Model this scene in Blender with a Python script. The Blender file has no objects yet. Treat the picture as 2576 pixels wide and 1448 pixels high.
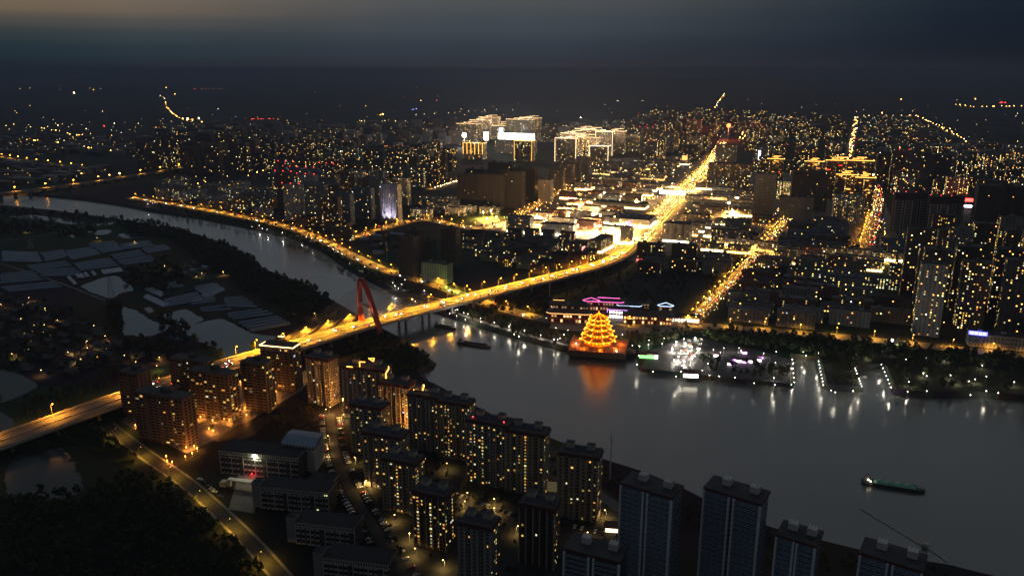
import bpy, math, random
import numpy as np
from mathutils import Vector
from mathutils.geometry import tessellate_polygon

# ------------------------------------------------------------------ camera, world, exposure
SC = bpy.context.scene
COL = SC.collection
FPX = 2000.0                       # focal length in the measuring grid (picture 2575 wide)
PITCH = math.radians(15.43)
CAMH = 300.0
cam_data = bpy.data.cameras.new('camera')
cam_data.sensor_width = 36.0
cam_data.lens = 36.0 * FPX / 2575.0
cam_data.clip_start = 1.0
cam_data.clip_end = 150000.0
cam = bpy.data.objects.new('camera', cam_data)
cam.location = (0, 0, CAMH)
cam.rotation_euler = (math.pi / 2 - PITCH, 0, 0)
COL.objects.link(cam)
SC.camera = cam
SC.render.engine = 'CYCLES'
SC.view_settings.view_transform = 'Standard'
SC.view_settings.look = 'None'
SC.view_settings.exposure = 0.0
SC.view_settings.gamma = 1.0
SC.view_settings.use_curve_mapping = False
cy = SC.cycles
cy.use_denoising = True
cy.max_bounces = 5
cy.diffuse_bounces = 2
cy.glossy_bounces = 2
cy.transmission_bounces = 2
cy.volume_bounces = 1
cy.transparent_max_bounces = 6
cy.use_light_tree = True
cy.sample_clamp_indirect = 2.0
cy.sample_clamp_direct = 0.0

world = bpy.data.worlds.new('World')
SC.world = world
world.use_nodes = True
wn, wl = world.node_tree.nodes, world.node_tree.links
wn.clear()
w_out = wn.new('ShaderNodeOutputWorld')
w_bg = wn.new('ShaderNodeBackground')
w_bg2 = wn.new('ShaderNodeBackground')
w_add = wn.new('ShaderNodeAddShader')
sky = wn.new('ShaderNodeTexSky')
sky.sky_type = 'NISHITA'
sky.sun_disc = False
sky.sun_elevation = math.radians(-3.0)
sky.sun_rotation = math.radians(-50.0)
sky.dust_density = 4.0
wl.new(sky.outputs['Color'], w_bg.inputs['Color'])
w_bg.inputs['Strength'].default_value = 0.02
# thin dusk overcast: dim at the horizon, paler overhead, warm towards the afterglow on the left
tc = wn.new('ShaderNodeTexCoord')
sep = wn.new('ShaderNodeSeparateXYZ')
wl.new(tc.outputs['Generated'], sep.inputs[0])
def sky_ramp(stops):
    r = wn.new('ShaderNodeValToRGB')
    r.color_ramp.interpolation = 'EASE'
    wl.new(sep.outputs['Z'], r.inputs['Fac'])
    e0, e1 = r.color_ramp.elements
    e0.position, e0.color = stops[0][0], (*stops[0][1], 1)
    e1.position, e1.color = stops[-1][0], (*stops[-1][1], 1)
    for p, c in stops[1:-1]:
        r.color_ramp.elements.new(p).color = (*c, 1)
    return r
sky_l = sky_ramp([(0, (.0132, .0180, .0265)), (.02, (.0165, .031, .041)), (.036, (.033, .047, .051)), (.048, (.075, .071, .062)), (.062, (.165, .122, .083)), (.085, (.21, .16, .115)), (.18, (.17, .215, .25)), (.32, (.20, .27, .325)), (.52, (.24, .30, .35)), (.8, (.07, .08, .095)), (1, (.045, .05, .06))])
sky_c = sky_ramp([(0, (.0285, .0310, .0400)), (.02, (.035, .043, .057)), (.05, (.052, .065, .079)), (.08, (.076, .083, .090)), (.16, (.18, .19, .205)), (.32, (.335, .35, .375)), (.52, (.375, .39, .415)), (.8, (.07, .08, .095)), (1, (.045, .05, .06))])
sky_r = sky_ramp([(0, (.0150, .0180, .0255)), (.02, (.0110, .0150, .0235)), (.05, (.0095, .0155, .026)), (.08, (.011, .020, .031)), (.16, (.075, .088, .10)), (.32, (.205, .235, .26)), (.52, (.27, .305, .33)), (.8, (.07, .08, .095)), (1, (.045, .05, .06))])
def smooth_range(sock, a, b):
    n = wn.new('ShaderNodeMapRange')
    n.interpolation_type = 'SMOOTHSTEP'
    n.inputs['From Min'].default_value = a
    n.inputs['From Max'].default_value = b
    wl.new(sock, n.inputs['Value'])
    return n.outputs['Result']
mix1 = wn.new('ShaderNodeMixRGB')            # afterglow on the left, night on the right
wl.new(smooth_range(sep.outputs['X'], -.60, -.05), mix1.inputs[0])
wl.new(sky_l.outputs['Color'], mix1.inputs[1])
wl.new(sky_c.outputs['Color'], mix1.inputs[2])
mix2 = wn.new('ShaderNodeMixRGB')
wl.new(smooth_range(sep.outputs['X'], .02, .52), mix2.inputs[0])
wl.new(mix1.outputs[0], mix2.inputs[1])
wl.new(sky_r.outputs['Color'], mix2.inputs[2])
mul = wn.new('ShaderNodeMixRGB')             # darker towards the night side behind
mul.blend_type = 'MULTIPLY'
mul.inputs[0].default_value = 1.0
wl.new(mix2.outputs[0], mul.inputs[1])
night = wn.new('ShaderNodeMapRange')
night.interpolation_type = 'SMOOTHSTEP'
night.inputs['From Min'].default_value = -.45
night.inputs['From Max'].default_value = .72
night.inputs['To Min'].default_value = .25
night.inputs['To Max'].default_value = 1.0
wl.new(sep.outputs['Y'], night.inputs['Value'])
wl.new(night.outputs['Result'], mul.inputs[2])
cl = wn.new('ShaderNodeTexNoise')
cl.inputs['Scale'].default_value = 4.0
cl.inputs['Detail'].default_value = 3.0
wl.new(tc.outputs['Generated'], cl.inputs['Vector'])
clm = wn.new('ShaderNodeMapRange')
clm.inputs['To Min'].default_value = 0.72
clm.inputs['To Max'].default_value = 1.28
wl.new(cl.outputs['Fac'], clm.inputs['Value'])
wl.new(mul.outputs[0], w_bg2.inputs['Color'])
wl.new(clm.outputs['Result'], w_bg2.inputs['Strength'])
wl.new(w_bg.outputs[0], w_add.inputs[0])
wl.new(w_bg2.outputs[0], w_add.inputs[1])
wl.new(w_add.outputs[0], w_out.inputs['Surface'])

# ------------------------------------------------------------------ helpers
RND = random.Random(7)
NPR = np.random.default_rng(11)
CP, SP = math.cos(PITCH), math.sin(PITCH)

def G(u, v, z=0.0):
    """picture point -> place on the level plane z"""
    a = (u - 1287.5) / FPX
    b = (724 - v) / FPX
    dy = CP + b * SP
    dz = -SP + b * CP
    t = (z - CAMH) / dz
    return (a * t, dy * t)

def GP(pts, z=0.0):
    return [G(u, v, z) for u, v in pts]

def ordinal(n):
    ones = 'zeroth first second third fourth fifth sixth seventh eighth ninth tenth eleventh twelfth thirteenth fourteenth fifteenth sixteenth seventeenth eighteenth nineteenth'.split()
    tens = {2: 'twent', 3: 'thirt', 4: 'fort', 5: 'fift', 6: 'sixt', 7: 'sevent', 8: 'eight', 9: 'ninet'}
    if n < 20:
        return ones[n]
    if n >= 100:
        return 'hundred-and-' + ordinal(n - 100) if n > 100 else 'hundredth'
    if n % 10 == 0:
        return tens[n // 10] + 'ieth'
    return tens[n // 10] + 'y-' + ones[n % 10]

def num_word(n):
    w = 'zero one two three four five six seven eight nine ten eleven twelve thirteen fourteen fifteen sixteen seventeen eighteen nineteen twenty'.split()
    if n <= 20:
        return w[n]
    return {2: 'twenty', 3: 'thirty'}[n // 10] + ('' if n % 10 == 0 else '-' + w[n % 10])

USED = {}
def tag(o, label=None, cat=None, group=None, kind=None):
    if label:
        if label in USED and not group:
            print('DUPLICATE LABEL', label)
        USED[label] = 1
        o['label'] = label
    if cat:
        o['category'] = cat
    if group:
        o['group'] = group
    if kind:
        o['kind'] = kind
    return o

def empty(name, loc=(0, 0, 0), rz=0.0, parent=None):
    o = bpy.data.objects.new(name, None)
    o.empty_display_size = 1.0
    o.location = loc
    o.rotation_euler = (0, 0, rz)
    COL.objects.link(o)
    if parent:
        o.parent = parent
    return o

def put(name, me, parent=None, loc=(0, 0, 0), rz=0.0, scale=None):
    o = bpy.data.objects.new(name, me)
    o.location = loc
    o.rotation_euler = (0, 0, rz)
    if scale is not None:
        o.scale = scale
    COL.objects.link(o)
    if parent:
        o.parent = parent
    return o

class MB:
    def __init__(self):
        self.v, self.f, self.m, self.n = [], [], [], 0
    def face(self, pts, m=0):
        k = self.n
        self.v.extend(pts)
        self.n += len(pts)
        self.f.append(tuple(range(k, k + len(pts))))
        self.m.append(m)
    def mesh(self, verts, faces, m=0):
        k = self.n
        self.v.extend(verts)
        self.n += len(verts)
        for f in faces:
            self.f.append(tuple(i + k for i in f))
            self.m.append(m)
    def quads(self, Q, m=0):
        """Q: (n,4,3) array"""
        Q = np.asarray(Q, float)
        if len(Q) == 0:
            return
        k = self.n
        self.v.extend(map(tuple, Q.reshape(-1, 3).tolist()))
        n = len(Q)
        self.n += 4 * n
        self.f.extend((k + 4 * i, k + 4 * i + 1, k + 4 * i + 2, k + 4 * i + 3) for i in range(n))
        if np.isscalar(m):
            self.m.extend([m] * n)
        else:
            self.m.extend(int(x) for x in m)
    def box(self, x0, x1, y0, y1, z0, z1, m=0, bottom=False, mt=None):
        V = [(x0, y0, z0), (x1, y0, z0), (x1, y1, z0), (x0, y1, z0), (x0, y0, z1), (x1, y0, z1), (x1, y1, z1), (x0, y1, z1)]
        F = [(0, 1, 5, 4), (1, 2, 6, 5), (2, 3, 7, 6), (3, 0, 4, 7)]
        self.mesh(V, F, m)
        k = self.n - 8
        self.f.append((k + 4, k + 5, k + 6, k + 7))
        self.m.append(m if mt is None else mt)
        if bottom:
            self.f.append((k + 3, k + 2, k + 1, k))
            self.m.append(m)
    def prism(self, poly, z0, z1, m=0, mt=None, cap=True):
        n = len(poly)
        k = self.n
        self.v.extend([(x, y, z0) for x, y in poly] + [(x, y, z1) for x, y in poly])
        self.n += 2 * n
        for i in range(n):
            j = (i + 1) % n
            self.f.append((k + i, k + j, k + n + j, k + n + i))
            self.m.append(m)
        if cap:
            self.f.append(tuple(k + n + i for i in range(n)))
            self.m.append(m if mt is None else mt)
    def tube(self, p, q, r0, r1, n=6, m=0, cap=True):
        p, q = Vector(p), Vector(q)
        d = (q - p).normalized()
        a = d.orthogonal().normalized()
        b = d.cross(a)
        k = self.n
        for c, r in ((p, r0), (q, r1)):
            for i in range(n):
                t = 2 * math.pi * i / n
                self.v.append(tuple(c + a * (r * math.cos(t)) + b * (r * math.sin(t))))
        self.n += 2 * n
        for i in range(n):
            j = (i + 1) % n
            self.f.append((k + i, k + j, k + n + j, k + n + i))
            self.m.append(m)
        if cap:
            self.f.append(tuple(k + n + i for i in range(n)))
            self.m.append(m)
    def sweep(self, rings, m=0, closed=True, caps=True):
        """rings: list of equal-length point loops"""
        n = len(rings[0])
        k = self.n
        for r in rings:
            self.v.extend(tuple(p) for p in r)
        self.n += n * len(rings)
        for a in range(len(rings) - 1):
            for i in range(n if closed else n - 1):
                j = (i + 1) % n
                self.f.append((k + a * n + i, k + a * n + j, k + (a + 1) * n + j, k + (a + 1) * n + i))
                self.m.append(m)
        if caps and closed:
            self.f.append(tuple(k + i for i in reversed(range(n))))
            self.m.append(m)
            self.f.append(tuple(k + (len(rings) - 1) * n + i for i in range(n)))
            self.m.append(m)
    def ball(self, c, r, m=0, seg=6, rings=4, sz=1.0):
        R = []
        for a in range(1, rings):
            t = math.pi * a / rings
            R.append([(c[0] + r * math.sin(t) * math.cos(2 * math.pi * i / seg), c[1] + r * math.sin(t) * math.sin(2 * math.pi * i / seg), c[2] - r * sz * math.cos(t)) for i in range(seg)])
        self.sweep(R, m)
    def build(self, name, mats, smooth=False):
        me = bpy.data.meshes.new(name)
        me.from_pydata(self.v, [], self.f)
        for mt in (mats if isinstance(mats, (list, tuple)) else [mats]):
            me.materials.append(mt)
        if self.m and max(self.m) > 0:
            me.polygons.foreach_set('material_index', self.m)
        if smooth:
            me.polygons.foreach_set('use_smooth', [True] * len(me.polygons))
        me.update()
        return me

def tess(name, poly, z, mat, holes=()):
    """flat sheet from a polygon"""
    loops = [[Vector((x, y, 0)) for x, y in poly]] + [[Vector((x, y, 0)) for x, y in h] for h in holes]
    tris = tessellate_polygon(loops)
    V = [(p.x, p.y, z) for l in loops for p in l]
    F = []
    for t in tris:
        a, b, c = (V[i] for i in t)
        cr_ = (b[0] - a[0]) * (c[1] - a[1]) - (b[1] - a[1]) * (c[0] - a[0])
        if abs(cr_) < 1e-9:
            continue
        F.append(t if cr_ > 0 else (t[0], t[2], t[1]))
    me = bpy.data.meshes.new(name)
    me.from_pydata(V, [], F)
    me.materials.append(mat)
    return me

# ------------------------------------------------------------------ polylines
def smooth_line(pts, step=6.0):
    """Catmull-Rom through 2D/3D points, resampled evenly"""
    P = [np.array(p, float) for p in pts]
    P = [2 * P[0] - P[1]] + P + [2 * P[-1] - P[-2]]
    out = []
    for i in range(1, len(P) - 2):
        a, b, c, d = P[i - 1], P[i], P[i + 1], P[i + 2]
        L = np.linalg.norm(c - b)
        n = max(2, int(L / step))
        for k in range(n):
            t = k / n
            out.append(0.5 * (2 * b + (c - a) * t + (2 * a - 5 * b + 4 * c - d) * t * t + (3 * b - a - 3 * c + d) * t ** 3))
    out.append(P[-2])
    return out

def along(line, spacing, start=0.0, side=0.0):
    """points every `spacing` metres: (x, y, z, angle)"""
    out = []
    acc = start
    d = 0.0
    for a, b in zip(line, line[1:]):
        L = float(np.linalg.norm(b[:2] - a[:2]))
        if L < 1e-6:
            continue
        t = (b[:2] - a[:2]) / L
        while acc <= d + L:
            f = (acc - d) / L
            p = a + (b - a) * f
            z = p[2] if len(p) > 2 else 0.0
            out.append((p[0] - t[1] * side, p[1] + t[0] * side, z, math.atan2(t[1], t[0])))
            acc += spacing
        d += L
    return out

def line_len(line):
    return float(sum(np.linalg.norm(b[:2] - a[:2]) for a, b in zip(line, line[1:])))

def normals(line):
    N = []
    for i in range(len(line)):
        a = line[max(0, i - 1)]
        b = line[min(len(line) - 1, i + 1)]
        t = b[:2] - a[:2]
        t = t / (np.linalg.norm(t) + 1e-9)
        N.append(np.array([-t[1], t[0]]))
    return N

def offset(line, d):
    return [p[:2] + n * d for p, n in zip(line, normals(line))]

def ribbon(line, o0, o1, z=None, dz=0.0):
    """quads between two side offsets of a line"""
    N = normals(line)
    Q = []
    A = [(*(p[:2] + n * o0), (p[2] if z is None else z) + dz) for p, n in zip(line, N)]
    B = [(*(p[:2] + n * o1), (p[2] if z is None else z) + dz) for p, n in zip(line, N)]
    for i in range(len(line) - 1):
        Q.append([A[i], A[i + 1], B[i + 1], B[i]] if o1 > o0 else [B[i], B[i + 1], A[i + 1], A[i]])
    return np.array(Q)

def inside(poly, x, y):
    c = False
    j = len(poly) - 1
    for i in range(len(poly)):
        xi, yi = poly[i]
        xj, yj = poly[j]
        if (yi > y) != (yj > y) and x < (xj - xi) * (y - yi) / (yj - yi) + xi:
            c = not c
        j = i
    return c

# ------------------------------------------------------------------ materials
MATS = {}
def mat(name, col, rough=0.8, var=0.25, scale=0.15, spec=0.3, bump=0.0, metal=0.0):
    if name in MATS:
        return MATS[name]
    m = bpy.data.materials.new(name)
    m.use_nodes = True
    nt = m.node_tree
    b = nt.nodes['Principled BSDF']
    b.inputs['Roughness'].default_value = rough
    b.inputs['Specular IOR Level'].default_value = spec
    b.inputs['Metallic'].default_value = metal
    if var > 0:
        t = nt.nodes.new('ShaderNodeTexCoord')
        n1 = nt.nodes.new('ShaderNodeTexNoise')
        n1.inputs['Scale'].default_value = scale
        n1.inputs['Detail'].default_value = 5
        n1.inputs['Roughness'].default_value = 0.65
        nt.links.new(t.outputs['Object'], n1.inputs['Vector'])
        r = nt.nodes.new('ShaderNodeValToRGB')
        r.color_ramp.elements[0].position = 0.3
        r.color_ramp.elements[1].position = 0.7
        r.color_ramp.elements[0].color = (*[c * (1 - var) for c in col], 1)
        r.color_ramp.elements[1].color = (*[min(1, c * (1 + var)) for c in col], 1)
        nt.links.new(n1.outputs['Fac'], r.inputs['Fac'])
        nt.links.new(r.outputs['Color'], b.inputs['Base Color'])
        if bump > 0:
            bp = nt.nodes.new('ShaderNodeBump')
            bp.inputs['Strength'].default_value = bump
            nt.links.new(n1.outputs['Fac'], bp.inputs['Height'])
            nt.links.new(bp.outputs['Normal'], b.inputs['Normal'])
    else:
        b.inputs['Base Color'].default_value = (*col, 1)
    MATS[name] = m
    return m

def glow(name, col, strength, sample=False):
    if name in MATS:
        return MATS[name]
    m = bpy.data.materials.new(name)
    m.use_nodes = True
    nt = m.node_tree
    nt.nodes.clear()
    o = nt.nodes.new('ShaderNodeOutputMaterial')
    e_ = nt.nodes.new('ShaderNodeEmission')
    e_.inputs['Color'].default_value = (*col, 1)
    e_.inputs['Strength'].default_value = strength
    nt.links.new(e_.outputs[0], o.inputs['Surface'])
    m.cycles.emission_sampling = 'AUTO' if sample else 'NONE'
    MATS[name] = m
    return m

LIGHTS = {}
def light_data(name, kind, col, power, radius=0.4, angle=160, blend=0.6):
    key = name
    if key in LIGHTS:
        return LIGHTS[key]
    d = bpy.data.lights.new(name, kind)
    d.color = col
    d.energy = power
    if kind in ('POINT', 'SPOT'):
        d.shadow_soft_size = radius
    if kind == 'SPOT':
        d.spot_size = math.radians(angle)
        d.spot_blend = blend
    LIGHTS[key] = d
    return d
# ------------------------------------------------------------------ materials of the place
ASPHALT = mat('asphalt', (0.085, 0.083, 0.08), 0.75, 0.3, 0.08)
PAVING = mat('paving', (0.16, 0.15, 0.14), 0.8, 0.25, 0.2)
CONCRETE = mat('concrete', (0.30, 0.29, 0.27), 0.8, 0.2, 0.3)
MARK = mat('road_paint', (0.75, 0.75, 0.72), 0.6, 0.15, 0.6)
BARK = mat('bark', (0.06, 0.045, 0.035), 0.9, 0.3, 2.0)
STEEL = mat('galvanised_steel', (0.35, 0.36, 0.37), 0.45, 0.15, 0.5, metal=0.6)
GLASS = mat('dark_glass', (0.02, 0.025, 0.03), 0.12, 0.0, spec=0.6)

def ground_material(name, a, b, c, s1, s2):
    m = bpy.data.materials.new(name)
    m.use_nodes = True
    nt = m.node_tree
    bs = nt.nodes['Principled BSDF']
    bs.inputs['Roughness'].default_value = 0.95
    bs.inputs['Specular IOR Level'].default_value = 0.1
    t = nt.nodes.new('ShaderNodeTexCoord')
    n1 = nt.nodes.new('ShaderNodeTexNoise')
    n1.inputs['Scale'].default_value = s1
    n1.inputs['Detail'].default_value = 8
    n2 = nt.nodes.new('ShaderNodeTexVoronoi')
    n2.inputs['Scale'].default_value = s2
    nt.links.new(t.outputs['Object'], n1.inputs['Vector'])
    nt.links.new(t.outputs['Object'], n2.inputs['Vector'])
    r = nt.nodes.new('ShaderNodeValToRGB')
    r.color_ramp.elements[0].position = 0.35
    r.color_ramp.elements[1].position = 0.68
    r.color_ramp.elements[0].color = (*a, 1)
    r.color_ramp.elements[1].color = (*b, 1)
    nt.links.new(n1.outputs['Fac'], r.inputs['Fac'])
    mx = nt.nodes.new('ShaderNodeMixRGB')
    mx.inputs[0].default_value = 0.45
    nt.links.new(r.outputs['Color'], mx.inputs[1])
    v = nt.nodes.new('ShaderNodeMixRGB')
    v.blend_type = 'MULTIPLY'
    v.inputs[0].default_value = 1.0
    v.inputs[2].default_value = (*[x * 1.6 for x in c], 1)
    nt.links.new(n2.outputs['Color'], v.inputs[1])
    nt.links.new(v.outputs[0], mx.inputs[2])
    nt.links.new(mx.outputs[0], bs.inputs['Base Color'])
    return m

GROUND = ground_material('dark_earth', (0.020, 0.024, 0.014), (0.040, 0.042, 0.028), (0.035, 0.036, 0.026), 0.012, 0.006)
BANK = ground_material('river_bank', (0.05, 0.05, 0.042), (0.11, 0.105, 0.09), (0.07, 0.07, 0.06), 0.08, 0.05)

def water_material(name, col, rough, wave, wscale):
    m = bpy.data.materials.new(name)
    m.use_nodes = True
    nt = m.node_tree
    b = nt.nodes['Principled BSDF']
    b.inputs['Base Color'].default_value = (*col, 1)
    b.inputs['Roughness'].default_value = rough
    b.inputs['IOR'].default_value = 1.45
    t = nt.nodes.new('ShaderNodeTexCoord')
    n1 = nt.nodes.new('ShaderNodeTexNoise')
    n1.inputs['Scale'].default_value = wscale
    n1.inputs['Detail'].default_value = 4
    n2 = nt.nodes.new('ShaderNodeTexNoise')
    n2.inputs['Scale'].default_value = 0.006
    n2.inputs['Detail'].default_value = 3
    nt.links.new(t.outputs['Object'], n1.inputs['Vector'])
    nt.links.new(t.outputs['Object'], n2.inputs['Vector'])
    bp = nt.nodes.new('ShaderNodeBump')
    bp.inputs['Strength'].default_value = wave
    bp.inputs['Distance'].default_value = 0.3
    nt.links.new(n1.outputs['Fac'], bp.inputs['Height'])
    nt.links.new(bp.outputs['Normal'], b.inputs['Normal'])
    r = nt.nodes.new('ShaderNodeMapRange')     # ruffled and calm patches
    r.inputs['From Min'].default_value = 0.35
    r.inputs['From Max'].default_value = 0.65
    r.inputs['To Min'].default_value = rough * 0.8
    r.inputs['To Max'].default_value = rough * 1.25
    nt.links.new(n2.outputs['Fac'], r.inputs['Value'])
    nt.links.new(r.outputs['Result'], b.inputs['Roughness'])
    return m

RIVER = water_material('silty_water', (0.110, 0.114, 0.108), 0.21, 0.35, 0.10)
PONDW = water_material('pond_water', (0.022, 0.046, 0.066), 0.12, 0.05, 0.2)
PONDW.node_tree.nodes['Principled BSDF'].inputs['IOR'].default_value = 1.2
PONDW.node_tree.nodes['Principled BSDF'].inputs['Specular Tint'].default_value = (.42, .66, .85, 1)
DIMMED_WATER = mat('dimmed_water', (.012, .02, .022), .5, .4, .03, spec=.25)  # no weed: the lens's corner darkening is put into this water colour

# ------------------------------------------------------------------ river and land
WZ = -5.0
FAR_PX = [(0, 492), (67, 491), (200, 503), (300, 518), (377, 533), (500, 551), (600, 570), (667, 586), (727, 599), (800, 630), (858, 671), (884, 687), (940, 716), (1000, 746), (1050, 769), (1086, 787), (1118, 797), (1191, 822), (1258, 843), (1325, 862), (1408, 884), (1458, 893), (1556, 912), (1566, 886), (1598, 892), (1604, 934), (1708, 948), (1813, 961), (1940, 972), (1997, 978), (2007, 962), (2000, 902), (2048, 908), (2062, 973), (2082, 983), (2175, 987), (2160, 932), (2212, 926), (2238, 990), (2343, 1003), (2450, 1002), (2575, 1010)]
NEAR_PX = [(0, 519), (33, 521), (150, 533), (300, 554), (417, 574), (467, 582), (583, 618), (650, 658), (670, 678), (780, 720), (827, 752), (858, 764), (905, 792), (960, 822), (1018, 852), (1060, 878), (1103, 914), (1096, 930), (1070, 940), (1085, 960), (1111, 970), (1160, 997), (1207, 1022), (1283, 1060), (1381, 1096), (1431, 1117), (1525, 1155), (1625, 1186), (1717, 1222), (1840, 1285), (1950, 1326), (2050, 1352), (2163, 1380), (2384, 1417), (2450, 1434), (2575, 1462)]
far_w = [np.array(p) for p in GP(FAR_PX, WZ)]
near_w = [np.array(p) for p in GP(NEAR_PX, WZ)]
dl = far_w[0] - far_w[2]
dl = dl / np.linalg.norm(dl)
far_w = [far_w[0] + dl * 4000] + far_w
dl2 = near_w[0] - near_w[2]
near_w = [far_w[0] + np.array([-60.0, -160.0])] + near_w
dr = np.array([0.86, -0.51])
far_w = far_w + [far_w[-1] + dr * 2500]
near_w = near_w + [near_w[-1] + dr * 2500]
far_top = offset(far_w, 6.0)         # left of travel (left->right) is away from the camera
near_top = offset(near_w, -9.0)
BIG = 60000.0
far_poly = [tuple(p) for p in far_top] + [(BIG, far_top[-1][1] - 2000), (BIG, BIG), (-BIG, BIG), (-BIG, far_top[0][1] + 2000)]
near_poly = [tuple(p) for p in near_top] + [(BIG, near_top[-1][1] - 4000), (BIG, -9000), (-BIG, -9000), (-BIG, near_top[0][1] - 500)]
near_poly = near_poly[::-1]
fm = tess('ground', far_poly[::-1], 0.0, GROUND)
tag(put('ground', fm), 'dark flat land and city ground beyond the river', None, None, 'structure')
nm = tess('ground', near_poly, 0.0, GROUND)
tag(put('near_ground', nm), 'dark flat ground of fields and estates on the near bank', None, None, 'structure')
mb = MB()
for i in range(len(far_w) - 1):
    a, b, c, d = far_w[i], far_w[i + 1], far_top[i + 1], far_top[i]
    mb.face([(a[0], a[1], WZ - 1.5), (b[0], b[1], WZ - 1.5), (c[0], c[1], 0.0), (d[0], d[1], 0.0)])
tag(put('river_bank_far', mb.build('river_bank', [BANK])), 'paved embankment slope along the city side of the river', None, None, 'structure')
mb = MB()
for i in range(len(near_w) - 1):
    a, b, c, d = near_w[i], near_w[i + 1], near_top[i + 1], near_top[i]
    mb.face([(d[0], d[1], 0.0), (c[0], c[1], 0.0), (b[0], b[1], WZ - 1.5), (a[0], a[1], WZ - 1.5)])
tag(put('river_bank_near', mb.build('river_bank', [BANK])), 'earthen slope along the near side of the river', None, None, 'structure')
riv = [tuple(p) for p in offset(far_w, 1.5)] + [tuple(p) for p in offset(near_w, -3.0)][::-1]
tag(put('river', tess('river', riv, WZ, RIVER)), 'wide grey river curving through the city', None, None, 'structure')

# ponds and wet plots among the fields on the left
def z4(pts):
    return [(x / 3, y / 3 + 483) for x, y in pts]
def z7(pts):
    return [(x / 3, y / 3 + 965.3) for x, y in pts]
def zA(pts):
    return [(271.65 + x * .24634, 833 + y * .24634) for x, y in pts]
PONDS = [
    (z4([(600, 710), (700, 672), (780, 645), (880, 632), (940, 680), (1040, 735), (960, 750), (900, 765), (870, 790), (830, 800), (700, 760)]), 'pale pond with the lattice pylon standing before it'),
    (z4([(850, 885), (880, 868), (960, 872), (1080, 922), (1140, 972), (1290, 1010), (1150, 1082), (980, 1082), (890, 1050)]), 'dark blue pond below the greenhouses, left of two'),
    (z4([(1200, 930), (1300, 905), (1400, 885), (1470, 920), (1530, 965), (1390, 1010), (1290, 970)]), 'small pond between the greenhouses and the largest pond'),
    (z4([(1400, 1012), (1640, 960), (1750, 990), (1850, 1040), (1950, 1075), (2080, 1090), (2030, 1130), (1970, 1185), (1700, 1255), (1600, 1170), (1480, 1120), (1250, 1100)]), 'largest pond, reaching from the dyke to the viaduct'),
    (z4([(70, 188), (260, 175), (420, 197), (640, 222), (560, 245), (350, 215), (200, 200)]), 'narrow pale pond strip inside the river levee'),
    (z4([(690, 250), (780, 238), (880, 228), (840, 244), (760, 256)]), 'thin sliver of water beside the levee road'),
    (z4([(505, 332), (540, 322), (572, 326), (560, 344), (530, 349)]), 'small pale pool above the upper greenhouses'),
    (z4([(650, 300), (720, 290), (830, 286), (815, 316), (730, 322)]), 'shallow pool with bare trees near the river bend'),
    (z4([(890, 320), (960, 310), (1060, 325), (1140, 350), (1050, 350), (930, 345)]), 'shallow reed pool close to the river woods'),
    (z4([(1080, 880), (1130, 868), (1160, 895), (1120, 915)]), 'tiny pool between the two greenhouse fields'),
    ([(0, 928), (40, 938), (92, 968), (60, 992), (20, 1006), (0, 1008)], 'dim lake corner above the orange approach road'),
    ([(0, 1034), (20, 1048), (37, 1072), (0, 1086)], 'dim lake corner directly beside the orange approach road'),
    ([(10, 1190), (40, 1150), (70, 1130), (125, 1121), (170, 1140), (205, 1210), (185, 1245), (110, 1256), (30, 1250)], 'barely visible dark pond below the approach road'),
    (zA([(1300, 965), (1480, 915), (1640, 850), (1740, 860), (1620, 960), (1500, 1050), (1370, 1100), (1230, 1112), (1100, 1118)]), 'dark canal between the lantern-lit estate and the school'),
]
for pts, lab in PONDS:
    w = [p + NPR.normal(0, .9, 2) for p in smooth_line([np.array(p) for p in GP(pts + [pts[0]])], 5.0)[:-1]]
    tag(put('pond', tess('pond', [tuple(p) for p in w], 0.12, DIMMED_WATER if 'dim lake' in lab or 'barely' in lab or 'canal' in lab else PONDW)), lab, None, None, 'structure')

# ------------------------------------------------------------------ roads
ROADS = []          # (line, half width) for keeping buildings clear
KERB = mat('kerb_stone', (0.28, 0.27, 0.25), 0.85, 0.2, 0.4)
def road(name, px, width, label, z=0.06, marks=True, pave=3.0, world=None, dash=9.0, surf=None):
    line = smooth_line([np.array(p) for p in (world or GP(px))], 10.0)
    ROADS.append((line, width / 2 + pave))
    mb = MB()
    mb.quads(ribbon(line, -width / 2, width / 2, z))
    o = tag(put(name, mb.build(name, [surf or ASPHALT])), label, None, None, 'structure')
    if pave > 0:
        for s in (-1, 1):
            mb = MB()
            a, b = s * width / 2, s * (width / 2 + pave)
            mb.quads(ribbon(line, min(a, b), max(a, b), 0.20))
            mb.quads(np.array([[(p[0], p[1], z - .05) if k in (0, 1) else (p[0], p[1], .20) for k, p in enumerate((q[0], q[1], q[1], q[0]))] for q in ribbon(line, a, a + s * .01, 0.2)]))
            put('pavement', mb.build('pavement', [PAVING]), o)
    if marks:
        mb = MB()
        N = int(line_len(line) / dash)
        for off in ([0.0] if width < 14 else [-width / 4, 0.0, width / 4]):
            P = along(line, dash, 2.0, off)
            for x, y, _, a in P:
                c, s = math.cos(a), math.sin(a)
                h = dash * (.5 if off == 0 else .22)
                mb.face([(x - c * h + s * .15, y - s * h - c * .15, z + .012), (x + c * h + s * .15, y + s * h - c * .15, z + .012), (x + c * h - s * .15, y + s * h + c * .15, z + .012), (x - c * h - s * .15, y - s * h + c * .15, z + .012)])
        tag(put('lane_marking', mb.build('lane_marking', [MARK]), o), None, None, None, 'stuff')
    return line

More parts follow.
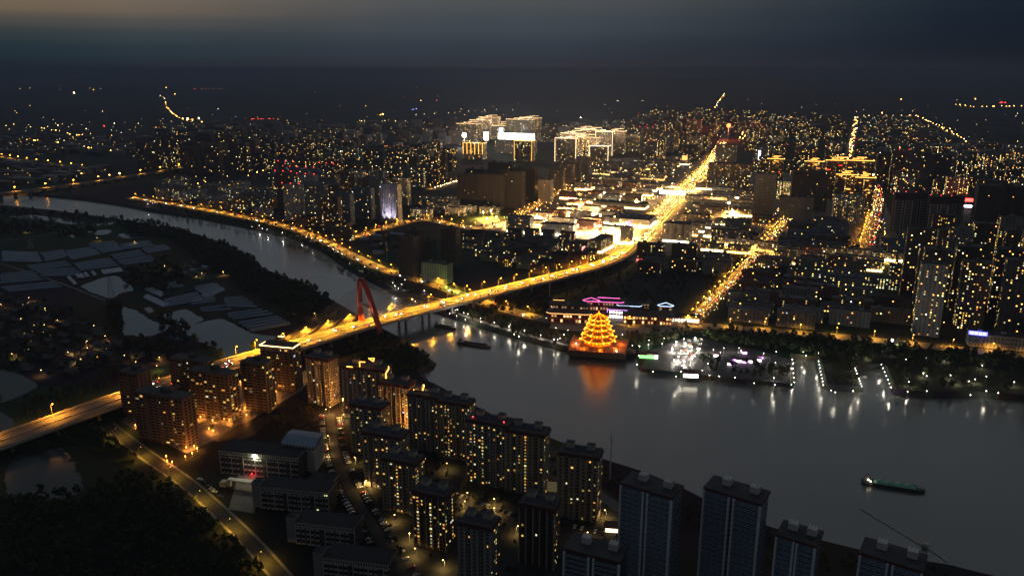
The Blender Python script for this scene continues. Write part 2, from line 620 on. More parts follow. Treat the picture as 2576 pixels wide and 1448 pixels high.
AVENUE = road('avenue', [(1597, 612), (1611, 593), (1660, 540), (1716, 483), (1755, 445), (1790, 408), (1808, 372), (1826, 340), (1838, 310)], 30, 'broad glaring avenue leading from the bridge into the city', marks=True)
STREET_R = road('street', [(1742, 818), (1765, 785), (1810, 738), (1880, 665), (1905, 637), (1960, 575), (2000, 538)], 13, 'amber street with shops climbing from the riverside park')
AVENUE2 = road('avenue', [(2178, 622), (2188, 590), (2198, 545), (2206, 500), (2196, 465), (2168, 440), (2140, 410), (2138, 380), (2148, 330), (2154, 290)], 26, 'busy golden avenue between outlined towers and two dark towers')
RIVERSIDE = road('riverside_road', [(330, 497), (380, 505), (470, 520), (560, 536), (690, 563), (760, 584), (830, 614), (880, 640), (960, 676), (1060, 706), (1110, 722), (1150, 737), (1220, 762), (1300, 786), (1400, 808), (1500, 815)], 15, 'amber lit riverside road lined with trees on the city bank')
RIVERSIDE_R = road('riverside_road', [(1500, 815), (1620, 818), (1742, 818), (1900, 829), (2100, 846), (2300, 866), (2450, 883), (2575, 895), (2700, 915)], 14, 'amber riverside road passing behind the dark park trees')
STREET_C = road('street', [(901, 597), (960, 577), (1025, 559), (1075, 553), (1125, 563), (1195, 574), (1262, 566), (1330, 530), (1380, 503), (1450, 447), (1490, 410), (1515, 385)], 20, 'yellow street running from riverside road past the white office block')
STREET_D = road('street', [(1262, 566), (1350, 585), (1460, 590), (1560, 600), (1600, 606)], 16, 'glaring cross street south of the market halls')
STREET_E = road('street', [(1700, 500), (1640, 498), (1560, 500), (1480, 495), (1420, 480)], 12, 'cross street of shops leaving the avenue leftwards')
STREET_F = road('street', [(1610, 600), (1700, 606), (1790, 616), (1900, 634), (2010, 648), (2120, 655), (2240, 662), (2330, 668)], 13, 'shop street with pale lit facades between the old quarters')
STREET_G = road('street', [(1720, 545), (1790, 548), (1860, 560), (1960, 575)], 12, 'short cross street behind the square-windowed office block')
STREET_H = road('street', [(1085, 476), (1120, 466), (1160, 454), (1210, 438)], 16, 'short bright street with green trees at the left of dark towers')
NEAR_ROAD = road('road', [(268, 1068), (310, 1100), (370, 1145), (430, 1186), (480, 1222), (545, 1280), (600, 1332), (650, 1384), (705, 1446), (760, 1510)], 9, 'quiet road with yellow lamp pools along the dark fields', marks=False, pave=1.8, surf=mat('dark_road_asphalt', (.035, .034, .032), .85, .3, .1))  # asphalt here is darker than on the city streets
FAR_ROAD_L = road('road', [(-60, 385), (0, 395), (80, 408), (150, 416), (232, 428)], 16, 'far amber road at left, above the second bridge', pave=0)
LEVEE = road('levee_road', [(-40, 610), (40, 601), (120, 590), (200, 572), (290, 558), (390, 572), (470, 596)], 5, 'pale levee track curving beside the river', marks=False, pave=0)
FARM_TRACK = road('farm_track', [(-40, 650), (20, 668), (130, 704), (220, 738), (300, 770)], 4, 'grey farm track between greenhouse plots', marks=False, pave=0)
DARKASPH = mat('darker_asphalt', (.035, .035, .036), .85, .3, .1)  # darker asphalt for the estate lanes
ESTATE_LANE = road('lane', [(830, 1040), (838, 1110), (850, 1160), (880, 1230), (930, 1310), (985, 1400), (1020, 1460)], 7, 'estate lane lined with parked cars beside the school', marks=False, pave=0, surf=DARKASPH)
ESTATE_LANE2 = road('lane', [(1030, 1225), (1110, 1245), (1190, 1275), (1290, 1310), (1400, 1330), (1500, 1352), (1570, 1372)], 8, 'dim lane between the two tower rows of the beige estate', marks=False, pave=0, surf=DARKASPH)
BANK_ROAD = road('bank_road', [(1440, 1180), (1500, 1240), (1555, 1275), (1610, 1305), (1700, 1340)], 7, 'short lit lane between river bank and tall blue tower', marks=False, pave=1.0)

# far second bridge on the left, plain girder on piers
def far_bridge():
    line = smooth_line([np.array((*G(u, v, 9.0), 9.0)) for u, v in [(-120, 506), (0, 487), (120, 472), (240, 456), (360, 437), (470, 420)]], 20.0)
    t = empty('girder_bridge', (0, 0, 0))
    mb = MB(); mb.quads(ribbon(line, -9, 9)); put('road_deck', mb.build('road_deck', [ASPHALT]), t)
    mb = MB()
    mb.quads(ribbon(line, -9.3, -9.0, None, 0.9)); mb.quads(ribbon(line, 9.0, 9.3, None, .9))
    for o in (-9.3, 9.3):
        A = offset(line, o)
        for a, b in zip(A, A[1:]):
            z = 9.0
            mb.face([(a[0], a[1], z - 1.8), (b[0], b[1], z - 1.8), (b[0], b[1], z + .9), (a[0], a[1], z + .9)])
    put('girder', mb.build('girder', [CONCRETE]), t)
    for x, y, z, a in along(line, 35, 15):
        mb = MB(); mb.box(-1, 1, -7, 7, -9, 7.2); put('pier', mb.build('pier', [CONCRETE]), t, (x, y, 0), a)
    tag(t, 'distant low girder bridge with amber lamps crossing the upper river', 'bridge')
    return line
FARBRIDGE = far_bridge()

# low wooded hills on the skyline
def hills():
    mb = MB()
    rng = np.random.default_rng(3)
    hm = mat('hill_woods', (0.02, 0.028, 0.02), 0.95, 0.3, 0.002)
    for (x0, x1, y0, hgt, seed) in ((-2000, 7500, 13500, 190, 1), (5000, 16000, 15500, 150, 2), (-15000, -3000, 19000, 110, 4)):
        n = 60
        r = np.random.default_rng(seed)
        xs = np.linspace(x0, x1, n)
        prof = np.sin(np.linspace(0, math.pi, n)) ** 0.8 * (0.6 + 0.4 * np.sin(np.linspace(0, 9, n) + seed) ** 2) * hgt
        rings = []
        for k, f in enumerate((0, .35, .7, 1.0, .6, 0)):
            rings.append([(x, y0 + k * 700 + 150 * math.sin(i * .7 + k), max(0.0, p * f + (r.uniform(-8, 8) if 0 < f else 0)) - .5) for i, (x, p) in enumerate(zip(xs, prof))])
        mb.sweep(rings, 0, closed=False, caps=False)
    tag(put('hills', mb.build('hills', [hm], True)), 'low dark hills fading into haze on the skyline', None, None, 'structure')
hills()
# ------------------------------------------------------------------ street lamps
LAMP_STEEL = mat('lamp_post_grey', (0.30, 0.30, 0.30), 0.5, 0.1, 1.0, metal=0.3)
def lamp_mesh(h, arm):
    mb = MB()
    mb.tube((0, 0, 0), (0, 0, h), .16, .09, 6)
    mb.box(-.3, .3, -.3, .3, 0, .35)
    if arm:
        mb.tube((0, 0, h - .05), (0, -arm, h + .35), .08, .06, 5)
    return mb
LAMP_CACHE = {}
def lamp_kind(key, h, arm, col, power, head=.55, glowp=60, kind='SPOT', head_shape='cobra'):
    p = lamp_mesh(h, arm).build('lamp_post', [LAMP_STEEL])
    mb = MB()
    if head_shape == 'cobra':
        mb.ball((0, -arm, h + .3), head, 0, 8, 5, .55)
    elif head_shape == 'globe':
        mb.ball((0, 0, h + head), head, 0, 8, 6)
    else:
        mb.box(-head * .4, head * .4, -head * .4, head * .4, h * .65, h + .3)
    hd = mb.build('lamp_head', [glow('lampglow_' + key, col, glowp)])
    ld = light_data('light_' + key, kind, col, power, max(.3, head), 165, .7)
    LAMP_CACHE[key] = (p, hd, ld, h, arm, kind)
AMBER = (1.0, .40, .035)
GOLD = (1.0, .60, .18)
WHITE = (1.0, .90, .72)
COOL = (.92, .95, 1.0)
RED = (1.0, .03, .03)
LAMP_COUNT = [0]
def lamp(key, x, y, z, ang, label, group, light=True):
    """ang: heading of the road; the arm reaches to the right of it"""
    p, hd, ld, h, arm, kind = LAMP_CACHE[key]
    t = empty('globe_lamp' if key in ('park', 'stall') else 'garden_lantern' if key == 'lantern' else 'courtyard_lamp' if key == 'lane' else 'street_lamp', (x, y, z), ang)
    put('lamp_post', p, t)
    put('lamp_head', hd, t)
    if light:
        l = bpy.data.objects.new('lamp_light', ld)
        l.location = (0, -arm, h - .6)
        COL.objects.link(l)
        l.parent = t
    tag(t, label, 'globe lamp' if key in ('park', 'stall') else 'lantern' if key == 'lantern' else 'street lamp', group)
    LAMP_COUNT[0] += 1
    return t
def lamps_along(key, line, spacing, side, phrase, group, start=8.0, light_every=1, z=0.2, flip=False):
    for i, (x, y, zz, a) in enumerate(along(line, spacing, start, side)):
        lamp(key, x, y, zz if z is None else z, a + (math.pi if flip else 0), phrase % ordinal(i + 1), group, i % light_every == 0)

lamp_kind('bridge', 13, 5.0, (1.0, .42, .025), 150000, .55, 34)
lamp_kind('dimroad', 9, 2.5, (1.0, .44, .05), 26000, .5, 28)
lamp_kind('dimbridge', 11, 3.0, (1.0, .35, .03), 85000, .6, 26)
lamp_kind('road', 9, 3.5, (1.0, .42, .03), 48000, .55, 30)
lamp_kind('city', 9, 2.0, (1.0, .47, .075), 230000, .7, 40)
lamp_kind('glare', 15, 0.0, (1.0, .54, .16), 950000, 1.0, 40, 'SPOT', 'globe')
lamp_kind('bloom', 8, 0.0, (1.0, .56, .20), 260000, 1.0, 40, 'POINT', 'globe')
lamp_kind('gold', 9, 2.0, AMBER, 40000, .65, 36)
lamp_kind('park', 4.5, 0.0, WHITE, 2600, .30, 20, 'POINT', 'globe')
lamp_kind('lane', 6, 1.2, GOLD, 4500, .38, 14)
lamp_kind('lantern', 3.2, 0.0, (1.0, .34, .05), 5200, .55, 12, 'POINT', 'lantern')
lamp_kind('near', 9, 2.2, (1.0, .55, .05), 11000, .25, 8)
lamp_kind('far', 10, 2.0, AMBER, 90000, 1.8, 26)

# ------------------------------------------------------------------ cars (one low-poly body each, shared by look)
def car_mesh(name, paint, lit):
    mb = MB()
    prof = [(-2.2, .35), (-2.25, .75), (-1.9, .95), (-1.3, 1.0), (-.75, 1.42), (.75, 1.45), (1.45, 1.02), (2.15, .92), (2.25, .6), (2.2, .35)]
    for s in (-1, 1):
        pts = [(x, s * .9, z) for x, z in prof]
        mb.face(pts if s < 0 else pts[::-1], 0)
    for i in range(len(prof) - 1):
        (x0, z0), (x1, z1) = prof[i], prof[i + 1]
        g = i in (3, 5)
        mb.face([(x0, .9, z0), (x0, -.9, z0), (x1, -.9, z1), (x1, .9, z1)][::-1], 1 if g else 0)
    for s in (-1, 1):
        mb.face([(-1.15, s * .91, 1.02), (1.3, s * .91, 1.04), (.7, s * .91, 1.36), (-.72, s * .91, 1.34)][::s if s < 0 else 1], 1)
        for x in (-1.4, 1.4):
            mb.tube((x, s * .7, .33), (x, s * .93, .33), .33, .33, 8, 2)
        mb.box(2.18, 2.30, s * .62 - .22, s * .62 + .22, .55, .80, 3)
        mb.box(-2.30, -2.20, s * .65 - .2, s * .65 + .2, .65, .85, 4)
    hl = glow('headlight_on', (1, .90, .68), 140) if lit else mat('headlight_off', (.6, .6, .6), .2, 0)
    tl = glow('tail_on', (1, .03, .015), 45) if lit else mat('tail_off', (.25, .02, .02), .3, 0)
    return mb.build(name, [paint, GLASS, mat('tyre', (.02, .02, .02), .9, 0), hl, tl])
PAINTS = [('white', (.75, .75, .74)), ('silver', (.45, .46, .47)), ('black', (.02, .02, .022)), ('grey', (.2, .2, .21)), ('red', (.4, .03, .03)), ('blue', (.04, .08, .25))]
CARS = {(c, l): car_mesh('car', mat('paint_' + c, rgb, .3, 0, spec=.6), l) for c, rgb in PAINTS for l in (0, 1)}
def car(x, y, z, ang, lit, where, group):
    c = RND.choices([p[0] for p in PAINTS], [5, 3, 3, 3, 1, 1])[0]
    o = put('car', CARS[(c, lit)], None, (x, y, z), ang)
    tag(o, f'{c} car with lights on, {where}' if lit else f'{c} parked car, {where}', 'car', group)
    return o

# ------------------------------------------------------------------ the cable-stayed bridge
BR = [((-150), 1158, 7), (0, 1109, 9), (295, 1005, 10), (600, 907, 11), (755, 865, 12), (858, 833, 12), (1025, 788, 12), (1191, 746, 12), (1358, 705, 11), (1458, 680, 9), (1530, 658, 6), (1575, 634, 2.5), (1597, 612, .3)]
BRL = smooth_line([np.array((*G(u, v, z), z)) for u, v, z in BR], 6.0)
HW = 14.5
BRED = mat('red_pylon_paint', (.36, .075, .06), .5, .12, .3)
GIRD = mat('girder_concrete', (.22, .21, .20), .8, .2, .2)
RAIL = mat('parapet_paint', (.45, .42, .36), .6, .1, .5)
CABLE = mat('cable_sheath', (.40, .38, .35), .5, 0)
def bridge():
    t = empty('cable_stayed_bridge', tuple(BRL[len(BRL) // 2]))
    org = Vector(t.location)
    def p_(name, mb, mats, parent=None, kind=None):
        o = put(name, mb.build(name, mats), parent or t)
        o.location = -org
        if kind:
            o['kind'] = kind
        return o
    ROADS.append((BRL, HW + 6))
    mb = MB(); mb.quads(ribbon(BRL, -HW, HW)); dk = p_('road_deck', mb, [ASPHALT])
    for s in (-1, 1):
        mb = MB()
        A = offset(BRL, s * HW); B = offset(BRL, s * (HW + .5))
        for i in range(len(BRL) - 1):
            z0, z1 = BRL[i][2], BRL[i + 1][2]
            a, b, c, d = A[i], A[i + 1], B[i + 1], B[i]
            mb.face([(a[0], a[1], z0 - .1), (b[0], b[1], z1 - .1), (b[0], b[1], z1 + 1.1), (a[0], a[1], z0 + 1.1)])
            mb.face([(a[0], a[1], z0 + 1.1), (b[0], b[1], z1 + 1.1), (c[0], c[1], z1 + 1.1), (d[0], d[1], z0 + 1.1)])
            mb.face([(d[0], d[1], z0 + 1.1), (c[0], c[1], z1 + 1.1), (c[0], c[1], z1 - 1.2), (d[0], d[1], z0 - 1.2)])
        p_('parapet', mb, [RAIL])
    mb = MB()
    for o0, o1 in ((-HW + 3.2, -HW + 3.5), (HW - 3.5, HW - 3.2), (-.35, .35)):
        A = offset(BRL, o0); B = offset(BRL, o1)
        for i in range(len(BRL) - 1):
            z0, z1 = BRL[i][2], BRL[i + 1][2]
            for P, Q in ((A, A), (B, B)):
                mb.face([(P[i][0], P[i][1], z0), (P[i + 1][0], P[i + 1][1], z1), (P[i + 1][0], P[i + 1][1], z1 + .7), (P[i][0], P[i][1], z0 + .7)])
            mb.face([(A[i][0], A[i][1], z0 + .7), (A[i + 1][0], A[i + 1][1], z1 + .7), (B[i + 1][0], B[i + 1][1], z1 + .7), (B[i][0], B[i][1], z0 + .7)])
    p_('barrier', mb, [RAIL])
    mb = MB()
    for off in (-7.6, -4.0, 4.0, 7.6):
        for x, y, z, a in along(BRL, 9, 3, off):
            c, s = math.cos(a), math.sin(a)
            mb.face([(x - c * 2.2 + s * .1, y - s * 2.2 - c * .1, z + .02), (x + c * 2.2 + s * .1, y + s * 2.2 - c * .1, z + .02), (x + c * 2.2 - s * .1, y + s * 2.2 + c * .1, z + .02), (x - c * 2.2 - s * .1, y - s * 2.2 + c * .1, z + .02)])
    p_('lane_marking', mb, [MARK], dk, 'stuff')
    mb = MB()
    A, B = offset(BRL, -HW + 1), offset(BRL, HW - 1)
    for i in range(len(BRL) - 1):
        z0, z1 = BRL[i][2] - 2.6, BRL[i + 1][2] - 2.6
        for P in (A, B):
            mb.face([(P[i][0], P[i][1], z0), (P[i + 1][0], P[i + 1][1], z1), (P[i + 1][0], P[i + 1][1], z1 + 2.5), (P[i][0], P[i][1], z0 + 2.5)])
        mb.face([(A[i][0], A[i][1], z0), (B[i][0], B[i][1], z0), (B[i + 1][0], B[i + 1][1], z1), (A[i + 1][0], A[i + 1][1], z1)])
    p_('girder', mb, [GIRD])
    # arch: the place along the deck
    ax, ay = G(929, 812, 12)
    k = min(range(len(BRL)), key=lambda i: (BRL[i][0] - ax) ** 2 + (BRL[i][1] - ay) ** 2)
    c = Vector(BRL[k])
    dv = Vector(BRL[k + 3] - BRL[k - 3]); dv.z = 0; dv.normalize()
    nv = Vector((-dv.y, dv.x, 0))
    for x, y, z, a in along(BRL, 36, 10):
        if (Vector((x, y)) - c.xy).length < 26 or z < 4:
            continue
        mb = MB()
        for s in (-1, 1):
            mb.box(-1.1, 1.1, s * 7 - 1.3, s * 7 + 1.3, -9, z - 3.4)
        mb.box(-1.3, 1.3, -11, 11, z - 3.9, z - 2.55, bottom=True)
        put('pier', mb.build('pier', [GIRD]), t, Vector((x, y, 0)) - org, a)
    prof = [(19.0, -7), (17.0, 10), (14.0, 28), (10.6, 44), (7.2, 56), (4.2, 63), (1.8, 66.5), (0, 67.3)]
    prof = prof + [(-x, z) for x, z in prof[-2::-1]]
    P = smooth_line([np.array(p) for p in prof], 2.0)
    rings = []
    for i, (x, z) in enumerate(P):
        a = P[max(0, i - 1)]; b = P[min(len(P) - 1, i + 1)]
        tg = (b - a) / np.linalg.norm(b - a)
        nx, nz = -tg[1], tg[0]
        lean = -9.0 * max(0, z / 61.2) ** 1.1
        w = 3.3 - .9 * max(0, z) / 61.2
        hh = 3.0 - .7 * max(0, z) / 61.2
        ring = []
        for e, f in ((1, 1), (1, -1), (-1, -1), (-1, 1)):
            xx, zz = x + nx * e * w * .75, z + nz * e * w * .75
            ring.append(Vector((c.x, c.y, 0)) + nv * xx + dv * (lean + f * hh) + Vector((0, 0, zz)))
        rings.append(ring)
    mb = MB(); mb.sweep(rings); p_('arch_pylon', mb, [BRED])
    mb = MB()
    zc, hx = 35.0, 11.6
    ln = -9.0 * (zc / 61.2) ** 1.1
    V = []
    for s in (-1, 1):
        for e, f in ((1, 1), (1, -1), (-1, -1), (-1, 1)):
            V.append(Vector((c.x, c.y, zc)) + nv * (s * hx) + dv * (ln + e * 1.2) + Vector((0, 0, f * 1.6)))
    mb.mesh([tuple(v) for v in V], [(0, 1, 5, 4), (1, 2, 6, 5), (2, 3, 7, 6), (3, 0, 4, 7)], 0)
    cb = p_('cross_beam', mb, [RAIL])
    # row of pale sign characters on the beam (too small to read: plain blocks of strokes)
    mb = MB()
    for i in range(6):
        o = -9 + i * 3.6
        for st in ((0, 1.0, -1.0, -.7), (0, 1.0, .6, .9), (.1, .3, -1.0, .9), (.7, .9, -1.0, .9)):
            q = []
            for e, z in ((st[0], st[2]), (st[1], st[2]), (st[1], st[3]), (st[0], st[3])):
                q.append(tuple(Vector((c.x, c.y, zc + z)) + nv * -(o + e * 2.2) + dv * (ln - 1.25)))
            mb.face(q)
    p_('sign_characters', mb, [glow('sign_pale', (1, .8, .6), .9)], cb, 'stuff')
    mb = MB(); mb.box(-6, 6, -5, 5, -8, -2.2)
    for s in (-1, 1):
        put('pile_cap', mb.build('pile_cap', [CONCRETE]), t, Vector((c.x, c.y, 0)) + nv * s * 20 - org, math.atan2(dv.y, dv.x))
    # stay cables: two planes, two fans each
    for s in (-1, 1):
        for fan in (-1, 1):
            n = 17
            for i in range(n):
                zt = 60 - i * 2.0
                xt = np.interp(-zt, [-p[1] for p in P[:len(P) // 2 + 1]][::-1], [p[0] for p in P[:len(P) // 2 + 1]][::-1])
                top = Vector((c.x, c.y, zt)) + nv * (s * xt) + dv * (-9.0 * (zt / 61.2) ** 1.1)
                dist = (118 - i * 6.3) * fan
                kk = k
                acc = 0
                while acc < abs(dist) and 1 < kk < len(BRL) - 2:
                    kk += fan
                    acc += float(np.linalg.norm(BRL[kk][:2] - BRL[kk - fan][:2]))
                q = Vector(BRL[kk]); nn = normals(BRL[kk - 1:kk + 2])[1]
                bot = Vector((q.x + nn[0] * s * (HW - .3), q.y + nn[1] * s * (HW - .3), q.z + 1.0))
                mb = MB(); mb.tube(top, bot, .15, .15, 4, cap=False)
                p_('stay_cable', mb, [CABLE])
    tag(t, 'cable-stayed road bridge with a red arch pylon over the river', 'bridge')
    # floodlights washing the arch red
    fl = light_data('arch_flood', 'SPOT', (1.0, .62, .54), 70000, 1.0, 34, .7)
    for s in (-1, 1):
        for e in (-1, 1):
            pos = Vector((c.x, c.y, 12.6)) + nv * (s * (HW - 2.0 * (s < 0) + 2.2)) + dv * (e * 15 - 3)
            tgt = Vector((c.x, c.y, 46)) + nv * (s * 14) + dv * -5
            r = empty('floodlight', pos)
            mbf = MB(); mbf.box(-.4, .4, -.3, .3, 0, .5, 0)
            put('housing', mbf.build('floodlight_housing', [STEEL]), r)
            lo = bpy.data.objects.new('flood_beam', fl)
            COL.objects.link(lo); lo.parent = r
            lo.location = (0, 0, .9)
            lo.rotation_euler = (tgt - pos).to_track_quat('-Z', 'Y').to_euler()
            tag(r, 'floodlight on the %s parapet %s the red arch' % ('city-side' if s > 0 else 'downstream', 'just before' if e < 0 else 'just beyond'), 'floodlight', 'arch floodlights')
    return k
ARCHK = bridge()
_sp = min(range(len(BRL)), key=lambda i: abs(BRL[i][0] - G(640, 895, 11)[0]))
lamps_along('dimbridge', BRL[:_sp], 60, HW + .2, '%s amber lamp on the viaduct before the red arch, from left', 'viaduct lamps', 30, 1, None)
lamps_along('bridge', BRL[_sp:], 30, HW + .2, '%s amber lamp on upstream parapet of the long bridge from left', 'bridge lamps', 10, 1, None)
# traffic on the bridge
n = 0
for lane, (off, back) in enumerate(((-9.5, 0), (-5.8, 0), (-2.4, 0), (2.4, 1), (5.8, 1), (9.5, 1))):
    pos = RND.uniform(0, 40)
    i = 0
    pts = along(BRL[max(0, _sp - 20):], 2.0, 0, off)
    while pos < len(pts) * 2 - 60:
        x, y, z, a = pts[int(pos / 2)]
        i += 1
        car(x, y, z + .02, a + (math.pi if back else 0), 1, f'{ordinal(i)} in {ordinal(lane + 1)} lane of the bridge from downstream', 'cars on the bridge')
        pos += RND.uniform(26, 90)
# ------------------------------------------------------------------ building library
WALLS = {
    'beige': mat('wall_beige', (.34, .28, .21), .85, .18, .12), 'cream': mat('wall_cream', (.48, .43, .36), .85, .15, .12),
    'grey': mat('wall_grey', (.27, .27, .27), .85, .18, .12), 'white': mat('wall_white', (.60, .59, .57), .8, .14, .12),
    'brown': mat('wall_brown', (.17, .12, .09), .85, .2, .12), 'brick': mat('wall_brick', (.24, .12, .09), .85, .2, .12),
    'bluegrey': mat('wall_bluegrey', (.20, .25, .34), .8, .15, .12), 'black': mat('wall_black', (.045, .04, .042), .85, .2, .12), 'dark': mat('wall_dark', (.10, .09, .085), .85, .2, .12),
}
ROOFS = {
    'tar': mat('roof_tar', (.026, .026, .03), .9, .3, .15), 'slab': mat('roof_slab', (.055, .055, .06), .9, .3, .12),
    'red': mat('roof_red', (.13, .045, .038), .8, .25, .3), 'blue': mat('roof_blue_sheet', (.16, .24, .36), .5, .12, .2),
    'tile': mat('roof_grey_tile', (.065, .065, .07), .75, .3, .3),
}
WCOL = {'yellow': (1, .64, .13), 'warm': (1, .45, .09), 'white': (1, .88, .52), 'green': (.85, .95, .42), 'orange': (1, .36, .06), 'cool': (.75, .88, 1.0)}
def wmat(c, cls):
    return glow(f'window_{c}_{cls}', WCOL[c], {'n': 1.3, 'd': .38, 'm': 4.6, 'M': 1.2, 'f': 9.0, 'F': 2.6, 'x': 14.0}[cls])
WKEYS = ['yellow', 'warm', 'white', 'green', 'orange', 'cool']
WPROB = [.44, .24, .16, .09, .05, .02]

def bay_plan(w, d, nb, rec, side_rec=0.0):
    """rectangle whose front and back step in and out: CCW from front-left"""
    P = []
    bw = w / (2 * nb + 1)
    x = -w / 2
    for i in range(2 * nb + 1):
        y = -d / 2 + (rec if i % 2 else 0)
        P += [(x, y), (x + bw, y)]
        x += bw
    x = w / 2
    for i in range(2 * nb + 1):
        y = d / 2 - (rec * .6 if i % 2 else 0)
        P += [(x, y), (x - bw, y)]
        x -= bw
    out = []
    for p in P:
        if not out or abs(p[0] - out[-1][0]) + abs(p[1] - out[-1][1]) > 1e-6:
            out.append(p)
    return out

def facade_windows(plan, loc, rz, storeys, fh, z0, ww=1.5, wh=1.45, pitch=2.9, out=.06, skip_short=1.9, vis=True):
    """window quads on every wall that can face the viewer: array of (centre, half-along vector, wh), storey, column"""
    res = []
    c, s = math.cos(rz), math.sin(rz)
    n = len(plan)
    col = 0
    for i in range(n):
        p, q = plan[i], plan[(i + 1) % n]
        dx, dy = q[0] - p[0], q[1] - p[1]
        L = math.hypot(dx, dy)
        if L < skip_short:
            continue
        tx, ty = dx / L, dy / L
        nx, ny = ty, -tx
        mx, my = (p[0] + q[0]) / 2, (p[1] + q[1]) / 2
        wx, wy = loc[0] + c * mx - s * my, loc[1] + s * mx + c * my
        wnx, wny = c * nx - s * ny, s * nx + c * ny
        dd = math.hypot(wx, wy)
        if vis and (wnx * -wx + wny * -wy) / dd < .02:
            continue
        k = max(1, int(L / pitch))
        for j in range(k):
            f = (j + .5) / k * L
            res.append((p[0] + tx * f + nx * out, p[1] + ty * f + ny * out, tx, ty, min(ww, L / k * .72), col))
            col += 1
    if not res:
        return np.zeros((0, 4, 3)), np.zeros((0, 2), int), np.zeros((0, 6))
    R = np.array(res)
    fl = np.arange(storeys)
    A = np.repeat(R, storeys, 0)
    Fz = np.tile(fl, len(R))
    zb = z0 + Fz * fh + (fh - wh) * .55
    hx, hy = A[:, 2] * A[:, 4] / 2, A[:, 3] * A[:, 4] / 2
    Q = np.zeros((len(A), 4, 3))
    Q[:, 0] = np.stack([A[:, 0] - hx, A[:, 1] - hy, zb], 1)
    Q[:, 1] = np.stack([A[:, 0] + hx, A[:, 1] + hy, zb], 1)
    Q[:, 2] = np.stack([A[:, 0] + hx, A[:, 1] + hy, zb + wh], 1)
    Q[:, 3] = np.stack([A[:, 0] - hx, A[:, 1] - hy, zb + wh], 1)
    return Q, np.stack([Fz, A[:, 5].astype(int)], 1), A

FRAME = mat('window_frame', (.35, .34, .32), .5, 0)
def unit_window(name, pane):
    mb = MB()
    mb.face([(-.5, 0, 0), (.5, 0, 0), (.5, 0, 1), (-.5, 0, 1)], 0)
    for x0, x1, z0, z1 in ((-.56, -.5, -.05, 1.05), (.5, .56, -.05, 1.05), (-.5, .5, -.05, 0), (-.5, .5, 1, 1.05), (-.03, .03, 0, 1)):
        mb.face([(x0, -.04, z0), (x1, -.04, z0), (x1, -.04, z1), (x0, -.04, z1)], 1)
    return mb.build(name, [pane, FRAME])
UNITS = {}
def lit_unit(c, cls):
    if (c, cls) not in UNITS:
        UNITS[(c, cls)] = unit_window('lit_window', wmat(c, cls))
    return UNITS[(c, cls)]

def choose_lit(ids, p, rng, column=.10):
    n = len(ids)
    if n == 0:
        return np.zeros(0, bool)
    ncol = ids[:, 1].max() + 1
    w = rng.uniform(.35, 1.65, ncol)
    w[rng.random(ncol) < column] *= 3.5
    return rng.random(n) < np.clip(p * w[ids[:, 1]], 0, .95)

def add_windows(t, plan, loc, rz, storeys, fh, z0, lit, cls, rng, single=False, dark=True, ww=1.5, wh=1.45, pitch=2.9, prob=None, column=.10):
    Q, ids, A = facade_windows(plan, loc, rz, storeys, fh, z0, ww, wh, pitch)
    if len(Q) == 0:
        return
    L = choose_lit(ids, lit, rng, column)
    if dark and (~L).any():
        mb = MB(); mb.quads(Q[~L])
        o = put('window', mb.build('window', [GLASS]), t); o['kind'] = 'stuff'
    idx = np.nonzero(L)[0]
    if not len(idx):
        return
    cols = rng.choice(6, len(idx), p=prob or WPROB)
    if single:
        for i, cc in zip(idx, cols):
            a = A[i]
            cl = 'd' if rng.random() < .5 else cls
            fw = rng.choice([.55, .8, 1.0, 1.0, 1.25]); fz = rng.choice([.6, .85, 1.0, 1.0])
            o = put('lit_window', lit_unit(WKEYS[cc], cl), t, (a[0], a[1], Q[i, 0, 2] + wh * (1 - fz)), math.atan2(a[3], a[2]), (a[4] * fw, 1, wh * fz))
    else:
        mb = MB(); mb.quads(Q[idx], cols + 6 * (rng.random(len(cols)) < .6))
        o = put('lit_window', mb.build('lit_window', [wmat(k, cls) for k in WKEYS] + [wmat(k, {'m': 'M', 'f': 'F', 'n': 'd'}[cls]) for k in WKEYS]), t); o['kind'] = 'stuff'

def scale_plan(plan, dx):
    xs = [p[0] for p in plan]; ys = [p[1] for p in plan]
    w, d = max(xs) - min(xs), max(ys) - min(ys)
    return [(p[0] * (w + 2 * dx) / w, p[1] * (d + 2 * dx) / d) for p in plan]

def rect(w, d):
    return [(-w / 2, -d / 2), (w / 2, -d / 2), (w / 2, d / 2), (-w / 2, d / 2)]

def light_strip(t, pts, col=(1, .55, .12), strength=5.0, r=.35, name='light_strip', sample=True):
    mb = MB()
    for a, b in zip(pts, pts[1:]):
        mb.tube(a, b, r, r, 4)
    return put(name, mb.build(name, [glow('strip_%d_%d_%d_%d' % (col[0] * 99, col[1] * 99, col[2] * 99, strength * 10), col, strength, sample)]), t)

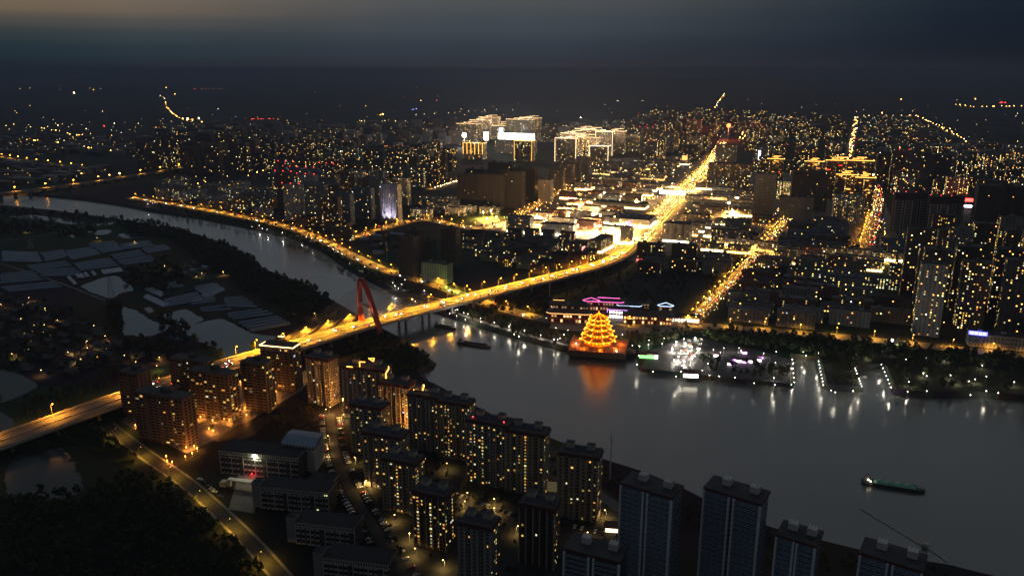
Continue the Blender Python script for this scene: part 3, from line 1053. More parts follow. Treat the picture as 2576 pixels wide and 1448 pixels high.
def near_tower(u1, v1, u2, v2, h, depth, rot, style, storeys, lit, label, group, cat='apartment tower', wall='beige', roof='red', outline=None, seed=0, width=None, name='apartment_tower', cls='n'):
    p, q = G(u1, v1, h), G(u2, v2, h)
    w = width or math.dist(p, q) * 1.02
    rz = math.radians(rot)
    mx, my = (p[0] + q[0]) / 2, (p[1] + q[1]) / 2
    loc = (mx - math.sin(rz) * depth / 2, my + math.cos(rz) * depth / 2, 0)
    rng = np.random.default_rng(seed + 100)
    t = empty(name, loc, rz)
    fh = h / (storeys + .6)
    W = WALLS[wall]
    FOOT.append((loc[0], loc[1], max(w, depth) * .5 + 3))
    if style == 'bays':
        nb = max(2, int(w / 9))
        plan = bay_plan(w, depth, nb, 1.5)
        mb = MB(); mb.prism(plan, 0, h, 0)
        # pilasters
        bw = w / (2 * nb + 1)
        for i in range(2 * nb + 2):
            x = -w / 2 + i * bw
            mb.box(x - .28, x + .28, -depth / 2 - .28, -depth / 2 - .001, 0, h - .3, 1)
        put('wall', mb.build('wall', [W, WALLS['cream']]), t)
        add_windows(t, plan, loc, rz, storeys, fh, .4, lit * .85, cls, rng, True, ww=1.25, wh=1.3, pitch=2.3, column=.16)
        mb = MB()
        mb.prism(scale_plan(plan, 1.0), h, h + .7, 0, 1)
        mb.prism(scale_plan(rect(w, depth), .3), h + .7, h + 2.6, 0, 1)
        # solar panel rows and parapet teeth
        r_ = put('roof', mb.build('roof', [ROOFS[roof], ROOFS['slab']]), t)
        for k in range(2):
            mb = MB()
            y = -depth * .2 + k * depth * .3
            mb.face([(-w * .38, y, h + 2.9), (w * .38, y, h + 2.9), (w * .38, y + 1.6, h + 3.9), (-w * .38, y + 1.6, h + 3.9)], 0)
            put('solar_panel_row', mb.build('solar_panel_row', [mat('solar_panel', (.05, .07, .11), .2, 0, spec=.7)]), r_)
        for k, fx in enumerate((-.27, .25)):
            mb = MB()
            mb.box(w * fx - 2.6, w * fx + 2.6, .2, 4.6, h + 2.6, h + 6.2, 0, mt=1)
            mb.box(w * fx - 2.9, w * fx + 2.9, -.1, 4.9, h + 6.2, h + 6.7, 0, mt=1)
            put('stair_house', mb.build('stair_house', [WALLS['cream'], ROOFS['slab']]), t)
    elif style == 'balcony':
        plan = rect(w, depth)
        mb = MB(); mb.prism(plan, 0, h, 0)
        nbay = max(2, int(w / 11))
        bw = w / nbay
        for i in range(nbay + 1):
            x = -w / 2 + i * bw
            mb.box(x - .5, x + .5, -depth / 2 - 1.5, -depth / 2 - .001, 0, h, 1)
        put('wall', mb.build('wall', [W, WALLS['brown']]), t)
        key = round(bw, 1)
        mb = MB()
        mb.box(-bw / 2 + .75, bw / 2 - .75, -1.5, -.01, -.15, .12, 0, True)
        mb.box(-bw / 2 + .75, bw / 2 - .75, -1.5, -1.38, .12, 1.0, 0)
        bm_ = mb.build('balcony', [mat('balcony_edge', (.22, .17, .13), .8, .15, .3)])
        for k in range(1, storeys):
            for i in range(nbay):
                put('balcony', bm_, t, (-w / 2 + (i + .5) * bw, -depth / 2, k * fh + .4))
        add_windows(t, plan, loc, rz, storeys, fh, .4, lit * .85, cls, rng, True, ww=2.6, wh=1.6, pitch=4.2)
        mb = MB()
        mb.prism(scale_plan(plan, .5), h, h + 1.1, 0, 1)
        put('roof', mb.build('roof', [WALLS['dark'], ROOFS['slab']]), t)
        mb = MB(); mb.box(-3.2, 3.2, -.5, 4.5, h + 1.1, h + 4.6, 0, mt=1)
        put('stair_house', mb.build('stair_house', [WALLS['dark'], ROOFS['slab']]), t)
    elif style == 'blue':
        plan = rect(w, depth)
        mb = MB(); mb.prism(plan, 0, h, 0)
        put('wall', mb.build('wall', [W]), t)
        PALE = mat('pale_balcony', (.70, .76, .84), .6, .08, .4)
        for fx in (-.5, -.045, .045, .5):
            mb = MB()
            x = fx * w
            mb.box(x - .55, x + .55, -depth / 2 - 1.9, -depth / 2 - .002, 0, h + .4, 0)
            put('vertical_fin', mb.build('vertical_fin', [PALE]), t)
        bw = w * .455 - 1.3
        mb = MB()
        mb.box(-bw / 2, bw / 2, -1.7, -.01, -.14, .14, 0, True)
        mb.box(-bw / 2, bw / 2, -1.7, -1.62, .14, 1.05, 1)
        mb.box(-bw / 2, bw / 2, -1.72, -1.60, 1.05, 1.16, 0)
        bm_ = mb.build('balcony', [PALE, mat('balcony_glass', (.05, .12, .24), .15, 0, spec=.6)])
        for k in range(1, storeys + 1):
            for s in (-1, 1):
                put('balcony', bm_, t, (s * w * .2725, -depth / 2, k * fh - .2))
        add_windows(t, plan, loc, rz, storeys, fh, .4, lit * .85, cls, rng, True, ww=2.4, wh=1.8, pitch=3.4)
        mb = MB()
        mb.prism(scale_plan(plan, .8), h + .41, h + 2.0, 0, 1)
        put('roof', mb.build('roof', [ROOFS['red'], ROOFS['slab']]), t)
        for fx in (-.2, .3):
            mb = MB()
            mb.box(w * fx - 2.4, w * fx + 2.4, 0, 4.5, h + 2.0, h + 5.6, 0, mt=0)
            for e in (-1.8, 0, 1.8):
                mb.box(w * fx + e - .3, w * fx + e + .3, -.3, 4.8, h + 5.6, h + 6.0, 0)
            put('stair_house', mb.build('stair_house', [WALLS['white'], ROOFS['slab']]), t)
    if outline:
        e = 1.1
        z = h + 1.0
        x, y = w / 2 + e, depth / 2 + e
        if outline == 'front':
            light_strip(t, [(-x, y * .2, z), (-x, -y, z), (x, -y, z), (x, y * .6, z)], (1, .62, .22), 9, .3)
            light_strip(t, [(-2.5, 1, h + 8), (2.5, 1, h + 8), (2.5, 4, h + 8)], (1, .62, .22), 8, .35)
            mb = MB()
            for fx in (-2, 2):
                mb.box(fx - .15, fx + .15, 1.2, 1.5, h + 4.6, h + 8)
            put('sign_frame', mb.build('sign_frame', [STEEL]), t)
        if outline == 'signs':
            light_strip(t, [(-x * .7, -y, z + 2), (-x * .45, -y, z + 2)], (1, .36, .05), 7, .4)
            light_strip(t, [(-x * .2, -y * .6, z + 1), (-x * .2, -y * .6, z + 6), (x * .05, -y * .6, z + 6.3)], (1, .36, .05), 7, .35)
            light_strip(t, [(x * .1, 0, z + 8), (x * .35, 0, z + 8.5), (x * .3, 0, z + 5.5), (x * .1, 0, z + 8)], (1, .36, .05), 7, .3)
            light_strip(t, [(x, -y * .2, z + 3), (x, -y * .2, z + .5), (x, -y, z - 1), (x, -y, z - 14)], (1, .45, .08), 7, .35)
        if outline == 'roof':
            light_strip(t, [(-x * .8, 0, z + 1.8), (-x * .5, 0, z + 1.8)], (1, .45, .08), 7, .35)
            light_strip(t, [(-x * .3, 2, z + 6.4), (-x * .2, 2, z + 6.4), (-x * .25, 0, z + 2), (x * .2, 0, z + 2)], (1, .45, .08), 7, .3)
        if outline == 'red':
            mb = MB(); mb.ball((-x * .7, -y * .5, h + 3.6), .5); mb.ball((x * .7, -y * .5, h + 3.6), .5)
            put('warning_light', mb.build('warning_light', [glow('warning_red', RED, 9)]), t)
    tag(t, label, cat, group)
    return t
FOOT = []      # footprints already taken

# ---- lantern-lit estate with long balconies, left of the river
G1 = 'balcony towers of the lantern-lit estate'
LT = [
    ((295, 938, 352, 940), 41, 14, -19, 14, .10, 'dark balcony tower at the left edge of the lantern-lit estate, beside the viaduct', None),
    ((343, 984, 454, 1008), 42, 13, -20, 15, .09, 'widest dark balcony tower of the lantern-lit estate, nearest the yellow-lit road', None),
    ((427, 901, 514, 912), 37, 13, -19, 13, .13, 'balcony tower behind the widest two, touching the amber viaduct', None),
    ((481, 931, 570, 948), 43, 13, -19, 15, .20, 'wide balcony tower with glowing entrance row in the estate middle', None),
    ((610, 909, 663, 919), 46, 13, -16, 16, .17, 'narrow balcony tower between the wide one and the gold-edged one', None),
    ((660, 868, 732, 878), 44, 15, -14, 15, .14, 'balcony tower whose roof edge is outlined in gold light', 'front'),
]
for i, (e, h, d, r, st, li, lab, ol) in enumerate(LT):
    near_tower(*e, h, d, r, 'balcony', st, li, lab, G1, wall='brown' if i % 2 else 'dark', outline=ol, seed=i)
# ---- beige estate with red roof bands
G2 = 'beige towers with red roof bands'
BT = [
    ((772, 900, 822, 912), 44, 15, -24, 16, .12, 'dark beige tower standing alone between gold-edged tower and sign-roofed tower', 'beige', None, 1),
    ((862, 926, 966, 938), 46, 15, -14, 17, .14, 'broad tower with orange light figures on its roof and corner', 'grey', 'signs', 1),
    ((953, 966, 1024, 978), 38, 15, -19, 14, .18, 'orange-washed beige tower beside the sign-roofed tower', 'beige', None, 1),
    ((1027, 994, 1100, 1008), 46, 14, -21, 17, .17, 'grey-green tower with small orange roof lights above the river', 'grey', 'roof', 1),
    ((1100, 1012, 1174, 1026), 46, 14, -21, 17, .14, 'orange-washed tower with a red-brown roof band above the river', 'beige', None, 1),
    ((1176, 1058, 1273, 1081), 49, 14, -22, 18, .20, 'left half of the widest riverside pair, red-lamped at its corner', 'grey', 'red', 1),
    ((1274, 1084, 1366, 1103), 47, 14, -20, 18, .22, 'right half of the widest riverside pair with solar panels', 'beige', None, 1),
    ((1405, 1142, 1503, 1160), 47, 14, -18, 17, .17, 'solitary riverside tower beside the tall white mast', 'beige', None, 1),
    ((881, 1020, 955, 1034), 40, 14, -20, 15, .13, 'front-row tower next to the parked-car lane, topmost of its row', 'grey', None, 1),
    ((913, 1091, 1004, 1108), 42, 14, -20, 15, .16, 'front-row tower second from the top of the parked-car lane', 'beige', None, 1),
    ((961, 1157, 1042, 1174), 38, 14, -21, 14, .20, 'front-row tower third along the parked-car lane, red turret roof', 'beige', None, 1),
    ((1038, 1240, 1117, 1258), 37, 14, -22, 14, .22, 'front-row tower fourth along the parked-car lane, greenish lit', 'brown', None, 1),
    ((1153, 1319, 1233, 1337), 38, 14, -21, 14, .12, 'lowest front-row tower, cut by the picture bottom', 'grey', None, 1),
    ((1306, 1272, 1393, 1288), 40, 14, -20, 15, .10, 'nearly unlit dark tower in front of the solitary riverside tower', 'dark', None, 1),
]
for i, (e, h, d, r, st, li, lab, wl_, ol, _) in enumerate(BT):
    near_tower(*e, h, d, r, 'bays', st, li, lab, G2, wall=wl_, outline=ol, seed=20 + i)
# ---- pale blue unfinished towers on the right
G3 = 'pale blue balcony towers at the near bank'
UT = [
    ((1566, 1219, 1687, 1258), 72, 15, -33, 24, 'tall pale blue tower with white fins nearest the white mast'),
    ((1776, 1229, 1909, 1274), 72, 15, -34, 24, 'tall pale blue tower with two white roof houses at the water'),
    ((1955, 1349, 2049, 1378), 60, 15, -33, 20, 'lower blue tower between the tall one and the picture corner'),
    ((2165, 1396, 2317, 1440), 62, 15, -33, 20, 'cut-off blue tower at the bottom right corner'),
    ((1422, 1384, 1556, 1418), 48, 15, -24, 16, 'dark blue tower cut off at the bottom below the shop lane'),
]
for i, (e, h, d, r, st, lab) in enumerate(UT):
    near_tower(*e, h, d, r, 'blue', st, .0, lab, G3, wall='bluegrey' if i < 4 else 'dark', seed=50 + i)

# ------------------------------------------------------------------ school
SCH = 'school buildings'
def school(u1, v1, u2, v2, h, depth, rot, storeys, label, wing=0, canopy=False, seed=0):
    p, q = G(u1, v1, h), G(u2, v2, h)
    w = math.dist(p, q)
    rz = math.radians(rot)
    loc = ((p[0] + q[0]) / 2 - math.sin(rz) * depth / 2, (p[1] + q[1]) / 2 + math.cos(rz) * depth / 2, 0)
    FOOT.append((loc[0], loc[1], w * .5 + 4))
    t = empty('school_building', loc, rz)
    fh = h / (storeys + .3)
    mb = MB(); mb.prism(rect(w, depth), 0, h, 0)
    put('wall', mb.build('wall', [WALLS['dark']]), t)
    # pale window bands and posts standing proud of the dark wall
    mb = MB()
    nb = int(w / 3.2)
    for k in range(storeys):
        z = k * fh
        for i in range(nb):
            x = -w / 2 + (i + .5) * w / nb
            if (i + 1) % 6 == 0:
                continue
            mb.box(x - 1.05, x + 1.05, -depth / 2 - .25, -depth / 2 - .002, z + .25, z + 1.15, 0)
    put('spandrel', mb.build('spandrel', [WALLS['white']]), t)['kind'] = 'stuff'
    mb = MB()
    for i in range(0, nb + 1, 3):
        x = -w / 2 + i * w / nb
        mb.box(x - .22, x + .22, -depth / 2 - .5, -depth / 2 - .26, 0, h - 2.6, 0)
    put('pilaster', mb.build('pilaster', [WALLS['white']]), t)['kind'] = 'stuff'
    mb = MB()
    y = -depth / 2
    mb.box(-w / 2 - .4, w / 2 + .4, y - .9, depth / 2 + .4, h, h + .5, 0, True, 1)
    for i in range(nb * 2 + 1):
        x = -w / 2 + i * w / nb / 2
        mb.box(x - .25, x + .25, y - .8, y - .3, h - 2.4, h - .01, 0)
    mb.box(-w / 2 - .3, w / 2 + .3, y - .85, y - .25, h - 2.7, h - 2.41, 0, True)
    put('roof', mb.build('roof', [WALLS['white'], ROOFS['tar']]), t)
    add_windows(t, rect(w, depth), loc, rz, storeys, fh, .8, .015, 'n', np.random.default_rng(seed), True, True, 1.8, 1.3, w / nb)
    mb = MB(); mb.box(-w / 2 - 7, -w / 2 - .6, -depth / 2 + 1, -depth / 2 + 8, 0, h + 2.2, 0, mt=1)
    if wing:
        put('stair_tower', mb.build('stair_tower', [WALLS['grey'], ROOFS['tar']]), t)
    tag(t, label, 'school building', SCH)
    return t
s1 = school(552, 1132, 748, 1152, 19, 19, -11, 4, 'largest school block with white window grid and entrance floodlight', seed=1)
school(655, 1222, 824, 1240, 17, 15, -10, 4, 'second school block below the lit gateway', 1, seed=2)
school(743, 1311, 890, 1330, 16, 15, -11, 4, 'third school block down the slope, dim white frame lines', 1, seed=3)
school(812, 1400, 976, 1421, 15, 15, -11, 4, 'lowest school block at the picture bottom', 1, seed=4)
school(775, 1206, 835, 1214, 14, 12, -11, 3, 'short dim school annexe right of the second block', 0, seed=6)
def hall():
    p = [G(*q, 24) for q in ((709, 1106), (789, 1117), (812, 1083), (736, 1073))]
    cx, cy_ = sum(a for a, _ in p) / 4, sum(b for _, b in p) / 4
    t = empty('sports_hall', (cx, cy_, 0))
    q = [(a - cx, b - cy_) for a, b in p]
    FOOT.append((cx, cy_, 20))
    mb = MB(); mb.prism(q, 0, 21.6, 0); put('wall', mb.build('wall', [WALLS['white']]), t)
    mb = MB()
    for i in range(4):
        a, b = Vector(q[i]), Vector(q[(i + 1) % 4])
        n = Vector((b.y - a.y, a.x - b.x)).normalized() * .05
        k = 10
        for j in range(k):
            c0, c1 = a + (b - a) * ((j + .2) / k) + n, a + (b - a) * ((j + .8) / k) + n
            mb.face([(c0.x, c0.y, 18.8), (c1.x, c1.y, 18.8), (c1.x, c1.y, 20.6), (c0.x, c0.y, 20.6)])
    put('window', mb.build('window', [GLASS]), t)['kind'] = 'stuff'
    mb = MB()
    a, b, c, d = [Vector((x * 1.05, y * 1.05, 21.7)) for x, y in q]
    m0, m1 = (a + d) / 2 + Vector((0, 0, 2.2)), (b + c) / 2 + Vector((0, 0, 2.2))
    mb.face([a, b, m1, m0]); mb.face([m0, m1, c, d]); mb.face([a, m0, d]); mb.face([b, c, m1])
    rf = put('roof', mb.build('roof', [ROOFS['blue']]), t)
    mb = MB()
    for j in range(17):
        f = j / 16
        for lo, hi in ((a, m0), (m0, d)):
            hi2 = hi + ((m1 - m0) if hi is m0 else (c - d)) * f
            lo2 = lo + ((b - a) if lo is a else (m1 - m0)) * f
            up = Vector((0, 0, .22))
            mb.tube(lo2 + up * .5, hi2 + up * .5, .14, .14, 4)
    put('roof_rib', mb.build('roof_rib', [ROOFS['blue']]), rf)['kind'] = 'stuff'
    tag(t, 'sports hall with ribbed blue sheet roof behind the school', 'sports hall')
hall()
def floodlamp(u, v, z, col, power, glowp, label, r=.45):
    x, y = G(u, v, z)
    t = empty('floodlight', (x, y, 0))
    mb = MB(); mb.tube((0, 0, 0), (0, 0, z), .12, .1, 5); put('post', mb.build('post', [STEEL]), t)
    mb = MB(); mb.ball((0, 0, z + r), r); put('lamp_head', mb.build('lamp_head', [glow('fl_' + label[:14], col, glowp)]), t)
    lo = bpy.data.objects.new('lamp_light', light_data('ll_' + label, 'POINT', col, power, r)); COL.objects.link(lo)
    lo.parent = t; lo.location = (0, -.8, z - .4)
    tag(t, label, 'floodlight')
floodlamp(642, 1146, 17.5, (1, 1, .62), 9000, 16, 'bright greenish-white floodlight on the largest school block', .7)
floodlamp(633, 1192, 3.0, RED, 700, 10, 'small red lamp at the school gateway')
for u_, v_, l_ in ((862, 1003, 'between the alone-standing tower and the sign-roofed tower'), (1046, 1052, 'at the foot of the orange-washed tower'), (1206, 1078, 'beside the red-brown banded riverside tower')):
    floodlamp(u_, v_, 14, (1, .40, .07), 42000, 14, 'orange sodium flood ' + l_)
# school gateway
def gate():
    x, y = G(612, 1225)
    t = empty('gateway', (x, y, 0), math.radians(-14))
    mb = MB()
    mb.box(-12, 12, -2, 2, 5.2, 6.0, 0, True)
    put('canopy', mb.build('canopy', [WALLS['white']]), t)
    for fx in (-11, 11):
        mb = MB(); mb.box(fx - .8, fx + .8, -1.2, 1.2, 0, 5.2); put('pillar', mb.build('pillar', [WALLS['cream']]), t)
    mb = MB(); mb.box(-18, -13, -3, 2, 0, 3.4); put('gatehouse', mb.build('gatehouse', [WALLS['cream']]), t)
    tag(t, 'pale flat school gateway canopy beside the yellow-lit road', 'gateway')
gate()
# plaza inside the gate and the sports ground
tag(put('school_yard', tess('school_yard', GP([(575, 1280), (640, 1290), (655, 1200), (600, 1190)]), .10, PAVING)), 'paved school forecourt inside the gateway', None, None, 'structure')
tag(put('estate_paving', tess('estate_paving', GP([(300, 1060), (470, 1140), (590, 1080), (760, 980), (790, 930), (560, 960), (420, 980)]), .05, PAVING)), 'paved courtyards of the lantern-lit estate', None, None, 'structure')
tag(put('estate_yard', tess('estate_yard', GP([(850, 1010), (1010, 1460), (1560, 1460), (1640, 1330), (1400, 1130), (1130, 1010), (900, 960)]), .04, mat('estate_ground', (.035, .036, .030), .9, .35, .05))), 'gardens and parking courts of the beige estate', None, None, 'structure')
# white mast on the near bank
def mast(u, vb, vt, label, r=.7, col=WALLS['white']):
    x, y = G(u, vb)
    lo, hi = 0, 200
    for _ in range(40):
        m = (lo + hi) / 2
        if G(u, vt, m)[1] > y: lo = m
        else: hi = m
    t = empty('mast', (x, y, 0))
    mb = MB(); mb.tube((0, 0, 0), (0, 0, lo * .8), r, r * .5, 8); mb.tube((0, 0, lo * .8), (0, 0, lo), r * .25, r * .12, 6)
    put('pole', mb.build('pole', [col]), t)
    for f in (.72, .8):
        mb = MB(); mb.tube((0, 0, lo * f), (0, 0, lo * f + .5), r * 2, r * 2, 8); 
        for a in range(3):
            c, s = math.cos(a * 2.1), math.sin(a * 2.1)
            mb.box(c * r * 2 - .25, c * r * 2 + .25, s * r * 2 - .25, s * r * 2 + .25, lo * f + .5, lo * f + 2.4)
        put('antenna_ring', mb.build('antenna_ring', [col]), t)
    tag(t, label, 'mast')
mast(1534, 1205, 1078, 'tall white mast standing on the near river bank', .6)
mast(1382, 756, 676, 'thin pale mast beside the bridge, before the dark field', .55)
mast(973, 655, 602, 'thin grey mast on the bare land behind the riverside road', .5)
# ------------------------------------------------------------------ golden pagoda on its stone terrace
GOLDWALL = mat('pagoda_timber', (.42, .20, .05), .6, .2, .4)
GOLDTILE = mat('pagoda_tile', (.40, .24, .05), .5, .2, .6)
STONE = mat('terrace_stone', (.13, .105, .09), .85, .2, .25)
def pagoda():
    x, y = G(1504, 862, 6)
    zb = 6.0
    t = empty('pagoda', (x, y, zb), math.radians(-12))
    t.scale = (1.10, 1.10, .84)
    FOOT.append((x, y, 34))
    gl = glow('pagoda_lights', (1, .19, .003), 8.0, True)
    gl2 = glow('pagoda_lanterns', (1, .42, .03), 9, True)
    gw = glow('pagoda_windows', (1, .15, .0), 3.2)
    tiers = [(14.0, 17.5, 0.0, 7.2), (11.6, 14.8, 9.2, 6.0), (9.6, 12.4, 17.0, 5.4), (7.8, 10.2, 24.0, 4.8), (6.0, 9.0, 30.2, 4.2)]
    def octa(r, a0=math.pi / 8, n=8):
        return [(r * math.cos(a0 + 2 * math.pi * i / n), r * math.sin(a0 + 2 * math.pi * i / n)) for i in range(n)]
    for k, (rw, re, z, h) in enumerate(tiers):
        mb = MB(); mb.prism(octa(rw), z - 1.0, z + h, 0)
        st = put('storey', mb.build('storey', [GOLDWALL]), t)
        mb = MB()
        P = octa(rw + .06)
        for i in range(8):
            a, b = Vector(P[i]), Vector(P[(i + 1) % 8])
            for j in range(3):
                c0, c1 = a + (b - a) * ((j + .18) / 3), a + (b - a) * ((j + .82) / 3)
                mb.face([(c0.x, c0.y, z + 1.2), (c1.x, c1.y, z + 1.2), (c1.x, c1.y, z + h - 1.3), (c0.x, c0.y, z + h - 1.3)])
        put('lattice_window', mb.build('lattice_window', [gw]), st)['kind'] = 'stuff'
        mb = MB()
        P = octa(rw + .75)
        for i in range(8):
            mb.tube((*P[i], z - .2), (*P[i], z + h), .32, .32, 6)
        put('column', mb.build('column', [mat('pagoda_column', (.40, .07, .03), .5, .1, 1)]), st)['kind'] = 'stuff'
        # eave: concave skirt with upturned corners
        last = k == len(tiers) - 1
        rings = []
        rt = .25 if last else (tiers[k + 1][0] + .6)
        zt = z + h + (6.6 if last else 2.6)
        for f in (0, .25, .5, .75, 1.0):
            ring = []
            for i in range(32):
                a = math.pi / 8 + 2 * math.pi * i / 32
                ph = (i % 4) / 4
                corner = abs(math.cos(math.pi * ph)) if True else 0
                flat = math.cos(math.pi / 8) / math.cos(((a - math.pi / 8) % (math.pi / 4)) - math.pi / 8)
                r0 = re * flat * (1 + .07 * (corner ** 4))
                r = r0 + (rt - r0) * f
                zz = z + h - .6 + (zt - (z + h - .6)) * (f ** 1.5 if not last else f ** 1.35) + 1.5 * (corner ** 4) * (1 - f) ** 2
                ring.append((r * math.cos(a), r * math.sin(a), zz))
            rings.append(ring)
        mb = MB(); mb.sweep(rings, 0, True, False)
        under = [[(p[0] * s_, p[1] * s_, p[2] - d_) for p in rings[0]] for s_, d_ in ((1, 0), (1, .5), (.78, .3))]
        mb.sweep(under, 0, True, False)
        rf = put('eave_roof', mb.build('eave_roof', [GOLDTILE]), t)
        # ridge light lines and lantern dots along each eave
        mb = MB()
        for i in range(0, 32, 4):
            for f0, f1 in ((0, 1), (1, 2), (2, 3), (3, 4)):
                p, q = Vector(rings[f0][i]) + Vector((0, 0, .3)), Vector(rings[f1][i]) + Vector((0, 0, .3))
                mb.tube(p, q, .24, .24, 4)
        for i in range(32):
            mb.tube(rings[0][i], rings[0][(i + 1) % 32], .26, .26, 4)
        put('eave_light', mb.build('eave_light', [gl]), rf)
        mb = MB()
        for i in range(0, 32, 2):
            p = rings[0][i]
            mb.ball((p[0] * 1.01, p[1] * 1.01, p[2] - .75), .5 if i % 4 else .85, 0, 6, 4)
        put('lantern', mb.build('lantern', [gl2]), rf)['kind'] = 'stuff'
        # balustrade
        mb = MB()
        P = octa(rw + 1.6)
        for i in range(8):
            mb.tube((*P[i], z + 1.0), (*P[(i + 1) % 8], z + 1.0), .14, .14, 4)
        put('balustrade', mb.build('balustrade', [GOLDWALL]), st)
    mb = MB()
    zt = tiers[-1][2] + tiers[-1][3] + 6.4
    mb.ball((0, 0, zt + .6), .9, 0, 8, 6); mb.tube((0, 0, zt), (0, 0, zt + 4.4), .3, .06, 6)
    put('finial', mb.build('finial', [gl]), t)
    mb = MB(); mb.prism(octa(17.5), -1.2, -.4, 0); mb.prism(octa(19.5), -2.2, -1.2, 0)
    put('plinth', mb.build('plinth', [STONE]), t)
    tag(t, 'five-tiered golden pagoda ablaze with lights on the river bank', 'pagoda')
    # warm floodlights round the foot
    ld = light_data('pagoda_flood', 'POINT', (1, .16, .006), 9000, .6)
    for i in range(8):
        a = 2 * math.pi * i / 8
        px, py = x + 26 * math.cos(a), y + 21 * math.sin(a)
        r = empty('floodlight', (px, py, zb - 1.6))
        mb = MB(); mb.box(-.4, .4, -.4, .4, 0, .6)
        put('housing', mb.build('housing', [STEEL]), r)
        lo = bpy.data.objects.new('flood_light', ld); COL.objects.link(lo); lo.parent = r; lo.location = (0, 0, 1.6)
        tag(r, '%s ground floodlight in the ring round the golden pagoda, from the right' % ordinal(i + 1), 'floodlight', 'pagoda floodlights')
    # terrace
    tx, ty = x, y
    tt = empty('stone_terrace', (tx, ty, 0), math.radians(-12))
    mb = MB(); mb.prism([(-30, -24), (32, -24), (32, 24), (-30, 24)], -3, 3.8, 0)
    put('terrace_wall', mb.build('terrace_wall', [STONE]), tt)
    mb = MB()
    for a, b in (((-30, -24), (32, -24)), ((32, -24), (32, 24)), ((-30, 24), (-30, -24))):
        n = 16
        for i in range(n):
            px, py = a[0] + (b[0] - a[0]) * i / n, a[1] + (b[1] - a[1]) * i / n
            mb.box(px - .6, px + .6, py - .6, py + .6, 3.8, 5.2)
    put('battlement', mb.build('battlement', [STONE]), tt)['kind'] = 'stuff'
    mb = MB()
    for i in range(7):
        mb.box(-24 + i * 8 - 1.4, -24 + i * 8 + 1.4, -24.06, -24.0, -1, 2.2, 0)
    put('arch_niche', mb.build('arch_niche', [WALLS['dark']]), tt)['kind'] = 'stuff'
    mb = MB()
    for k in range(8):
        mb.box(32 + k * 1.2, 33.2 + k * 1.2, -10, 2, -2, 3.4 - k * .45)
    put('stairs', mb.build('stairs', [STONE]), tt)
    tag(tt, 'dark stone terrace carrying the golden pagoda above the water', 'terrace')
pagoda()

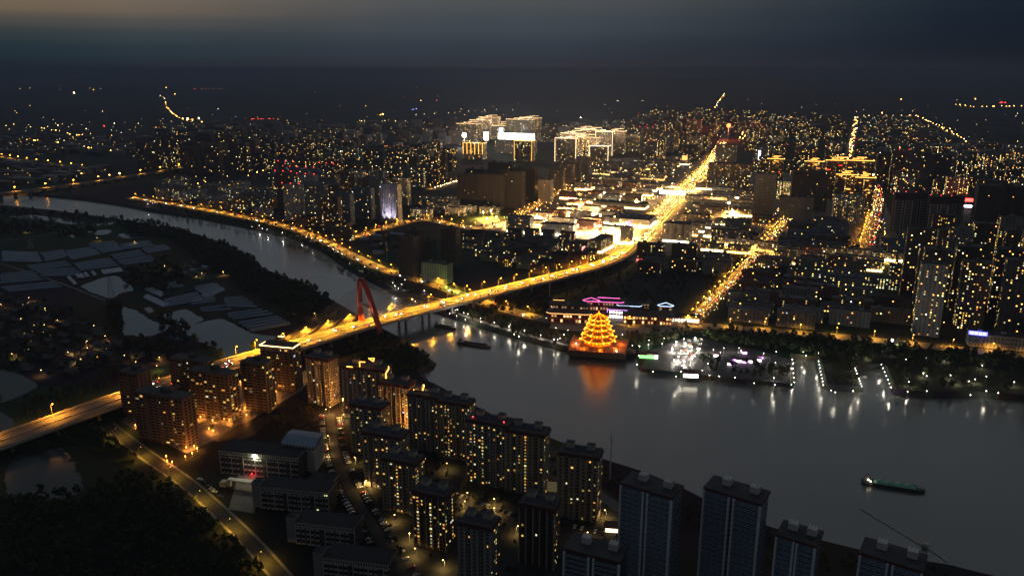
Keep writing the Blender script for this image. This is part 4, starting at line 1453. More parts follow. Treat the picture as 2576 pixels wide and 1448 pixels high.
# ------------------------------------------------------------------ old-style halls with neon roof lines near the pagoda
REDWOOD = mat('red_timber', (.30, .08, .04), .7, .15, .4)
def hall_old(u, v, w, d, h, rot, label, neon=None, shop=(1, .62, .25), sp=3.0, roofs=1, storeys=2):
    x, y = G(u, v)
    t = empty('old_style_hall', (x, y, 0), math.radians(rot))
    FOOT.append((x, y, max(w, d) * .55))
    mb = MB(); mb.prism(rect(w, d), 0, h, 0); put('wall', mb.build('wall', [REDWOOD]), t)
    mb = MB()
    n = max(3, int(w / 3.5))
    for k in range(storeys):
        for i in range(n):
            x0, x1 = -w / 2 + (i + .18) * w / n, -w / 2 + (i + .82) * w / n
            z0 = k * h / storeys + .5
            mb.face([(x0, -d / 2 - .05, z0), (x1, -d / 2 - .05, z0), (x1, -d / 2 - .05, z0 + h / storeys * .6), (x0, -d / 2 - .05, z0 + h / storeys * .6)], RND.choices((0, 1, 2), (3, 4, 5))[0] if sp < 5 else RND.choices((0, 1), (4, 1))[0])
    put('lit_shop_window', mb.build('lit_shop_window', [glow('oldshop_%d_%d' % (shop[1] * 99, sp * 10), shop, sp, True), glow('oldshop_%d_%d' % (shop[1] * 99, sp * 3), shop, sp * .3, True), GLASS]), t)['kind'] = 'stuff'
    mb = MB()
    for i in range(n + 1):
        px = -w / 2 + i * w / n
        mb.tube((px, -d / 2 - 1.2, 0), (px, -d / 2 - 1.2, h * .55), .2, .2, 6)
    put('column', mb.build('column', [REDWOOD]), t)['kind'] = 'stuff'
    for z, e, rise in ([(h * .55, 1.6, 1.0)] if storeys > 1 else []) + [(h, 2.0, d * .26)]:
        rings = []
        W, D = w / 2 + e, d / 2 + e
        for f in (0, .35, .7, 1):
            ww, dd = W - (D * .75) * f * (1 if z == h else .2), D * (1 - f * (1 if z == h else .25))
            zz = z + rise * f ** 1.3
            up = .9 * (1 - f) ** 2
            ring = []
            for sx, sy in ((-1, -1), (-.5, -1), (0, -1), (.5, -1), (1, -1), (1, 0), (1, 1), (.5, 1), (0, 1), (-.5, 1), (-1, 1), (-1, 0)):
                ring.append((sx * ww, sy * max(dd, .05), zz + (up if abs(sx) == 1 and abs(sy) == 1 else 0)))
            rings.append(ring)
        mb = MB(); mb.sweep(rings, 0, True, False)
        if z == h:
            mb.box(-w / 2 + d * .35, w / 2 - d * .35, -.3, .3, z + rise - .1, z + rise + .5)
        rf = put('tiled_roof', mb.build('tiled_roof', [ROOFS['tile']]), t)
        if z == h and neon:
            col, pat, st = neon
            zz = z + .5
            if pat == 'ridge':
                light_strip(rf, [(-w / 2 + d * .3, 0, z + rise + .9), (w / 2 - d * .3, 0, z + rise + .9)], col, st, .3, 'neon_line')
            if pat == 'eave':
                light_strip(rf, [(-W, -D, zz + 1.2), (-W * .8, -D, zz), (W * .8, -D, zz), (W, -D, zz + 1.2)], col, st, .3, 'neon_line')
            if pat == 'both':
                light_strip(rf, [(-W, -D, zz + 1.2), (-W * .8, -D, zz), (W * .8, -D, zz), (W, -D, zz + 1.2)], col, st, .3, 'neon_line')
                light_strip(rf, [(-w / 2 + d * .3, 0, z + rise + .9), (w / 2 - d * .3, 0, z + rise + .9)], col, st, .3, 'neon_line')
            if pat == 'gable':
                light_strip(rf, [(-W, -D, zz + 1), (0, -D, zz + rise + 1.5), (W, -D, zz + 1), (W * .7, -D, zz - .3), (-W * .7, -D, zz - .3), (-W, -D, zz + 1)], col, st, .28, 'neon_line')
            if pat == 'frame':
                light_strip(rf, [(-W, -D, zz - 3), (-W, -D, zz + .6), (W, -D, zz + .6), (W, -D, zz - 3)], col, st, .3, 'neon_line')
    tag(t, label, 'old-style hall', 'old-style halls round the pagoda')
PINK, VIOLET, ICE, WARMN = (1, .16, .55), (.75, .35, 1), (.55, .72, 1), (1, .5, .15)
hall_old(1432, 806, 52, 16, 11, -8, 'long two-storey old-style hall with lit verandas left of the pagoda', (WARMN, 'eave', 3), (1, .55, .22), 2.6)
hall_old(1455, 782, 26, 14, 8, -8, 'dark tiled hall behind the long veranda hall', None, (1, .6, .3), .8)
hall_old(1487, 776, 18, 12, 12, -8, 'small hall with a pink neon gable peeking over the pagoda', (PINK, 'gable', 3.5), (1, .5, .3), 1.5)
hall_old(1530, 777, 36, 12, 11, -10, 'hall with a pink neon roof line just behind the pagoda', (PINK, 'both', 3.5), (1, .5, .3), 1.5)
hall_old(1562, 796, 30, 14, 10, -10, 'glaring white shop hall immediately right of the pagoda', (VIOLET, 'frame', 3.5), (1, .93, .85), 9.0)
hall_old(1582, 783, 28, 12, 9, -10, 'hall with an ice-blue neon eave right of the pink-lined hall', (ICE, 'eave', 3.5), (1, .6, .3), 1.2)
hall_old(1628, 810, 58, 16, 10, -9, 'long orange-lit two-storey hall right of the glaring white shop', None, (1, .50, .16), 3.0)
hall_old(1672, 793, 16, 12, 14, -9, 'hall end with a blue-white neon gable outline', (ICE, 'gable', 4), (1, .6, .3), 1.0)
hall_old(1722, 806, 34, 13, 6, -9, 'bright white shop row beside the amber street junction', None, (1, .80, .60), 6.0, storeys=1)
hall_old(1600, 772, 34, 12, 7, -12, 'low unlit tiled hall behind the ice-blue neon one', None, (1, .6, .3), .4)
hall_old(1405, 775, 22, 12, 7, -8, 'low tiled pavilion at the far left of the halls', (WARMN, 'ridge', 3), (1, .6, .3), 1.2, storeys=1)

# ------------------------------------------------------------------ riverside park: plaza, stalls, lamps, inlets
tag(put('plaza', tess('plaza', GP([(1610, 925), (1640, 880), (1720, 850), (1765, 850), (1900, 880), (1995, 905), (1990, 965), (1820, 948), (1710, 936)]), .08, mat('plaza_stone', (.065, .06, .065), .8, .2, .15))), 'pale stone plaza of the riverside park', None, None, 'structure')
tag(put('hall_forecourt', tess('hall_forecourt', GP([(1380, 825), (1560, 845), (1740, 830), (1740, 790), (1560, 780), (1400, 790)]), .05, mat('forecourt_stone', (.22, .20, .18), .8, .2, .2))), 'paved forecourt round the old-style halls', None, None, 'structure')
tag(put('promenade', tess('promenade', [tuple(p) for p in offset(far_w[17:25], 8)] + [tuple(p) for p in offset(far_w[17:25], 14)][::-1], .07, PAVING)), 'paved promenade along the embankment left of the pagoda', None, None, 'structure')
lamp_kind('stall', 3.4, 0.0, (1, .92, .74), 9000, .55, 30, 'POINT', 'globe')
# market stalls in the glare
rs = random.Random(5)
k = 0
for i in range(46):
    f = rs.random()
    u, v = 1746 - f * 34 + rs.uniform(-22, 22), 862 + f * 62 + rs.uniform(-9, 9)
    x, y = G(u, v)
    t = empty('market_stall', (x, y, .08), rs.uniform(0, 3))
    mb = MB(); mb.box(-1.6, 1.6, -1, 1, .75, .95, 0, True)
    for sx in (-1.5, 1.5):
        for sy in (-.9, .9):
            mb.box(sx - .05, sx + .05, sy - .05, sy + .05, 0, 2.3)
    put('stall_frame', mb.build('stall_frame', [STEEL]), t)
    mb = MB(); mb.face([(-2, -1.4, 2.3), (2, -1.4, 2.3), (2, 0, 2.9), (-2, 0, 2.9)]); mb.face([(-2, 0, 2.9), (2, 0, 2.9), (2, 1.4, 2.3), (-2, 1.4, 2.3)])
    put('awning', mb.build('awning', [mat('awning_' + str(i % 4), [(.6, .6, .58), (.5, .08, .06), (.1, .3, .15), (.55, .45, .2)][i % 4], .8, .1, 1)]), t)
    mb = MB(); mb.box(-1.3, 1.3, -.95, -.85, 1.9, 2.2, 0)
    put('lamp_bar', mb.build('lamp_bar', [glow('stall_lamp', (1, .93, .76), 26, True)]), t)
    k += 1
    tag(t, 'small %s market stall with glaring lamps, %s down the lane to the river' % (['white', 'red', 'green', 'tan'][i % 4], ordinal(k)), 'market stall', 'market stalls on the plaza')
PL = [(1700, 868), (1722, 872), (1748, 858), (1735, 880), (1712, 890), (1690, 886), (1728, 897), (1706, 905), (1740, 910), (1720, 918), (1755, 885), (1695, 915)]
for i, (u, v) in enumerate(PL):
    x, y = G(u, v)
    lamp('stall', x, y, .1, 0, 'short glaring globe lamp among the market stalls, %s from the street' % ordinal(i + 1), 'market lamps')
# white riverside kiosk and green-lit stage
def kiosk(u, v, w, d, h, col, st, label, name='kiosk'):
    x, y = G(u, v)
    t = empty(name, (x, y, .1), math.radians(-8))
    FOOT.append((x, y, w * .6))
    mb = MB(); mb.prism(rect(w, d), 0, h, 0); put('wall', mb.build('wall', [WALLS['white']]), t)
    mb = MB(); mb.box(-w / 2 - .8, w / 2 + .8, -d / 2 - .8, d / 2 + .8, h, h + .5, 0, True); put('roof', mb.build('roof', [ROOFS['red']]), t)
    mb = MB(); mb.face([(-w / 2 + .3, -d / 2 - .05, .3), (w / 2 - .3, -d / 2 - .05, .3), (w / 2 - .3, -d / 2 - .05, h - .4), (-w / 2 + .3, -d / 2 - .05, h - .4)])
    put('lit_front', mb.build('lit_front', [glow('kiosk_' + label[:10], col, st, True)]), t)
    tag(t, label, name)
kiosk(1736, 946, 15, 9, 4.5, (1, .9, .72), 6, 'glaring white ticket pavilion at the water edge')
kiosk(1626, 898, 16, 9, 4.0, (.25, 1, .22), 2.5, 'green-lit open stage near the pagoda inlet', 'stage')
kiosk(1640, 899, 12, 8, 5, (1, .95, .7), 5, 'pale lit booth adjoining the green stage', 'booth')
# purple and pink ride booths
for i, (u, v, c) in enumerate([(1872, 889, (.75, .25, 1)), (1846, 908, (.8, .45, 1)), (1858, 910, (1, .85, .9)), (1872, 912, (.75, .3, 1)), (1885, 911, (1, .6, .8)), (1912, 902, (.7, .35, 1)), (1908, 908, (1, .45, .6)), (1834, 917, (1, .9, .7)), (1800, 896, (1, .92, .6)), (1868, 884, (1, .9, .8))]):
    kiosk(u, v, 5, 4, 3, c, 8, 'tiny %s amusement booth on the plaza, %s from the left' % ('violet' if c[2] > .9 and c[0] < .9 else 'pink-white', ordinal(i + 1)), 'booth')
PK = [(1565, 843), (1590, 870), (1632, 857), (1670, 852), (1720, 853), (1608, 872), (1630, 868), (1665, 866), (1690, 876), (1606, 896), (1602, 918), (1642, 936), (1700, 948), (1784, 898), (1794, 881), (1812, 888), (1820, 877), (1843, 858), (1858, 877), (1915, 855), (1780, 916), (1766, 933), (1784, 945), (1808, 948), (1920, 890), (1952, 886), (1950, 914), (1936, 924), (1946, 952), (1896, 965), (1948, 969), (1990, 969), (2020, 887), (2058, 889), (2026, 896), (1995, 915), (1990, 928), (1848, 951), (1712, 936), (2106, 878), (2180, 894), (2198, 885), (2150, 885), (2278, 905), (2376, 900), (2330, 902), (2322, 940), (2330, 947), (2390, 945), (2436, 960), (2452, 955), (2480, 948), (2285, 962), (2330, 985), (2404, 958), (2440, 995), (2480, 985), (2530, 970), (2550, 962), (2282, 987), (2145, 985), (2090, 983), (2100, 988), (2545, 905), (2470, 920), (2510, 990)]
for i, (u, v) in enumerate(PK):
    x, y = G(u, v, 4)
    lamp('park', x, y, .1, 0, 'white globe lamp among dark trees of the riverside park, %s from the pagoda' % ordinal(i + 1), 'park globe lamps', i % 2 == 0)
for a, b, n, lab in (((1998, 908), (2003, 965), 6, 'left wall of the first inlet'), ((2052, 912), (2064, 972), 8, 'right wall of the first inlet'), ((2156, 930), (2172, 975), 8, 'left wall of the second inlet'), ((2210, 920), (2234, 978), 7, 'right wall of the second inlet')):
    for i in range(n):
        f = i / (n - 1)
        x, y = G(a[0] + (b[0] - a[0]) * f + (6 if 'right' in lab else -6), a[1] + (b[1] - a[1]) * f, 3)
        lamp('park', x, y, .1, 0, '%s white globe lamp along the %s' % (ordinal(i + 1), lab), 'inlet lamps', i % 3 == 0)
emb = [np.array(p) for p in offset(far_w[16:24], 9)]
lamps_along('park', smooth_line(emb, 8), 24, 0, '%s white lamp on the embankment promenade from bridge to pagoda', 'promenade lamps', 12)
for i, (u, v) in enumerate([(1131, 790), (1148, 796), (1166, 788), (1184, 802), (1170, 805), (1150, 780), (1185, 800), (1209, 810), (1283, 818), (1293, 842), (1305, 848), (1398, 826), (1393, 855), (1428, 832), (1418, 843), (1408, 852)]):
    x, y = G(u, v, 4)
    lamp('park', x, y, .1, 0, '%s white lamp in the dark grove between bridge and pagoda' % ordinal(i + 1), 'grove lamps', i % 2 == 0)
for i, (u, v) in enumerate([(906, 673), (918, 680), (917, 672), (880, 664), (988, 712), (1002, 727), (993, 720), (1010, 716), (1016, 722), (1018, 705), (1067, 732), (1044, 759), (1038, 754), (990, 704), (370, 503), (384, 512), (378, 507), (390, 510), (372, 515), (634, 571), (652, 568), (660, 576), (672, 578), (640, 566), (710, 586), (724, 590), (758, 594), (770, 597), (784, 600), (826, 620), (838, 628), (850, 634), (860, 640)]):
    x, y = G(u, v, 4)
    lamp('park', x, y, .1, 0, '%s small lamp in the strip park between riverside road and river' % ordinal(i + 1), 'strip park lamps', i % 2 == 0)

# ------------------------------------------------------------------ boats
def barge(u, v, L, B, rot, label, cargo=None, lights=False):
    x, y = G(u, v, WZ)
    t = empty('barge', (x, y, WZ), math.radians(rot))
    hullm = mat('barge_hull', (.07, .065, .06), .6, .2, .3)
    xs = [(-.5, .75, 1.9), (-.46, 1, 1.5), (-.3, 1, 1.2), (.3, 1, 1.2), (.42, .85, 1.5), (.48, .45, 2.0), (.5, .08, 2.3)]
    rings = []
    for f, bw, z in xs:
        w = B / 2 * bw
        rings.append([(L * f, -w, z), (L * f, -w * .85, -.8), (L * f, w * .85, -.8), (L * f, w, z)])
    mb = MB(); mb.sweep(rings); put('hull', mb.build('hull', [hullm]), t)
    mb = MB()
    for s in (-1, 1):
        mb.box(-L * .32, L * .36, s * B * .44 - .2, s * B * .44 + .2, 1.1, 2.6)
    mb.box(-L * .33, -L * .32, -B * .46, B * .46, 1.1, 2.7); mb.box(L * .36, L * .37, -B * .46, B * .46, 1.1, 2.7)
    put('hatch_coaming', mb.build('hatch_coaming', [mat('coaming', (.12, .11, .10), .7, .1, .5)]), t)
    if cargo:
        rings = []
        for i in range(25):
            f = i / 24
            xx = -L * .31 + f * L * .66
            h = 1.6 + 1.7 * abs(math.sin(f * math.pi * 4.2)) ** .7 * (0 < i < 24)
            rings.append([(xx, -B * .42, 1.3), (xx, -B * .2, 1.3 + h * .8), (xx, 0, 1.3 + h), (xx, B * .2, 1.3 + h * .8), (xx, B * .42, 1.3)])
        mb = MB(); mb.sweep(rings, 0, False, False); put('cargo_heap', mb.build('cargo_heap', [cargo], True), t)
    mb = MB()
    mb.box(-L * .46, -L * .37, -B * .36, B * .36, 1.3, 4.0); mb.box(-L * .44, -L * .39, -B * .28, B * .28, 4.0, 6.2); mb.box(-L * .45, -L * .38, -B * .33, B * .33, 6.2, 6.5)
    wh = put('wheelhouse', mb.build('wheelhouse', [WALLS['grey']]), t)
    mb = MB(); mb.box(L * .40, L * .44, -B * .25, B * .25, 1.5, 3.0); mb.tube((L * .42, 0, 3), (L * .42, 0, 7), .12, .08, 5)
    put('bow_deckhouse', mb.build('bow_deckhouse', [WALLS['grey']]), t)
    if lights:
        mb = MB(); mb.ball((-L * .40, -B * .38, 4.4), .6); mb.ball((-L * .36, -B * .38, 3.4), .55)
        put('deck_light', mb.build('deck_light', [glow('deck_lamp', (1, .9, .6), 8)]), wh)
    tag(t, label, 'barge', 'river barges')
barge(1192, 868, 42, 7.5, -24, 'dark empty barge moored mid-river between bridge and pagoda')
barge(2245, 1224, 44, 8, -20, 'long barge with green heaped cargo on the right of the river', mat('green_tarpaulin', (.28, .60, .44), .8, .2, .2), True)
barge(1120, 824, 30, 6, -28, 'half-hidden small barge moored by the embankment under the bridge')
# made-up pier and hut standing in for a boat's pale trail
def boat_trail():
    pts = [np.array(G(u, v, WZ)) for u, v in ((2163, 1277), (2230, 1318), (2300, 1360), (2358, 1394), (2382, 1412))]
    ln = smooth_line(pts, 3)
    t = empty('boat_trail_pier', (*ln[0], WZ))
    mb = MB()
    for q in ribbon(ln, -.7, .7, .45):
        q = q - np.array([ln[0][0], ln[0][1], 0])
        mb.face([tuple(p) for p in q])
    put('deck', mb.build('deck', [mat('pontoon_deck', (.40, .36, .30), .8, .15, .5)]), t)
    for i, (x, y, z, a) in enumerate(along(ln, 6, 2)):
        mb = MB(); mb.box(-1.2, 1.2, -.9, .9, -.5, .40); put('float', mb.build('float', [mat('pontoon', (.2, .2, .2), .8, .1, 1)]), t, (x - ln[0][0], y - ln[0][1], 0), a)
    mb = MB(); mb.box(-2, 2, -1.5, 1.5, .45, 3.0)
    put('hut', mb.build('hut', [WALLS['cream']]), t, (ln[-6][0] - ln[0][0], ln[-6][1] - ln[0][1], 0), -.5)
    tag(t, 'made-up floating pier drawn for a boat trail on the river at lower right', 'pier')
boat_trail()

# ------------------------------------------------------------------ lattice pylon in the fields
def pylon(u, vb, vt, label):
    x, y = G(u, vb)
    lo, hi = 0, 120
    for _ in range(40):
        m = (lo + hi) / 2
        if G(u, vt, m)[1] > y: lo = m
        else: hi = m
    h = lo
    t = empty('lattice_pylon', (x, y, 0), .3)
    def hw(z): return 4.0 * (1 - z / h) ** 1.2 + .5
    for sx in (-1, 1):
        for sy in (-1, 1):
            mb = MB()
            for a, b in ((0, .3), (.3, .6), (.6, 1)):
                mb.tube((sx * hw(a * h), sy * hw(a * h), a * h), (sx * hw(b * h), sy * hw(b * h), b * h), .2, .16, 4)
            put('leg', mb.build('leg', [STEEL]), t)
    mb = MB()
    n = 9
    for i in range(n):
        a, b = h * i / n, h * (i + 1) / n
        for s in (-1, 1):
            for (p, q) in (((-1, s), (1, s)), ((1, s), (-1, s)), ((s, -1), (s, 1)), ((s, 1), (s, -1))):
                mb.tube((p[0] * hw(a), p[1] * hw(a), a), (q[0] * hw(b), q[1] * hw(b), b), .1, .1, 3, cap=False)
    put('bracing', mb.build('bracing', [STEEL]), t)
    for z in (.68, .8, .92):
        mb = MB(); mb.tube((-6.5 + z * 2, 0, h * z), (6.5 - z * 2, 0, h * z), .22, .22, 4); put('cross_arm', mb.build('cross_arm', [STEEL]), t)
    tag(t, label, 'pylon')
pylon(281, 752, 693, 'lattice power pylon standing in the pale pond')
pylon(78, 625, 600, 'small lattice pylon among the far greenhouses')
# ------------------------------------------------------------------ city districts
def near_road(x, y, r):
    for line, hw in ROADS:
        for p in line[::2]:
            if abs(p[0] - x) < hw + r and abs(p[1] - y) < hw + r and (p[0] - x) ** 2 + (p[1] - y) ** 2 < (hw + r) ** 2:
                return True
    return False
far_line = smooth_line(far_w[1:-1], 12)
def in_river(x, y, r):
    return any((p[0] - x) ** 2 + (p[1] - y) ** 2 < r * r for p in far_line)

SHOPC = [(1, .66, .28), (1, .55, .17), (1, .45, .10), (1, .80, .50), (1, .25, .08), (.9, .88, .95)]
def building(name, loc, rot, w, d, storeys, wall, roof, lit, label, group, cat, style='flat', fh=3.0, cls='m', seed=0, dark=True, shop=None, crown=None, fins=False, pitch=3.2, prob=None, column=.10, ladder=False):
    rz = math.radians(rot)
    rng = np.random.default_rng(seed)
    t = empty(name, loc, rz)
    h = storeys * fh + .8
    nb = max(1, int(w / 16))
    plan = bay_plan(w, d, nb, .9) if w > 18 else rect(w, d)
    mb = MB(); mb.prism(plan, 0, h, 0)
    if fins:
        n = int(w / 3.4)
        for i in range(n + 1):
            x = -w / 2 + i * w / n
            mb.box(x - .3, x + .3, -d / 2 - .5, -d / 2 - .003, 0, h, 1)
        for k in range(1, storeys):
            pass
    put('wall', mb.build('wall', [WALLS[wall], WALLS['cream' if wall != 'white' else 'grey']]), t)
    if ladder:
        mb = MB()
        for s_ in (-1, 1):
            cx_ = s_ * w * .25
            for k in range(storeys - 4):
                mb.box(cx_ - w * .19, cx_ + w * .19, -d / 2 - 1.6, -d / 2 - .02, k * fh + 2.2, k * fh + 2.75, 0, True)
            for e_ in (-1, 1):
                mb.box(cx_ + e_ * w * .19 - .5, cx_ + e_ * w * .19 + .5, -d / 2 - 1.8, -d / 2 - .015, 0, (storeys - 4) * fh, 0)
        put('balcony', mb.build('balcony', [WALLS['white']]), t)['kind'] = 'stuff'
    add_windows(t, plan, loc, rz, storeys, fh, .3, lit, cls, rng, False, dark, 1.35, 1.3, pitch, prob, column)
    mb = MB()
    if style == 'flat':
        mb.prism(scale_plan(plan, .25), h, h + .9, 0, 1)
        put('roof', mb.build('roof', [WALLS[wall], ROOFS[roof]]), t)
        mb = MB()
        k = max(1, int(w / 20))
        for i in range(k):
            x = -w / 2 + (i + .5) * w / k + rng.uniform(-2, 2)
            mb.box(x - 2.2, x + 2.2, -.5, 3.5, h + .9, h + .9 + (3.6 if storeys > 8 else 2.4), 0, mt=1)
        put('stair_house', mb.build('stair_house', [WALLS[wall], ROOFS[roof]]), t)['kind'] = 'stuff' if k > 1 else 'thing'
    else:
        e = .8
        rise = d * .28
        a, b, c, dd = (-w / 2 - e, -d / 2 - e, h), (w / 2 + e, -d / 2 - e, h), (w / 2 + e, d / 2 + e, h), (-w / 2 - e, d / 2 + e, h)
        m0, m1 = (-w / 2 - e, 0, h + rise), (w / 2 + e, 0, h + rise)
        mb.face([a, b, m1, m0]); mb.face([m0, m1, c, dd]); mb.face([a, m0, dd]); mb.face([b, c, m1])
        mb.face([dd, c, b, a])
        put('roof', mb.build('roof', [ROOFS[roof]]), t)
    if shop is not None:
        col, st, faces = shop
        mb = MB()
        n = max(2, int(w / 5))
        for i in range(n):
            x0, x1 = -w / 2 + (i + .1) * w / n, -w / 2 + (i + .9) * w / n
            mb.box(x0, x1, -d / 2 - .45, -d / 2 - .05, .3, 3.4, 0, True)
        if faces > 1:
            n = max(1, int(d / 5))
            for i in range(n):
                for s in (-1, 1):
                    y0, y1 = -d / 2 + (i + .1) * d / n, -d / 2 + (i + .9) * d / n
                    mb.box(min(s * (w / 2 + .05), s * (w / 2 + .45)), max(s * (w / 2 + .05), s * (w / 2 + .45)), y0, y1, .3, 3.4, 0, True)
        put('shop_front', mb.build('shop_front', [glow('shop_%d_%d_%d' % (col[0] * 99, col[1] * 99, st * 10), col, st, True)]), t)
    if crown:
        col, st, mode = crown
        x, y, z = w / 2 + .6, d / 2 + .6, h + 1.3
        if mode == 'edge':
            k = rng.uniform(.3, .8)
            light_strip(t, [(-x, -y, z), (-x + 2 * x * k * .9, -y, z)], col, st, .55)
            light_strip(t, [(-x + 2 * x * k, -y, z), (x, -y, z), (x, y * .7, z)], col, st * .7, .5)
            light_strip(t, [(-x * .5, 0, z + 4), (x * .2, 0, z + 4)], col, st, .5)
            light_strip(t, [(-x * .2, y * .6, z + 7), (x * .7, y * .6, z + 7)], col, st * .8, .5)
        if mode == 'steps':
            light_strip(t, [(-x, -y, z), (x, -y, z), (x, y, z)], col, st, .5)
            light_strip(t, [(-x * .5, 0, z + 3), (x * .3, 0, z + 3)], col, st, .5)
            light_strip(t, [(-x * .2, 1, z + 6), (x * .5, 1, z + 6)], col, st, .5)
            for k in range(7):
                a_, L_ = rng.uniform(-.9, .5), rng.uniform(.12, .4)
                zz = z - rng.uniform(3, storeys * fh * .55)
                light_strip(t, [(x * a_, -y - .4, zz), (x * min(.98, a_ + L_), -y - .4, zz)], col if rng.random() < .75 else (1, .06, .03), st * .7, .4, sample=False)
        if mode == 'columns':
            light_strip(t, [(-x, -y, z), (x, -y, z), (x, y, z)], col, st, .55)
            for fx in (-1, -.6, -.2, .2, .6, 1):
                light_strip(t, [(x * fx, -y - .3, z - storeys * fh * .7), (x * fx, -y - .3, z)], col, st, .5)
        if mode == 'verticals':
            light_strip(t, [(-x, -y, z), (x, -y, z), (x, y, z)], col, st, .55)
            for fx in (-1, 1):
                light_strip(t, [(x * fx, -y - .3, 3), (x * fx, -y - .3, z)], col, st, .35)
        if mode == 'red':
            mb = MB()
            for fx in (-1, 0, 1):
                mb.ball((x * fx, -y, z + 2.6), .5 if loc[1] < 1600 else .8, 0)
            put('warning_light', mb.build('warning_light', [glow('warning_red2', RED, 14)]), t)
    if name == 'office_tower':
        lo = bpy.data.objects.new('added_glow', light_data('roof_flood', 'POINT', (1, .70, .46), 3.0e5, 1.5)); COL.objects.link(lo)  # unseen light added above the roof to make the haze glow
        lo.parent = t; lo.location = (0, 0, h + 10)
    tag(t, label, cat, group)
    FOOT.append((loc[0], loc[1], min(w, d) * .5))
    return t

SIZES = [('low', 4), ('four-storey', 5), ('mid-rise', 8), ('tall', 99)]
def size_word(s):
    return 'low' if s <= 3 else 'four-to-six storey' if s <= 6 else 'mid-rise' if s <= 11 else 'high-rise'

def district(key, px, rot, cell, size, storeys, where, name='apartment_block', cat='apartment block', walls=('grey', 'beige', 'cream'), roofs=('slab', 'tar'), style='flat', lit=(.05, .2), cls='m', fill=.92, jitter=2.0, seed=1, dark=True, shop=0.0, shop_st=6.0, crown=None, cap=80, fins=0.0, pitch=3.2, prob=None, clear=2.0, world=None):
    poly = world or GP(px)
    rz = math.radians(rot)
    c, s = math.cos(rz), math.sin(rz)
    R = random.Random(seed)
    loc = [(x * c + y * s, -x * s + y * c) for x, y in poly]
    a0, a1 = min(p[0] for p in loc), max(p[0] for p in loc)
    b0, b1 = min(p[1] for p in loc), max(p[1] for p in loc)
    group = f'{cat}s of {where}'
    made = 0
    row = 0
    b = b0 + cell[1] / 2
    while b < b1 and made < cap:
        got = []
        a = a0 + cell[0] / 2 + R.uniform(-.2, .2) * cell[0]
        while a < a1:
            aa, bb = a + R.uniform(-jitter, jitter), b + R.uniform(-jitter, jitter)
            x, y = aa * c - bb * s, aa * s + bb * c
            w, d = R.uniform(*size[0]), R.uniform(*size[1])
            ok = inside(poly, x, y) and R.random() < fill
            if ok:
                for fx in (-.4, 0, .4):
                    px_, py_ = x + fx * w * c, y + fx * w * s
                    if near_road(px_, py_, d * .5 + clear) or in_river(px_, py_, d * .5 + 12):
                        ok = False
                        break
            if ok and any((fx_ - x) ** 2 + (fy_ - y) ** 2 < (fr + min(w, d) * .5 + 2) ** 2 for fx_, fy_, fr in FOOT):
                ok = False
            if ok:
                got.append((x, y, w, d))
            a += cell[0]
        if got:
            row += 1
            got.sort()
            for i, (x, y, w, d) in enumerate(got):
                st = R.randint(*storeys)
                wl_, rf = R.choice(walls), R.choice(roofs)
                li = R.uniform(*lit) * 1.05
                lw = 'unlit' if li < .03 else 'sparsely lit' if li < .12 else 'lit'
                lab = f'{lw} {wl_} {cat}, {ordinal(i + 1)} in {ordinal(row)} row, {where}'
                sh = None
                if R.random() < shop:
                    sh = (R.choice(SHOPC[:4] if R.random() < .9 else SHOPC), shop_st * R.uniform(.4, 1.5), 2 if R.random() < .5 else 1)
                cw = crown if crown and R.random() < crown[3] else None
                building(name, (x, y, 0), rot, w, d, st, wl_, rf, li, lab, group, cat, style, cls=cls, seed=seed * 1000 + made, dark=dark, shop=sh, crown=cw[:3] if cw else None, fins=R.random() < fins, pitch=pitch, prob=prob)
                made += 1
                if made >= cap:
                    break
        b += cell[1]
    print('district', key, made)
    return made

def lm(name, u, v, w, d, storeys, rot, wall, roof, lit, label, cat, group='landmark blocks of the centre', **kw):
    """single block; u, v = middle of its foot"""
    x, y = G(u, v)
    FOOT.append((x, y, max(w, d) * .45))
    return building(name, (x, y, 0), rot, w, d, storeys, wall, roof, lit, label, group, cat, **kw)

# ---- single blocks that stand out
FG = 'towers right of the centre'
lm('office_block', 1308, 584, 48, 22, 9, -23, 'white', 'slab', .10, 'warm-lit white office block with vertical window strips in the left centre', 'office block', fins=True, fh=3.3, shop=((1, .8, .45), 9, 2))
lm('office_block', 1702, 606, 48, 26, 10, -22, 'cream', 'tar', .12, 'cream office block with square windows beside the glaring avenue', 'office block', fh=3.2, pitch=4.0, shop=((1, .86, .6), 6, 1))
lm('market_hall', 1590, 563, 82, 62, 3, -22, 'white', 'slab', 0, 'wide dark-roofed market hall left of the avenue', 'market hall', fh=4.5, dark=False, shop=((1, .66, .30), 18, 2))
lm('market_hall', 1560, 520, 120, 40, 2, -22, 'cream', 'tar', 0, 'long low market hall behind the wide dark-roofed hall', 'market hall', fh=5, dark=False, shop=((1, .62, .25), 9, 2))
lm('department_store', 1512, 627, 60, 22, 5, 62, 'cream', 'slab', .25, 'cream department store beside the bridge road with lit signs', 'department store', fh=4, shop=((1, .66, .3), 12, 2))
lm('department_store', 1405, 590, 62, 26, 5, -18, 'white', 'tar', .1, 'white glaring department store front at the cross street', 'department store', fh=4, shop=((1, .80, .50), 22, 2))
lm('shop_tower', 1575, 612, 20, 16, 8, -20, 'white', 'slab', .1, 'glaring corner building with violet screen at the bridge junction', 'shop tower', fh=3.6, shop=((1, .72, .36), 30, 2))
lm('apartment_tower', 1635, 655, 42, 18, 9, -17, 'brown', 'tar', .16, 'dark apartment block with red shop signs beside the bridge end', 'apartment block', group=FG, fh=3.0, shop=((1, .12, .1), 5, 1))
lm('apartment_tower', 1720, 648, 40, 16, 7, -17, 'brown', 'tar', .08, 'dark brown mid-rise right of the red-signed block', 'apartment block', group=FG)
